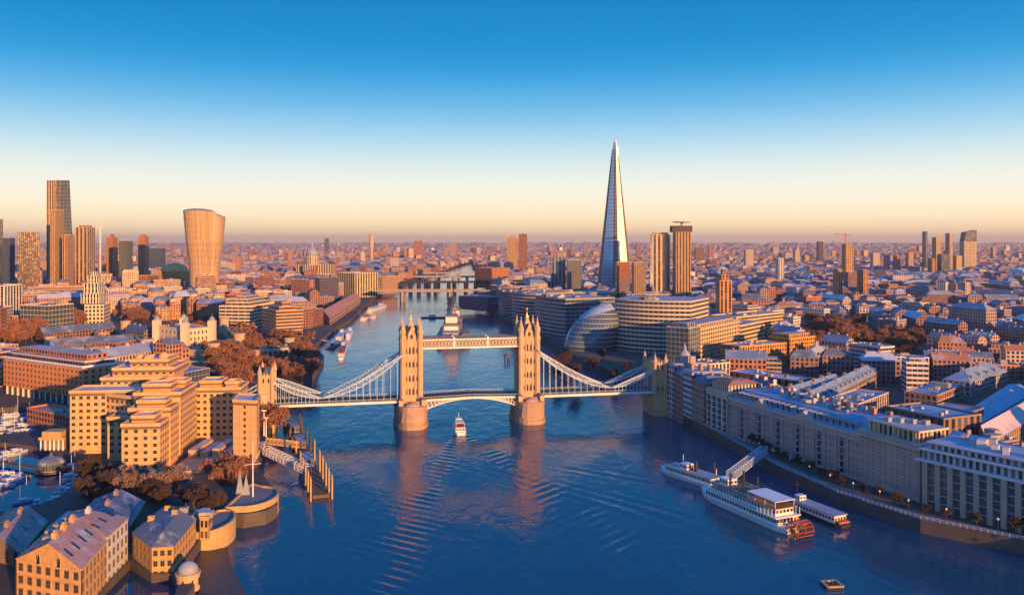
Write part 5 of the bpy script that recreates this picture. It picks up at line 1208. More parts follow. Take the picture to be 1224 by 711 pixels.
# scoop lawn
mb = MB(); P = [at(690, 424), at(742, 436), at(772, 455), at(756, 452), at(700, 432), at(664, 412)]; mb.poly([(*p, 5.016) for p in ccw(P)]); M['lawn'] = plain('winter_lawn', (.05, .08, .05), vary=.3); o_ = mb.build('riverside_lawn', [M['lawn']]); tag(o_, kind='structure')

# ================================================================== the glass pyramid tower
SY = 1656.0; SX = wx(735, SY)
sh = thing('glass_spire_tower', 'very tall tapering glass pyramid skyscraper with splintered open tip', 'skyscraper', (SX, SY, 5)); HAND.append([(SX - 36, SY - 30), (SX + 36, SY - 30), (SX + 36, SY + 30), (SX - 36, SY + 30)])
def glassm(name, c, met, ro, bands):
    m, nt, N_, L_, B_ = nodes_of(name); pos = N_.new('ShaderNodeTexCoord').outputs['Object']; s_ = N_.new('ShaderNodeSeparateXYZ'); L_.new(pos, s_.inputs[0])
    f = mth(nt, 'FRACT', mth(nt, 'MULTIPLY', s_.outputs[2], 1 / 7.0)); g = mth(nt, 'LESS_THAN', f, bands)
    n1 = noise(nt, .05, 3, .6, pos); c2 = mixc(nt, mth(nt, 'MULTIPLY', n1, .7), c, tuple(x * .5 for x in c))
    L_.new(mixc(nt, g, c2, tuple(x * .35 for x in c)), B_.inputs['Base Color']); B_.inputs['Metallic'].default_value = met; L_.new(mth(nt, 'ADD', mth(nt, 'MULTIPLY', n1, .12), ro), B_.inputs['Roughness']); return m
M['shardglass'] = glassm('pyramid_glass', (.30, .50, .76), .55, .22, .12); M['sharddark'] = glassm('pyramid_core', (.32, .2, .12), .2, .4, .3); M['shardlit'] = glassm('pyramid_glare_glass', (.85, .83, .8), .35, .32, .08)  # sun glare (white) and sky reflection (blue) put into the glass colours
def shard_face(a, b, za, zb, k, lean, m, cut=.93):
    "a leaning glass plane: base edge a-b at ground, apex region near the axis"
    a, b = Vector((*a, 0)), Vector((*b, 0)); tip = Vector((lean[0], lean[1], 0))
    def pt(p, z): u = z / 318.0; return (p.x + (tip.x - p.x) * u, p.y + (tip.y - p.y) * u, z)
    mb = MB(); A, B, C, D = pt(a, 0), pt(b, 0), pt(b, zb), pt(a, za); n = (Vector(B) - Vector(A)).cross(Vector(D) - Vector(A)).normalized() * .8
    fr = [A, B, C, D]; bk = [tuple(Vector(p) - n) for p in fr]
    mb.quad(*fr); mb.quad(*bk[::-1])
    for i in range(4): j = (i + 1) % 4; mb.quad(fr[i], bk[i], bk[j], fr[j])
    mb.build('glass_shard', [m], sh)
sh.scale = (1.1, 1.0, 1.0)
Pt = [(-33, -2), (-27, -13), (-9, -25), (3, -27), (24, -17), (31, -4), (28, 16), (10, 27), (-15, 26), (-31, 12)]
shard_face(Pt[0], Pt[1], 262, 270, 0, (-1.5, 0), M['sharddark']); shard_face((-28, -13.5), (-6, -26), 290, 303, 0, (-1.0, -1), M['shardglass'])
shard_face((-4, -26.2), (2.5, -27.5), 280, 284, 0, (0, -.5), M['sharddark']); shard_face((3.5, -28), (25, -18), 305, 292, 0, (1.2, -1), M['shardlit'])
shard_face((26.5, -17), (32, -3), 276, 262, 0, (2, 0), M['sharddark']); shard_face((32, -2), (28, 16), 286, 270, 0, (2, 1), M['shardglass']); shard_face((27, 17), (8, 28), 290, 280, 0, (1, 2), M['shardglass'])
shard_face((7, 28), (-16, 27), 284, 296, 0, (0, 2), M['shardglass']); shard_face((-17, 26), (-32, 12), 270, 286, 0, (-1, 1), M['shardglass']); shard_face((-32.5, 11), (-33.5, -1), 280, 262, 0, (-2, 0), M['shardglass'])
mb = MB(); mb.prism([(x * .9, y * .9) for x, y in Pt], 0, 255, 0, 0, top_pts=[(x * .17, y * .17) for x, y in Pt]); mb.lathe(0, 0, [(5, 250), (1.2, 296)], 6); mb.build('core', [M['sharddark']], sh)
quickb('tower_block', 'rust brown tower block at the foot of the glass pyramid', 'tower', (735, 362), (753, 362), 314, 26, style='ribbon', wall=(.42, .2, .12), roofc=BROWN)
quickb('tower_block', 'tan boxy tower next to the rust brown one under the glass pyramid', 'tower', (755, 366), (772, 366), 314, 26, style='piers', wall=(.45, .3, .16), roofc=TAN)
quickb('hospital_tower', 'pale concrete hospital slab with dark side stripe', 'hospital', (777, 356), (801, 356), 281, 26, style='piers', wall=(.55, .42, .28), roofc=DARK, tiers=((3, 4),), bay=7)
g2 = quickb('hospital_tower', 'taller brown-crowned hospital tower with flat plate on its roof', 'hospital', (804, 357), (826, 357), 278, 28, style='piers', wall=(.48, .3, .15), roofc=DARK, bay=5)
x_, y_, _z = g2.location; z_ = g2['top']; mb = MB(x_, y_, 5); mb.box(x_ - 19, x_ + 16, y_ - 12, y_ + 12, z_ + .9, z_ + 12, 0); mb.c = [(.1, .07, .07)] * len(mb.f); mb.build('crown', [M['wall']], g2); mb = MB(x_, y_, 5); mb.lathe(x_, y_, [(2, z_ + 12), (2, z_ + 17), (16, z_ + 18), (16, z_ + 19.5)], 12); mb.build('roof_plate', [M['lead']], g2)
quickb('tower_block', 'blue glass riverside tower with striped side', 'tower', (658, 354), (676, 354), 308, 30, style='piers', wall=(.2, .25, .36), roofc=SLATE, bay=7)
quickb('tower_block', 'tan gridded office tower stuck to the striped blue one', 'tower', (677, 355), (695, 355), 311, 30, style='glass', wall=(.55, .42, .22), roofc=TAN)
quickb('tower_block', 'pale orange tower with rounded cap on the central skyline', 'tower', (606, 330), (619, 330), 285, 30, style='piers', wall=(.6, .38, .16), tiers=((6, 6),))
quickb('tower_block', 'slim dark topped red-brown tower right by the pale orange one', 'tower', (620, 333), (630, 333), 280, 24, style='ribbon', wall=(.35, .16, .1), roofc=DARK)
quickb('office_block', 'vivid orange brick riverside block with yellow podium near the far bridges', 'office', (588, 345), (610, 344), 321, 60, style='punched', wall=(.5, .19, .08), roofc=COPPER)
quickb('office_block', 'low yellow podium office in front of the vivid orange block', 'office', (594, 351), (634, 350), 342, 40, style='ribbon', wall=OCHRE, roofc=TAN)
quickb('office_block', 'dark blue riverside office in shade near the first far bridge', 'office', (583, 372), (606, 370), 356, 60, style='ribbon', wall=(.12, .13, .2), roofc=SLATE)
quickb('tower_block', 'orange slab tower with white cap just behind the curved louvre office', 'tower', (855, 394), (875, 394), 336, 20, style='piers', wall=(.55, .28, .1), roofc=WHITE, bay=5, tiers=((3, 7), (5, 6)))
for (x0, x1, yb, yt, lab, col, st) in ((927, 937, 340, 309, 'white slim tower in the middle of the southern roofs', WHITE, 'piers'), (998, 1007, 362, 323, 'orange edged half of the twin slab towers beside the red park', (.5, .25, .12), 'piers'),
        (1026, 1038, 364, 323, 'wider vivid orange half of the twin slab towers beside the red park', (.55, .22, .08), 'punched'), (1008, 1025, 350, 326, 'dusky brown block filling the gap between the twin slab towers', (.25, .15, .14), 'punched'),
        (1006, 1020, 342, 292, 'tall orange tower with crane on top behind the twin slabs', (.55, .3, .12), 'punched'), (976, 984, 318, 289, 'dark lone tower on the southern horizon', (.12, .1, .13), 'ribbon'),
        (889, 901, 325, 299, 'pale lit block tower poking above the southern horizon roofs', CREAM, 'punched'), (1104, 1109, 325, 277, 'very slim blue-grey tower of the far southern cluster', (.2, .22, .3), 'glass'),
        (1114, 1125, 330, 284, 'golden notched tower of the far southern cluster', (.6, .4, .15), 'ribbon'), (1131, 1139, 330, 279, 'pale pink slim tower of the far southern cluster', (.55, .35, .28), 'piers'),
        (1120, 1134, 332, 304, 'dark-sided broad block of the far southern cluster', (.16, .14, .2), 'glass'), (1138, 1150, 330, 306, 'sandy broad block of the far southern cluster', (.58, .42, .22), 'punched'),
        (1110, 1118, 332, 309, 'rust coloured low tower of the far southern cluster', (.45, .22, .12), 'punched'), (1148, 1160, 362, 338, 'cream small tower above the blue southern roofs', CREAM, 'punched'),
        (1040, 1052, 325, 303, 'cream estate slab before the far southern cluster', CREAM, 'punched'), (1056, 1064, 328, 305, 'lilac grey estate slab before the far southern cluster', (.35, .3, .36), 'punched'), (1082, 1092, 325, 302, 'yellowish estate slab before the far southern cluster', OCHRE, 'punched'),
        (1184, 1190, 312, 296, 'pinkish small tower past the slanted skyscraper', (.5, .3, .22), 'punched'), (846, 852, 312, 293, 'small orange tower on the horizon past the hospital', RUST, 'punched'), (830, 842, 316, 296, 'brown low tower on the horizon past the hospital', BROWN, 'punched'),
        (388, 393, 306, 285, 'dark slim tower just behind the cathedral dome', (.16, .14, .16), 'ribbon'), (495, 505, 312, 288, 'orange block tower on the hazy horizon beyond the river bend', RUST, 'punched'), (540, 546, 308, 291, 'small pink tower on the hazy horizon above the river bend', (.5, .3, .25), 'punched'),
        (697, 703, 312, 289, 'small grey tower on the horizon near the glass pyramid', GREY, 'punched'), (760, 766, 314, 290, 'small violet tower on the horizon between pyramid and hospital', (.3, .2, .28), 'punched'), (948, 956, 320, 300, 'beige squat tower on the southern horizon', CREAM, 'punched'), (1068, 1076, 330, 306, 'russet estate slab before the far southern cluster', RUST, 'punched')):
    quickb('tower_block', lab, 'tower', (x0, yb), (x1, yb), yt, 24, style=st, wall=col, roofc=SLATE, bay=4)
st_ = thing('slanted_tower', 'dark and cream skyscraper with a slanted three-turbine top', 'skyscraper', (wx(1160, 2900), 2900, 5)); mb = MB(); hw = 22
zz = ztop(275, 2900) - 5; mb.prism([(-hw, 0), (hw, 0), (hw, 30), (-hw, 30)], 0, zz - 40, 0, 0, (.5, .4, .3), top=False)
k = mb.V((-hw, 0, zz - 40), (hw, 0, zz - 40), (hw, 30, zz - 40), (-hw, 30, zz - 40), (-hw + 6, 0, zz - 8), (hw, 0, zz), (hw, 30, zz), (-hw + 6, 30, zz - 8))
for f in ((0, 1, 5, 4), (1, 2, 6, 5), (2, 3, 7, 6), (3, 0, 4, 7), (4, 5, 6, 7)): mb.F([k + i for i in f], 0, (.12, .12, .16))
mb.build('tower', [M['punched']], st_, bay=5, floor=5); HAND.append([(wx(1150, 2900), 2880), (wx(1170, 2900), 2880), (wx(1170, 2900), 2940), (wx(1150, 2900), 2940)])
c2 = thing('tower_crane', 'red tower crane standing on the tall orange tower by the twin slabs', 'crane', (wx(1013, 1885), 1895, ztop(292, 1885))); mb = MB(); mb.beam((0, 0, 0), (0, 0, 24), 2); mb.build('mast', [M['red']], c2); mb = MB(); mb.beam((-26, 0, 24), (12, 0, 20), 1.6); mb.build('jib', [M['red']], c2)

# hand-placed blocks behind the wharf row
bld('narrow_office', 'narrow modern block with stacked dark glass and white balconies behind the brewery cupola', 'office', blk((797, 452), (823, 455), 394, 18)[0], 42, wall=(.35, .36, .4), roofc=LEADC, style='glass', tiers=((3, 3),))
bld('narrow_office', 'white-columned small block with lit orange flank behind the wharf brewery', 'office', blk((822, 470), (846, 476), 432, 18)[0], 26, wall=(.6, .5, .38), roofc=COPPER, style='piers')
a1 = bld('apartment_block', 'sunlit cream apartment block with balcony grid and raked end', 'apartments', blk((836, 440), (884, 426), 392, 26)[0], 35, wall=(.6, .44, .26), roofc=(.4, .33, .3), style='punched', tiers=((4, 3.2),), bay=3.6)
bld('apartment_block', 'stepped cream apartment block continuing the balcony grid towards the railway', 'apartments', blk((885, 424), (914, 416), 390, 26)[0], 30, wall=(.62, .46, .28), roofc=(.4, .33, .3), style='ribbon', bay=5)
bld('apartment_block', 'yellow-cream banded office behind the stepped apartments', 'apartments', blk((880, 412), (936, 404), 378, 30)[0], 31, wall=(.6, .46, .26), roofc=(.42, .36, .3), style='ribbon', bay=5, plant=2)
bld('brick_block', 'bright orange brick warehouse flats with flat white-edged roof', 'flats', blk((884, 446), (940, 440), 408, 20)[0], 24.5, wall=(.6, .28, .07), roofc=(.5, .42, .36), style='punched', bay=2.6, floor=3.2)
bld('brick_block', 'squarer bright orange brick warehouse flats with attic storey', 'flats', blk((944, 438), (974, 434), 402, 20)[0], 26.5, wall=(.6, .27, .07), roofc=(.45, .36, .3), style='punched', bay=2.6, floor=3.2, tiers=((3, 3),))
bld('long_brick_hall', 'long dark red-brick hall with snow-white roof edge and sunlit gable end', 'hall', blk((870, 470), (954, 484), 446, 18)[0], 19, wall=(.36, .17, .12), roofc=(.6, .62, .64), style='piers', bay=5, floor=7)
bld('low_market_block', 'low cream-topped block between orange flats and the long dark brick hall', 'hall', blk((872, 456), (930, 448), 432, 16)[0], 17, wall=(.55, .42, .28), roofc=(.55, .45, .36), style='ribbon')
bld('courtyard_block', 'broad dark warehouse with many bays and blue roof behind the lit penthouse', 'warehouse', blk((1058, 522), (1128, 540), 474, 26)[0], 20, wall=(.26, .17, .14), roofc=(.2, .3, .4), style='piers', bay=4, floor=5)
bld('courtyard_block', 'blue ridged-roof warehouse between broad dark warehouse and glass-roofed hall', 'warehouse', blk((1128, 532), (1176, 512), 492, 20)[0], 15.5, wall=(.22, .16, .14), roofc=(.22, .34, .46), style='punched', plant=2)
bld('glass_roof_hall', 'long hall with pink sunlit pitched roof and blue lower slopes at the picture edge', 'hall', [at(1164, 530), at(1182, 548), at(1262, 500), at(1238, 484)], 12, wall=(.5, .38, .26), roofc=(.62, .5, .44), style='piers', roof='gable', zr=17, over=.6)
bld('glass_roof_hall', 'parallel lean-to hall with blue lead roof flanking the pink-roofed one', 'hall', [at(1140, 514), at(1160, 528), at(1234, 482), at(1206, 470)], 11, wall=(.3, .25, .22), roofc=(.3, .4, .5), style='piers', roof='gable', zr=14)
bld('stone_pillared_block', 'weathered grey warehouse with arcaded storeys and one cream end wall behind the long wharf', 'warehouse', blk((1026, 516), (1062, 500), 472, 18)[0], 19, wall=(.42, .34, .28), roofc=(.3, .36, .42), style='piers', bay=3.4)
bld('blue_roof_terrace', 'long blue dormered terrace running away behind the wharf warehouse roof', 'terrace', blk((975, 504), (1050, 462), 480, 13)[0], 15, wall=(.3, .24, .22), roofc=(.2, .3, .4), roof='gable', dorm=14, chim=6)
bld('blue_roof_terrace', 'second blue-roofed terrace converging on the dormered one', 'terrace', blk((952, 498), (1010, 478), 470, 13)[0], 16, wall=(.33, .25, .22), roofc=(.2, .29, .4), roof='gable', dorm=8, chim=5)
bld('yard_block', 'low dusky brick block filling the yard before the pink-roofed glass hall', 'block', blk((1120, 494), (1152, 480), 470, 18)[0], 15, wall=(.3, .2, .16), roofc=(.3, .36, .44), style='punched', plant=2)
bld('yard_block', 'blue-grey hipped block past the dusky yard block towards the picture edge', 'block', blk((1160, 474), (1206, 458), 452, 17)[0], 14, wall=(.4, .36, .33), roofc=(.2, .28, .38), roof='gable', hip=.2, chim=3, dorm=5)
bld('pale_block', 'small pale grey tower block by the red trees with white end', 'block', blk((1015, 440), (1052, 446), 410, 16)[0], 24, wall=(.5, .48, .48), roofc=CREAM, style='ribbon')

# ================================================================== far bridges
def farbridge(label, pxa, pxb, yb, ydeck, piers, w, m='stone_grey', archd=False, name='road_bridge'):
    Y = FOC * CH / (yb - HY); xa, xb = wx(pxa, Y), wx(pxb, Y); zd = ztop(ydeck, Y); root = thing(name, label, 'bridge', ((xa + xb) / 2, Y, 0)); rel = tuple(root.location)
    mb = MB(*rel); mb.box(xa, xb, Y, Y + w, zd - 2.2, zd); mb.build('deck', [M[m]], root)
    for s in (0, w): mb = MB(*rel); mb.beam((xa, Y + s, zd + .7), (xb, Y + s, zd + .7), .5, 1.4); mb.build('parapet', [M[m]], root)
    for px in piers: x = wx(px, Y); mb = MB(*rel); mb.prism([(x - 3, Y - 2), (x, Y - 6), (x + 3, Y - 2), (x + 3, Y + w + 2), (x - 3, Y + w + 2)], -1, zd - 2.2); mb.build('pier', [M[m]], root)
    return root
farbridge('flat three-span concrete road bridge, the first one beyond the warship', 450, 590, 361, 347.5, (480, 537), 28)
b2 = farbridge('railway bridge on many dark columns behind the flat concrete one', 478, 584, 349, 337, (490, 500, 512, 520, 536, 543, 556, 568), 22, 'dark', name='railway_bridge')
farbridge('low arched green-grey bridge third from the gothic one', 494, 572, 341, 330.5, (508, 524, 542, 558), 18)
farbridge('pale slender footbridge beyond the arched bridge', 504, 566, 334, 326, (522, 548), 8, 'lead')

# ================================================================== vessels
def hull_mesh(mb, L, W, H, mi=0, bow=.28, col=None, zb=-.6, sheer=.6):
    n = 12; rows = []
    for i in range(n + 1):
        u = i / n; x = -L / 2 + L * u
        hw = W / 2 * (min(1, (u / .12)) ** .5 * .35 + .65 if u < .12 else (1 if u < 1 - bow else max(.03, 1 - ((u - 1 + bow) / bow) ** 2)))
        zt = H + sheer * max(0, (u - .6) / .4) ** 2
        rows.append(mb.V((x, -hw * .85, zb), (x, -hw, zt), (x, hw, zt), (x, hw * .85, zb)))
    for a, b in zip(rows, rows[1:]):
        mb.F((a, b, b + 1, a + 1), mi, col); mb.F((a + 1, b + 1, b + 2, a + 2), mi, (.3, .2, .14) if col is None else col); mb.F((a + 2, b + 2, b + 3, a + 3), mi, col)
    a = rows[0]; mb.F((a + 3, a, a + 1, a + 2), mi, col)
def vessel(name, label, cat, p, q, W, parts, H=1.6, hullm='white', z=0.0, group=None, sheer=.6, bow=.28):
    "q = bow end"
    p, q = Vector(p), Vector(q); c = (p + q) / 2; L = (q - p).length
    root = thing(name, label, cat, (c.x, c.y, z), math.atan2((q - p).y, (q - p).x), group)
    mb = MB(); hull_mesh(mb, L, W, H, 0, bow, sheer=sheer); mb.build('hull', [M[hullm]], root)
    for nm, mat, shapes in parts:
        mb = MB()
        for s in shapes:
            if s[0] == 'b': mb.box(s[1] * L, s[2] * L, s[3] * W, s[4] * W, s[5], s[6])
            elif s[0] == 'c': mb.lathe(s[1] * L, s[2] * W, [(s[3], s[4]), (s[3] * .9, s[5])], 10)
            elif s[0] == 'l': mb.beam((s[1] * L, s[2] * W, s[3]), (s[4] * L, s[5] * W, s[6]), s[7])
        mb.build(nm, M[mat] if isinstance(mat, str) else mat, root, bay=1.6, floor=2.4)
    return root
M['cabin'] = facade('cabin_windows', (.74, .72, .7), win=(.36, .2), style='punched')
M['boat_red'] = plain('salmon_red_deck', (.45, .12, .07), rough=.6); M['boat_teak'] = plain('teak_deck', (.3, .19, .12))
vessel('tour_boat', 'red and white river tour boat under way between the bridge towers', 'boat', (-27.4, 447), (-30.6, 471), 6.6,
       [('cabin', 'cabin', [('b', -.42, .25, -.38, .38, 1.6, 3.8)]), ('upper_deck', 'boat_red', [('b', -.40, .1, -.42, .42, 3.8, 4.1)]), ('wheelhouse', 'cabin', [('b', .06, .2, -.25, .25, 4.1, 6.2)]),
        ('awning', 'white', [('b', -.36, -.05, -.36, .36, 5.7, 5.9), ('l', -.35, -.34, 4, -.35, -.34, 5.7, .15), ('l', -.06, -.34, 4, -.06, -.34, 5.7, .15), ('l', -.35, .34, 4, -.35, .34, 5.7, .15), ('l', -.06, .34, 4, -.06, .34, 5.7, .15)]), ('mast', 'white', [('l', .12, 0, 6, .12, 0, 9, .18)])], H=1.7)
ps = vessel('paddle_steamer', 'white three-deck paddle steamer with red stern wheel moored in the shade', 'steamer', (100.5, 297), (78.5, 345), 11.5,
       [('lower_saloon', 'cabin', [('b', -.42, .34, -.42, .42, 1.8, 4.6)]), ('middle_deck', 'white', [('b', -.44, .37, -.5, .5, 4.6, 4.9)]), ('upper_saloon', 'cabin', [('b', -.40, .28, -.36, .36, 4.9, 7.6)]), ('top_deck', 'boat_teak', [('b', -.42, .30, -.46, .46, 7.6, 7.85)]),
        ('wheelhouse', 'cabin', [('b', .14, .24, -.2, .2, 7.85, 10.4)]), ('canopy', 'white', [('b', -.41, -.12, -.4, .4, 10.0, 10.2)] + [('l', x, y, 7.8, x, y, 10, .18) for x in (-.4, -.3, -.2, -.13) for y in (-.38, .38)]), ('skylight', 'boat_red', [('b', -.06, .05, -.2, .2, 7.85, 8.6)]),
        ('funnel', 'dark', [('c', .09, -.28, .5, 7.8, 14), ('c', .09, .28, .5, 7.8, 14)]), ('mast', 'white', [('l', .33, 0, 4, .33, 0, 12, .25)])], H=1.9)
mb = MB(); L_ = (Vector((100.5, 297)) - Vector((78.5, 345))).length
for k in range(12):
    a = k * math.pi / 6; x0_, z0_ = -L_ / 2 - 2.2, 2.0; mb.beam((x0_ + 3 * math.cos(a), -3.6, z0_ + 3 * math.sin(a)), (x0_ + 3 * math.cos(a), 3.6, z0_ + 3 * math.sin(a)), .9, .2)
    for y in (-3.6, 0, 3.6): mb.beam((x0_, y, z0_), (x0_ + 3 * math.cos(a), y, z0_ + 3 * math.sin(a)), .22); b = a + math.pi / 6; mb.beam((x0_ + 3 * math.cos(a), y, z0_ + 3 * math.sin(a)), (x0_ + 3 * math.cos(b), y, z0_ + 3 * math.sin(b)), .22)
mb.build('paddle_wheel', M['red'], ps)
mb = MB()
for s in (-1, 1):
    for k in range(22):
        xa = -L_ * .43 + k * L_ * .80 / 22; mb.beam((xa, s * 5.6, 4.9), (xa, s * 5.6, 7.6), .16)
    mb.beam((-L_ * .43, s * 5.6, 5.9), (L_ * .36, s * 5.6, 5.9), .12); mb.beam((-L_ * .41, s * 5.2, 8.9), (L_ * .29, s * 5.2, 8.9), .12)
mb.build('gallery_railing', M['white'], ps)
vessel('party_boat', 'long white two-deck passenger boat lying ahead of the paddle steamer with one funnel', 'boat', (87, 350.5), (67.5, 379.5), 8.2,
       [('saloon', 'cabin', [('b', -.44, .32, -.4, .4, 1.6, 4.0)]), ('sun_deck', 'lead', [('b', -.46, .34, -.48, .48, 4.0, 4.25)]), ('wheelhouse', 'cabin', [('b', -.02, .1, -.25, .25, 4.25, 6.6)]), ('funnel', 'hull_dark', [('c', -.12, 0, .8, 4.2, 8.5)]), ('mast', 'white', [('l', .1, 0, 6, .1, 0, 10, .2)]), ('life_raft', 'boat_red', [('b', -.06, -.02, -.18, .1, 4.3, 5.0)])], H=1.6)
vessel('party_boat', 'shorter grey-roofed dark-hulled passenger boat moored between steamer and quay', 'boat', (120.5, 302), (109.5, 326), 7.2,
       [('saloon', 'cabin', [('b', -.40, .36, -.4, .4, 1.3, 3.9)]), ('roof', 'lead', [('b', -.42, .38, -.44, .44, 3.9, 4.2)]), ('wheelhouse', 'cabin', [('b', .30, .40, -.22, .22, 4.2, 6.0)]), ('aft_deck', 'boat_red', [('b', -.48, -.40, -.35, .35, 1.5, 2.2)]), ('mast', 'dark', [('l', .42, 0, 4, .42, 0, 11, .22), ('l', .42, -.2, 9.5, .42, .2, 9.5, .14)])], H=1.3, hullm='hull_dark')
vessel('workboat', 'little red workboat tied between the steamer and the grey-roofed boat', 'boat', (106.5, 304), (102.5, 314), 3.4, [('wheelhouse', 'boat_red', [('b', -.1, .25, -.3, .3, .9, 2.6)])], H=.9, hullm='boat_red')
pt = thing('mooring_pontoon', 'flat grey mooring pontoon joining the gangway to the moored steamer', 'pontoon', (91, 351, 0), R(-62)); mb = MB(); mb.box(-15, 15, -3, 3, -.3, 1.2); mb.build('deck', [M['pave']], pt); mb = MB(); mb.box(-5, 3, -1.4, 1.4, 1.2, 3.9); mb.build('kiosk', [M['cabin']], pt)
for x in (-13, 13): mb = MB(); mb.lathe(x, 3.4, [(.5, -1), (.5, 7.5)], 8); mb.build('pile', [M['dark']], pt)
truss('gangway', 'blue-white lattice truss gangway from the wharf quay down to the steamer mooring', 'gangway', (116.5, 386, 6.0), (93, 357, 2.0), 3.2, 3.2, M['steel_blue'], 14)
bz = thing('mooring_barge', 'small yellow-edged square mooring barge alone on the dark water', 'barge', (96, 251, 0), .1); mb = MB(); mb.box(-2.6, 2.6, -2.2, 2.2, -.3, .7); mb.build('hull', [M['hull_dark']], bz)
for a in ((-2.3, -2.2, 2.3, -2.2), (-2.3, 2.2, 2.3, 2.2), (-2.3, -2.2, -2.3, 2.2), (2.3, -2.2, 2.3, 2.2)): mb = MB(); mb.beam((a[0], a[1], .85), (a[2], a[3], .85), .8, .35); mb.build('rim', [M['quay_gold']], bz)
mb = MB(); mb.lathe(0, 0, [(.45, .7), (.3, 1.6)], 8); mb.build('bollard', [M['dark']], bz)
# warship
ws = vessel('museum_warship', 'grey camouflaged cruiser warship with tall masts moored beyond the high walkways', 'warship', (-62, 835), (-68, 1010), 30,
       [('superstructure', 'naval', [('b', -.30, -.12, -.3, .3, 7, 18), ('b', -.26, -.16, -.22, .22, 17.9, 27)]), ('superstructure', 'naval', [('b', .02, .2, -.32, .32, 7, 19), ('b', .08, .18, -.24, .24, 18.9, 30)]), ('funnel', 'lead', [('c', -.06, 0, 4, 7, 29)]), ('funnel', 'lead', [('c', .04, 0, 4, 18.9, 31)]),
        ('turret', 'lead', [('b', -.44, -.35, -.26, .26, 7, 12), ('l', -.44, -.1, 10.5, -.5, -.1, 11.5, 1.0), ('l', -.44, .1, 10.5, -.5, .1, 11.5, 1.0)]), ('gun_turret', 'lead', [('b', .28, .34, -.26, .26, 7, 10.5)]), ('bridge_house', 'steel_white', [('b', -.305, -.29, -.24, .24, 12, 16), ('b', -.262, -.25, -.2, .2, 19, 25), ('b', .075, .09, -.22, .22, 21, 27)]),
        ('mast', 'dark', [('l', -.18, 0, 18, -.18, 0, 46, 1.1), ('l', .1, 0, 20, .1, 0, 52, 1.1), ('l', .1, -.35, 34, .1, .35, 34, .4), ('l', -.18, -.3, 31, -.18, .3, 31, .6), ('l', -.18, -.12, 27, -.18, 0, 44, .5), ('l', -.18, .12, 27, -.18, 0, 44, .5), ('l', .1, -.12, 29, .1, 0, 50, .5), ('l', .1, .12, 29, .1, 0, 50, .5), ('l', -.18, -.2, 38, -.18, .2, 38, .5)])], H=7, hullm='naval', sheer=2, bow=.3)
vessel('supply_barge', 'dark broad tender barge alongside the warship', 'barge', (-47, 850), (-49, 905), 11, [('cabin', 'dull_brick', [('b', -.3, .2, -.36, .36, 3, 9)]), ('mast', 'dark', [('l', 0, 0, 9, 0, 0, 20, .5)])], H=3, hullm='hull_dark')
k = 0
for lab, a, b, w, h in (('white double-deck excursion boat on the bank side below the orange tiled hall', (433, 383), (449, 379), 9, 2), ('long blue and white pier boat upstream near the flat concrete bridge', (441, 373), (462, 366), 9, 2.4), ('red-decked pier boat lying off the castle wharf', (407, 430), (412, 412), 7, 2), ('blue pier pontoon boat behind the red-decked one', (404, 409), (411, 398), 7, 2), ('white launch at the upstream end of the castle pier', (416, 405), (420, 396), 6, 1.6)):
    vessel('river_boat', lab, 'boat', at(*a, 0), at(*b, 0), w, [('saloon', 'cabin', [('b', -.4, .3, -.4, .4, h, h + 2.6)]), ('upper_deck', ['boat_red', 'steel_blue', 'boat_red', 'steel_blue', 'white'][k], [('b', -.42, .2, -.42, .42, h + 2.6, h + 3.1)]), ('wheelhouse', 'cabin', [('b', .1, .22, -.25, .25, h + 3.1, h + 5.4)])], H=h); k += 1
cp_ = thing('castle_pier', 'castle pier pontoon with hooped gangway reaching out from the wharf', 'pier', (*at(402, 412, 0), 0)); mb = MB(); mb.box(-4, 4, -35, 25, -.3, 1.4); mb.build('pontoon', [M['pave']], cp_); mb = MB(); mb.beam((-2, 0, 2.5), (-30, 14, 5.4), 4, .5); mb.build('gangway', [M['steel_blue']], cp_); mb = MB(); mb.box(-2.5, 2.5, -22, 2, 1.4, 5); mb.build('waiting_room', [M['glass']], cp_)
for lab, a in (('black mooring dolphin beside the second bridge tower', (606, 431)), ('dark buoy barge midstream beyond the warship mast', (577, 352)), ('tiny dark boat drifting upstream of the walkways', (518, 380)), ('dark mooring cluster by the blue glass offices', (583, 378))):
    x_, y_ = at(*a, 0); o = thing('mooring_dolphin' if 'dolphin' in lab or 'cluster' in lab else 'barge', lab, 'mooring' if 'dolphin' in lab or 'cluster' in lab else 'barge', (x_, y_, 0)); s = y_ / 750
    if 'dolphin' in lab or 'cluster' in lab:
        mb = MB(); mb.lathe(0, 0, [(3.2, 4), (3.2, 5.5)], 10); mb.build('cap', [M['timber']], o)
        for q in range(5): mb = MB(); mb.lathe(2.2 * math.cos(q * 1.257), 2.2 * math.sin(q * 1.257), [(.5, -1), (.45, 4)], 6); mb.build('pile', [M['timber']], o)
    else: mb = MB(); hull_mesh(mb, 22 * s, 6 * s, 1.5); mb.build('hull', [M['hull_dark']], o); mb = MB(); mb.box(-4 * s, 2 * s, -2 * s, 2 * s, 1.5, 4.5); mb.build('cabin', [M['cabin']], o)
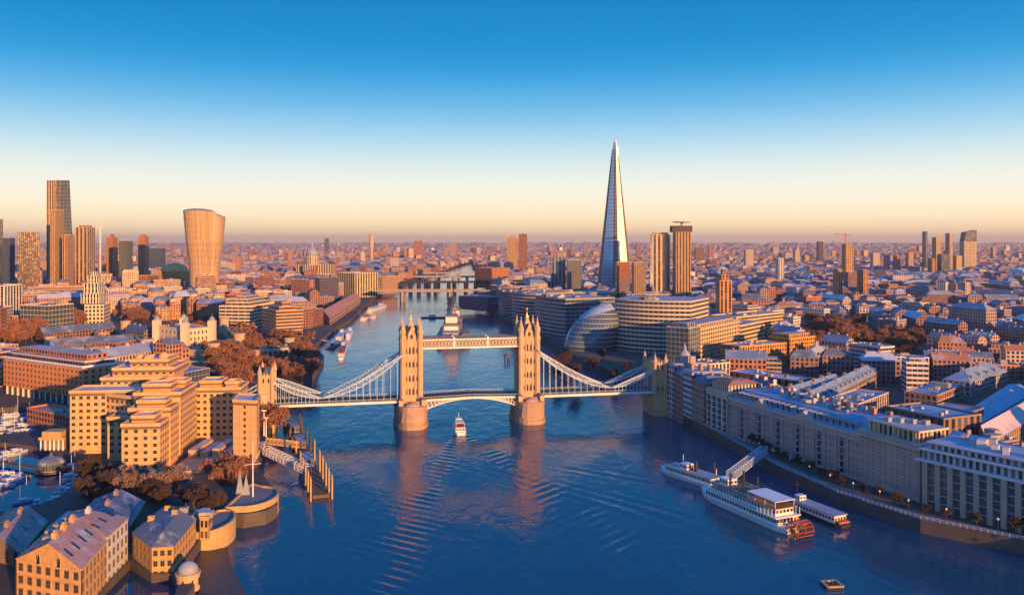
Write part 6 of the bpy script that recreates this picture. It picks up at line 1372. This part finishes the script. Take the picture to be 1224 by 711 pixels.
# dock yachts
ya = thing('moored_yacht', 'small white yacht moored in the dock basins beneath the orange brick office', 'yacht', (0, 0, 0), group='yachts moored in the dock basins'); yh = MB(); hull_mesh(yh, 11, 3.2, 1.1, bow=.45); yh.build('hull', [M['lead']], ya); mb = MB(); mb.box(-3, 1.2, -1.1, 1.1, 1.1, 2.0); mb.build('cabin', [M['cabin']], ya); mb = MB(); mb.beam((.6, 0, 1), (.6, 0, 13), .16); mb.beam((.6, 0, 2.4), (-4, 0, 2.4), .2); mb.build('mast', [M['white']], ya)
mo = thing('moored_motor_cruiser', 'stocky motor cruiser with blue canopy moored in the dock basins', 'motor cruiser', (0, 0, 0), group='motor cruisers moored in the dock basins'); yh = MB(); hull_mesh(yh, 12, 3.8, 1.5, bow=.4); yh.build('hull', [M['steel_blue']], mo); mb = MB(); mb.box(-4, 2, -1.5, 1.5, 1.5, 3.0); mb.build('cabin', [M['cabin']], mo); mb = MB(); mb.box(-5, -1, -1.6, 1.6, 3.0, 3.8); mb.build('canopy', [M['steel_blue']], mo)
spots = [(3, 503), (12, 499), (20, 497), (9, 508), (18, 506), (27, 503), (34, 501), (42, 500), (50, 503), (30, 511), (40, 509), (48, 511), (16, 516), (25, 518), (4, 514), (10, 521), (55, 507), (33, 518),
         (3, 566), (12, 570), (4, 575), (16, 577), (22, 573), (5, 583), (88, 558), (92, 563), (84, 570), (90, 574), (86, 581), (12, 545), (6, 550), (80, 589), (70, 598), (22, 541), (30, 600), (44, 602)]
for k, (px, py) in enumerate(spots):
    src = ya if k % 2 == 0 else mo; o = src if k < 2 else copy_tree(src); x_, y_ = at(px, py, 2.2); o.location = (x_, y_, 2.2); o.rotation_euler = (0, 0, R(25 + (k * 37) % 30 + (90 if k % 5 == 0 else 0))); s = .62 + .3 * ((k * 7) % 5) / 5; o.scale = (s, s, s)
for k, (a, b) in enumerate((((6, 512), (56, 503)), ((0, 572), (26, 574)), ((78, 586), (94, 560)))):
    x_, y_ = at(*a, 2.2); x2, y2 = at(*b, 2.2); o = thing('floating_pontoon', ['floating timber pontoon among yachts below the orange brick office', 'floating timber pontoon among yachts near the domed café', 'floating timber pontoon against the quay of the yellow hotel'][k], 'pontoon', (x_, y_, 2.2)); mb = MB(); mb.beam((0, 0, .35), (x2 - x_, y2 - y_, .35), 2.0, .5); mb.build('deck', [M['timber']], o)
# ================================================================== trees
def leafm(name, c1, c2):
    m, nt, N_, L_, B_ = nodes_of(name); oi = N_.new('ShaderNodeObjectInfo'); n1 = noise(nt, .9, 4, .75, geo_pos(nt))
    f = mth(nt, 'ADD', mth(nt, 'MULTIPLY', n1, 1.3), mth(nt, 'MULTIPLY', oi.outputs['Random'], .5)); f = mth(nt, 'SUBTRACT', f, .4, clamp=True)
    L_.new(mixc(nt, f, c1, c2), B_.inputs['Base Color']); B_.inputs['Roughness'].default_value = .9; B_.inputs['Specular IOR Level'].default_value = .1
    return m
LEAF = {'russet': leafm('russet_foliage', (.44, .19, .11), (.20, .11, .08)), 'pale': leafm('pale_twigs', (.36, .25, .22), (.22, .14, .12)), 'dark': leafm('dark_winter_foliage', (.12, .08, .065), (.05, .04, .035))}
def tree_meshes(kind, v):
    r = random.Random(100 + v * 7 + len(kind)); mb = MB(); H = 13.0
    mb.lathe(0, 0, [(.42, 0), (.32, 2.5), (.24, 5), (.1, 9)], 7)
    cl = []
    nC = 22
    for i in range(nC):
        a = r.uniform(0, 6.283); e = r.uniform(-.7, 1); rr = r.uniform(.45, 1) ; rad = 4.6 * rr * math.sqrt(max(0, 1 - e * e * .7))
        p = Vector((rad * math.cos(a), rad * math.sin(a), 7.6 + e * 4.2 * rr)); cl.append((p, r.uniform(1.1, 2.3)))
    for p, s in cl:
        b0 = Vector((0, 0, r.uniform(2.6, 6))); mb.beam(b0, p, .15, .15)
        for _ in range(5): d = Vector((r.gauss(0, 1), r.gauss(0, 1), r.gauss(.5, .8))).normalized() * s * 1.15; mb.beam(b0.lerp(p, r.uniform(.6, 1)), p + d, .07, .07)
    trunk = mb.mesh('trunk', [M['bark']])
    vv = []
    for p, s in cl:
        for _ in range(int(62 * s)):
            d = Vector((r.gauss(0, 1), r.gauss(0, 1), r.gauss(0, .8))); d = d.normalized() * s * r.uniform(.35, 1.05) ; q = p + d
            a1 = Vector((r.uniform(-1, 1), r.uniform(-1, 1), r.uniform(-1, 1))).normalized(); b1 = a1.cross(Vector((r.uniform(-1, 1), r.uniform(-1, 1), r.uniform(-1, 1)))).normalized(); w = r.uniform(.13, .34)
            vv += [q - a1 * w - b1 * w * .7, q + a1 * w - b1 * w * .7, q + a1 * w + b1 * w * .7, q - a1 * w + b1 * w * .7]
    me = bpy.data.meshes.new('crown'); me.from_pydata([tuple(x) for x in vv], [], [tuple(range(i, i + 4)) for i in range(0, len(vv), 4)]); me.materials.append(LEAF[kind])
    return trunk, me
TM = {k: [tree_meshes(k, v) for v in range(5 if k == 'russet' else 3)] for k in LEAF}
def tree(x, y, h, kind, label, group, z=5.0, wide=1.0):
    t = thing('autumn_tree' if kind == 'russet' else 'bare_tree', label, 'tree', (x, y, z), rng.uniform(0, 6.28), group); s = h / 13.0; t.scale = (s * wide, s * wide, s)
    tk, cr = TM[kind][rng.randrange(len(TM[kind]))]
    for nm, me in (('trunk', tk), ('crown', cr)): o = bpy.data.objects.new(nm, me); link(o); o.parent = t
def grove(label, group, kind, x0, x1, y0, y1, n, h=(11, 15), seed=1, z=5.0):
    "n trees spread over a patch given by its ground area in photo pixels"
    r = random.Random(seed)
    for _ in range(n): x, y = at(r.uniform(x0, x1), r.uniform(y0, y1), z); tree(x, y, r.uniform(*h), kind, label, group, z, r.uniform(1.0, 1.35))
G = [('russet tree in the grove between castle keep and the bridge foot', 'trees in the castle grove', 'russet', 250, 304, 424, 464, 38, (13, 17)),
     ('russet tree filling the slope between the hotel roofs and the bridge foot', 'trees behind the hotel', 'russet', 236, 304, 462, 480, 12, (11, 14)),
     ('russet tree between castle gatehouse and the river wharf wall', 'trees along the castle wharf', 'russet', 312, 376, 428, 462, 26, (12, 16)),
     ('russet tree on the slope before the rounded yellow riverside office', 'trees before the yellow riverside office', 'russet', 276, 374, 402, 424, 28, (10, 14)),
     ('russet tree in the square beside the domed cream headquarters', 'trees in the headquarters square', 'russet', 84, 102, 380, 392, 9, (16, 21)),
     ('russet tree between domed cream headquarters and long orange range', 'trees beyond the headquarters', 'russet', 148, 176, 378, 390, 9, (14, 18)),
     ('red-brown tree growing behind the attic of the orange brick office', 'trees behind the brick office', 'russet', -6, 46, 400, 418, 16, (16, 22)),
     ('russet tree against the long castle barracks', 'trees by the barracks', 'russet', 184, 262, 386, 400, 10, (10, 13)),
     ('russet tree under the approach road below the hotel end tower', 'trees under the bridge approach', 'russet', 306, 334, 486, 520, 12, (11, 15)),
     ('orange-leaved tree on the hotel garden terrace', 'trees on the hotel garden terrace', 'russet', 244, 296, 562, 584, 10, (8, 11)),
     ('pale bare tree catching light in the garden before the yellow hotel', 'pale trees before the hotel', 'pale', 130, 212, 578, 594, 15, (7, 10)),
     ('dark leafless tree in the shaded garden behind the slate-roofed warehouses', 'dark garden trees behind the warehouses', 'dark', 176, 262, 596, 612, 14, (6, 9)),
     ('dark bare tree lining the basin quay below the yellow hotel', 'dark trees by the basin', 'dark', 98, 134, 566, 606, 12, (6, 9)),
     ('russet tree in the large southern park by the twin slab towers', 'trees of the southern park', 'russet', 968, 1036, 390, 420, 38, (15, 20)),
     ('russet tree in the smaller park before the blue southern roofs', 'trees of the smaller southern park', 'russet', 1050, 1100, 404, 424, 18, (14, 18)),
     ('dark tree in the shaded square around the southern park', 'dark trees of the southern square', 'dark', 1030, 1090, 420, 442, 12, (12, 16)),
     ('dark riverside tree on the glass office promenade', 'trees on the office promenade', 'dark', 652, 756, 420, 458, 14, (8, 11))]
ri = Vector((0, 0))
for k, g in enumerate(G): grove(g[0], g[1], g[2], *g[3:8], h=g[8], seed=20 + k)
k = 0
for a, b in zip(RB, RB[1:]):
    n_ = max(1, int((Vector(b) - Vector(a)).length / 8)); t = (Vector(b) - Vector(a)).normalized()
    for j in range(n_):
        if Vector(b).y > 440: continue
        p = Vector(a).lerp(Vector(b), (j + rng.random() * .6) / n_); tree(p.x + t.y * 5.6, p.y - t.x * 5.6, rng.uniform(4.5, 6.5), 'dark', 'small clipped dark tree on the promenade under the wharf fronts', 'small trees on the wharf promenade')

# ================================================================== the rest of the city
RES = 4.0; MX0, MX1, MY0, MY1 = -2400, 2400, 180, 3300
occ = np.zeros((int((MY1 - MY0) / RES), int((MX1 - MX0) / RES)), bool)
GX, GY = np.meshgrid(MX0 + (np.arange(occ.shape[1]) + .5) * RES, MY0 + (np.arange(occ.shape[0]) + .5) * RES)
def mark(poly, grow=0.0):
    poly = ccw(poly); poly = inset(poly, -grow) if grow else poly
    xs, ys = [p[0] for p in poly], [p[1] for p in poly]
    i0, i1 = max(0, int((min(ys) - MY0) / RES)), min(occ.shape[0], int((max(ys) - MY0) / RES) + 2); j0, j1 = max(0, int((min(xs) - MX0) / RES)), min(occ.shape[1], int((max(xs) - MX0) / RES) + 2)
    if i1 <= i0 or j1 <= j0: return
    X, Y = GX[i0:i1, j0:j1], GY[i0:i1, j0:j1]; ins = np.zeros(X.shape, bool)
    for p, q in zip(poly, poly[1:] + poly[:1]):
        c = ((p[1] > Y) != (q[1] > Y)) & (X < (q[0] - p[0]) * (Y - p[1]) / ((q[1] - p[1]) or 1e-9) + p[0]); ins ^= c
    occ[i0:i1, j0:j1] |= ins
river_poly = [p for p in LEFT_BANK if p[1] < 4300] + [p for p in RIGHT_BANK[::-1]]
mark([(x - 8 if i < len(LEFT_BANK) else x + 9, y) for i, (x, y) in enumerate(river_poly)])
for h in HAND: mark(h, 3.5)
for p in (DOCK, DOCK2, LOCK): mark(p, 3)
for g in G: mark([at(g[3], g[6]), at(g[4], g[6]), at(g[4], g[5]), at(g[3], g[5])], 2)
mark([at(-40, 640), at(275, 640), at(300, 575), at(120, 545), at(-40, 540)])          # gardens and quays near the dock
mark([at(40, 430), at(180, 445), at(350, 440), at(350, 412), at(262, 396), at(150, 392), at(44, 400)])   # castle liberties
mark([at(228, 480), at(335, 480), at(335, 438), at(228, 438)]); mark([at(640, 410), at(770, 462), at(800, 440), at(700, 395)])                       # riverside lawn
for x0, x1 in ((AX[0] - 80, AX[0]), (AX[1], AX[1] + 75)): mark([bl(x0, -14), bl(x1, -14), bl(x1, 14), bl(x0, 14)])
PAL_L = [((.56, .35, .21), 'ochre'), ((.60, .45, .34), 'cream'), ((.46, .20, .12), 'rust'), ((.48, .30, .22), 'tan'), ((.34, .17, .13), 'brown'), ((.62, .5, .44), 'pale stone'), ((.56, .26, .13), 'orange brick')]
PAL_R = [((.38, .21, .18), 'brown'), ((.45, .20, .14), 'rust'), ((.54, .45, .42), 'pale stone'), ((.38, .3, .3), 'grey'), ((.48, .33, .27), 'tan'), ((.62, .56, .54), 'white'), ((.30, .18, .17), 'dark brick')]
ROOFS = [((.11, .15, .21), 'slate'), ((.15, .23, .33), 'blue-grey'), ((.27, .32, .38), 'lead'), ((.44, .48, .53), 'frosted'), ((.14, .15, .18), 'felt'), ((.36, .17, .1), 'tiled'), ((.42, .36, .32), 'pale')]
cand = []
def free(poly):
    c = ctr(poly); pts = list(poly) + [c] + [((poly[i][0] + poly[(i + 1) % 4][0]) / 2, (poly[i][1] + poly[(i + 1) % 4][1]) / 2) for i in range(4)] + [((p[0] + c[0]) / 2, (p[1] + c[1]) / 2) for p in poly]
    for x, y in pts:
        i, j = int((y - MY0) / RES), int((x - MX0) / RES)
        if not (0 <= i < occ.shape[0] and 0 <= j < occ.shape[1]) or occ[i, j]: return False
    return True
r5 = random.Random(5); T = 170
wang = math.atan2(wd.y, wd.x)
for ty in range(200, 3100, T):
    for tx_ in range(-2300, 2300, T):
        cy0_ = ty + T / 2; cx0_ = tx_ + T / 2
        if abs(cx0_) > .68 * cy0_ + 60: continue
        right = cx0_ > 0
        ang = (wang + (0 if cy0_ < 620 else R(r5.choice((0, 18, 55, -30))))) if right else R(r5.choice((-24, 8, 30, 60, 74, -10)))
        ux, uy = Vector((math.cos(ang), math.sin(ang))), Vector((-math.sin(ang), math.cos(ang)))
        far_ = cy0_ > 1500; v = -T * .75
        while v < T * .75:
            dep = r5.uniform(11, 17) if not far_ else r5.uniform(14, 24); u = -T * .75
            if r5.random() < .16: dep *= 1.7
            while u < T * .75:
                w = r5.choice((14, 18, 24, 32, 44)) * (1 if not far_ else 1.2) * r5.uniform(.85, 1.15)
                o = Vector((cx0_, cy0_)) + ux * (u + w / 2) + uy * (v + dep / 2)
                if tx_ <= o.x < tx_ + T and ty <= o.y < ty + T:
                    poly = [tuple(o + ux * (a * w / 2) + uy * (b * dep / 2)) for a, b in ((-1, -1), (1, -1), (1, 1), (-1, 1))]
                    if o.y > 215 and free(poly):
                        near_r = right and o.y < 950
                        h = r5.choice((9, 11, 13, 15, 18) if right else (13, 16, 19, 22, 27)) + r5.uniform(-1, 2)
                        if r5.random() < .05 and (o.y > 1300 or (right and o.y > 700)): h *= r5.uniform(1.4, 1.9)
                        if right and r5.random() < .25: h = max(8, h * .75)
                        cand.append((poly, w, dep, h, right, o.copy(), ang)); mark(poly, 1.0)
                u += w + r5.choice((.8, .8, 2.5, 8))
            v += dep + r5.choice((7, 10, 13))
def shown(c):
    o = c[5]; px = 612 + o.x * 1000 / o.y; py = 290 + 98000 / o.y
    if not (-25 < px < 1250 and py < 740): return 0
    return (c[1] + c[2]) * (c[3] + c[2] * 98 / o.y) / (o.y ** 2)
cand.sort(key=shown, reverse=True)
LM = [('the castle keep', 213, 400), ('the orange brick dock office', 70, 440), ('the domed cream headquarters', 122, 360), ('the striped glass office', 292, 378), ('the orange tiled customs hall', 405, 380), ('the flared tower', 243, 320), ('the white-piered office', 5, 370),
      ('the cathedral dome', 373, 315), ('the pink-roofed glass hall', 1195, 505), ('the broad dark warehouse', 1093, 495), ('the long dark brick hall', 915, 460), ('the squarer orange flats', 958, 420), ('the pale grey tower block', 1033, 425), ('the glazed wharf apartments', 1160, 560),
      ('the orange slab tower', 865, 365), ('the twin slab towers', 1015, 345), ('the cream stepped apartments', 895, 400), ('the curved louvre office', 785, 395), ('the hospital towers', 800, 330), ('the southern park', 1003, 400), ('the smaller southern park', 1075, 410), ('the yellow hotel', 180, 500),
      ('the dormered blue terrace', 1010, 485), ('the lit penthouse block', 1080, 510), ('the blue striped riverside tower', 670, 340), ('the vivid orange riverside block', 600, 335), ('the glass pyramid tower', 735, 340), ('the brewery cupola', 800, 440), ('the cream small southern tower', 1154, 350), ('the white slim southern tower', 932, 325)]
ORD = 'first second third fourth fifth sixth seventh eighth ninth tenth eleventh twelfth thirteenth fourteenth fifteenth sixteenth seventeenth eighteenth nineteenth twentieth'.split()
NI = 285; auto = []
for k, c in enumerate(cand[:NI]):
    if shown(c) <= 0: break
    poly, w, dep, h, right, o, ang = c; wc, wn = r5.choice(PAL_R if right else PAL_L); gable = r5.random() < (.62 if right else .4) and dep < 20
    rc, rn = r5.choice(ROOFS[:6] if right else ROOFS); st = r5.choice(('punched', 'punched', 'punched', 'piers', 'ribbon')) if not gable else 'punched'
    px, py = 612 + o.x * 1000 / o.y, 290 + (103 - h) * 1000 / o.y
    lm = min(LM, key=lambda l: math.hypot(l[1] - px, (l[2] - py) * 1.6)); dd = math.hypot(lm[1] - px, (lm[2] - py) * 1.6)
    size = 'long' if w > 30 else 'square' if abs(w - dep) < 5 else 'tall' if h > 24 else 'low' if h < 11 else 'mid-height'
    kind = ('terrace' if w > 30 else 'house') if gable else ('tower block' if h > 30 else 'office block' if w > 22 or h > 20 else 'flat-roofed block')
    auto.append((lm[0], (size, wn, kind, rn), dd, c, wc, rc, gable, st))
auto.sort(key=lambda a: (a[0], a[1], a[2])); seen = {}
for lmn, key, dd, c, wc, rc, gable, st in auto:
    n_ = seen.get((lmn, key), 0); seen[(lmn, key)] = n_ + 1
    lab = f"{key[0]} {key[1]} {key[2]} under {key[3]} roof, {ORD[n_]} out from {lmn}"
    poly, w, dep, h, right, o, ang = c; near = o.y < 900
    bld(key[2].replace(' ', '_').replace('-', '_'), lab, 'building', poly, 5 + h, wall=wc, roofc=rc, style=st, roof='gable' if gable else 'flat', chim=(3 if w > 20 else 2) if near and gable else 0, plant=(r5.randint(0, 2) if not gable else 0), over=.3,
        hip=r5.choice((0, 0, .2)), tiers=((2.5, 3),) if (not gable and r5.random() < .25) else (), dorm=(int(w / 5) if near and gable and r5.random() < .3 else 0), group='plain buildings of the surrounding city', bay=3.0, floor=3.2)
# everything beyond, as one mass
def city_mass(name, rows, mats):
    "rows: cx, cy, hw, hd, ang, h, inset ratio, rise, wall rgb, roof rgb, mat"
    a = np.array(rows, float); n = len(a)
    cx, cy_, hw, hd, an, h, ins, rise = a[:, :8].T; wc, rc = a[:, 8:11], a[:, 11:14]
    sx = np.array([-1, 1, 1, -1]); sy = np.array([-1, -1, 1, 1])
    def ring(k, z):
        lx = sx[None] * (hw * k)[:, None]; ly = sy[None] * (hd * k)[:, None]; c, s = np.cos(an)[:, None], np.sin(an)[:, None]
        return np.stack([cx[:, None] + lx * c - ly * s, cy_[:, None] + lx * s + ly * c, np.repeat(z[:, None], 4, 1)], -1)
    one = np.ones(n); V = np.concatenate([ring(one, 5 * one), ring(one, 5 + h), ring(1 - ins, 5 + h + rise)], 1)
    f = []; base = np.arange(n)[:, None] * 12
    for l in (0, 4):
        for i in range(4): j = (i + 1) % 4; f.append(base + np.array([l + i, l + j, l + 4 + j, l + 4 + i]))
    f.append(base + np.array([8, 9, 10, 11])); F = np.stack(f, 1).reshape(-1, 4)
    col = np.concatenate([np.repeat(wc[:, None], 4, 1), np.repeat(rc[:, None], 5, 1)], 1).reshape(-1, 3)
    mi = np.tile([0] * 4 + [1] * 5, n)
    uv = np.zeros((n, 9, 4, 2)); nf = np.maximum(1, np.round(h / 3.4))
    for i in range(4):
        nb = np.maximum(1, np.round((hw if i % 2 == 0 else hd) * 2 / 3.6)); uv[:, i, 1, 0] = nb; uv[:, i, 2, 0] = nb; uv[:, i, 2, 1] = nf; uv[:, i, 3, 1] = nf
    o = np_mesh(name, V.reshape(-1, 3), F, mats, mi, col, uv.reshape(-1, 2)); tag(o, kind='stuff'); return o
rows = []; FROOF = [((.24, .17, .15), 0), ((.34, .24, .19), 0), ((.16, .15, .19), 0), ((.40, .31, .26), 0)]
def mass_row(x, y, w, d, an, h, right, far_=False):
    wc, _n = r5.choice(PAL_R if right and not far_ else PAL_L); rc, _m = r5.choice(FROOF if far_ else ROOFS[:6] if right else ROOFS); t = r5.uniform(.85, 1.2)
    g = r5.random() < .45; rows.append([x, y, w / 2, d / 2, an, h, .6 if g else .04, (min(w, d) * .25) if g else .5, *[min(.8, q * t) for q in wc], *rc])
    if not g and not far_ and r5.random() < .6: rows.append([x + r5.uniform(-2, 2), y + r5.uniform(-2, 2), 2.5, 2, an, h + 3, .05, .2, .4, .36, .32, .3, .3, .3])
for c in cand[NI:]: mass_row(c[5].x, c[5].y, c[1], c[2], c[6], c[3], c[4])
def water_x(y):
    def ip(B): return float(np.interp(y, [p[1] for p in B], [p[0] for p in B]))
    return ip(LEFT_BANK), ip(RIGHT_BANK)
def inhand(x, y):
    for h in HAND:
        c = h[0]
        if abs(c[0] - x) < 90 and abs(c[1] - y) < 90:
            xs, ys = [p[0] for p in h], [p[1] for p in h]
            if min(xs) - 14 < x < max(xs) + 14 and min(ys) - 14 < y < max(ys) + 14: return True
    return False
for y0, y1, cell, hh in ((3100, 5200, 36, (10, 24)), (5200, 9000, 62, (11, 26)), (9000, 15000, 130, (14, 30)), (15000, 27000, 380, (20, 45))):
    y = y0
    while y < y1:
        x = -.7 * y
        while x < .7 * y:
            X, Y = x + r5.uniform(-.2, .2) * cell, y + r5.uniform(-.2, .2) * cell; wl0, wr0 = water_x(Y)
            if (Y > 4250 or not (wl0 - 20 < X < wr0 + 20)) and r5.random() < .86 and not inhand(X, Y):
                h = r5.uniform(*hh); w, d = cell * r5.uniform(.45, .9), cell * r5.uniform(.35, .7)
                if r5.random() < .02: h *= r5.uniform(1.8, 3.0); w, d = min(w, 34), min(d, 30)
                mass_row(X, Y, w, d, r5.uniform(-.8, .8), h, X > 0, True)
            x += cell
        y += cell
# the nearer rows only where the candidates are missing (outside the lot grid)
city_mass('distant_city_buildings', rows, [M['punched'], M['roof']])
# tree canopy scattered through the distant city, too many to count
def canopy(name, n, y0, y1, hr, seed, regs=None):
    r = np.random.default_rng(seed); V, F = [], []; k = 0
    for _ in range(n):
        Y = math.sqrt(r.uniform(y0 ** 2, y1 ** 2)); X = r.uniform(-.68, .68) * Y
        wl0, wr0 = water_x(Y)
        if Y < 4250 and wl0 - 5 < X < wr0 + 5: continue
        if inhand(X, Y): continue
        if Y < 3200:
            i, j = int((Y - MY0) / RES), int((X - MX0) / RES)
            if 0 <= i < occ.shape[0] and 0 <= j < occ.shape[1] and occ[i, j]: continue
        R0 = r.uniform(3.0, 6.0) * hr; H0 = r.uniform(9, 14) * (hr ** .3); m = 46
        d = r.normal(size=(m, 3)); d /= np.linalg.norm(d, axis=1)[:, None]; c = np.array([X, Y, 5 + H0 * .6]) + d * np.array([R0, R0, H0 * .42]) * r.uniform(.5, 1.05, (m, 1))
        a = r.normal(size=(m, 3)); a /= np.linalg.norm(a, axis=1)[:, None]; b = np.cross(a, r.normal(size=(m, 3))); b /= np.linalg.norm(b, axis=1)[:, None]; s = R0 * r.uniform(.14, .3, (m, 1))
        q = np.stack([c - a * s - b * s, c + a * s - b * s, c + a * s + b * s, c - a * s + b * s], 1); V.append(q.reshape(-1, 3)); F.append(np.arange(m * 4).reshape(-1, 4) + k); k += m * 4
    o = np_mesh(name, np.concatenate(V), np.concatenate(F), LEAF['russet']); tag(o, kind='stuff')
canopy('distant_tree_foliage', 900, 560, 1700, 1.0, 3); canopy('distant_tree_foliage', 1500, 1700, 5000, 1.5, 4)
# low ridge on the hazy horizon
mb = MB(); N = 60
for x0, x1, Y, hgt in ((9000, 26000, 26500, 120), (-26000, 26000, 28500, 60)):
    pr_ = [(x0 + (x1 - x0) * i / N, hgt * (.45 + .4 * math.sin(i * .21 + x0) + .15 * math.sin(i * .9)) * math.sin(math.pi * i / N) ** .5) for i in range(N + 1)]
    for (xa, ha_), (xb, hb) in zip(pr_, pr_[1:]): mb.quad((xa, Y - 900, 4), (xb, Y - 900, 4), (xb, Y, 5 + hb), (xa, Y, 5 + ha_)); mb.quad((xb, Y + 900, 4), (xa, Y + 900, 4), (xa, Y, 5 + ha_), (xb, Y, 5 + hb))
o_ = mb.build('hills', [M['land']]); tag(o_, kind='structure')
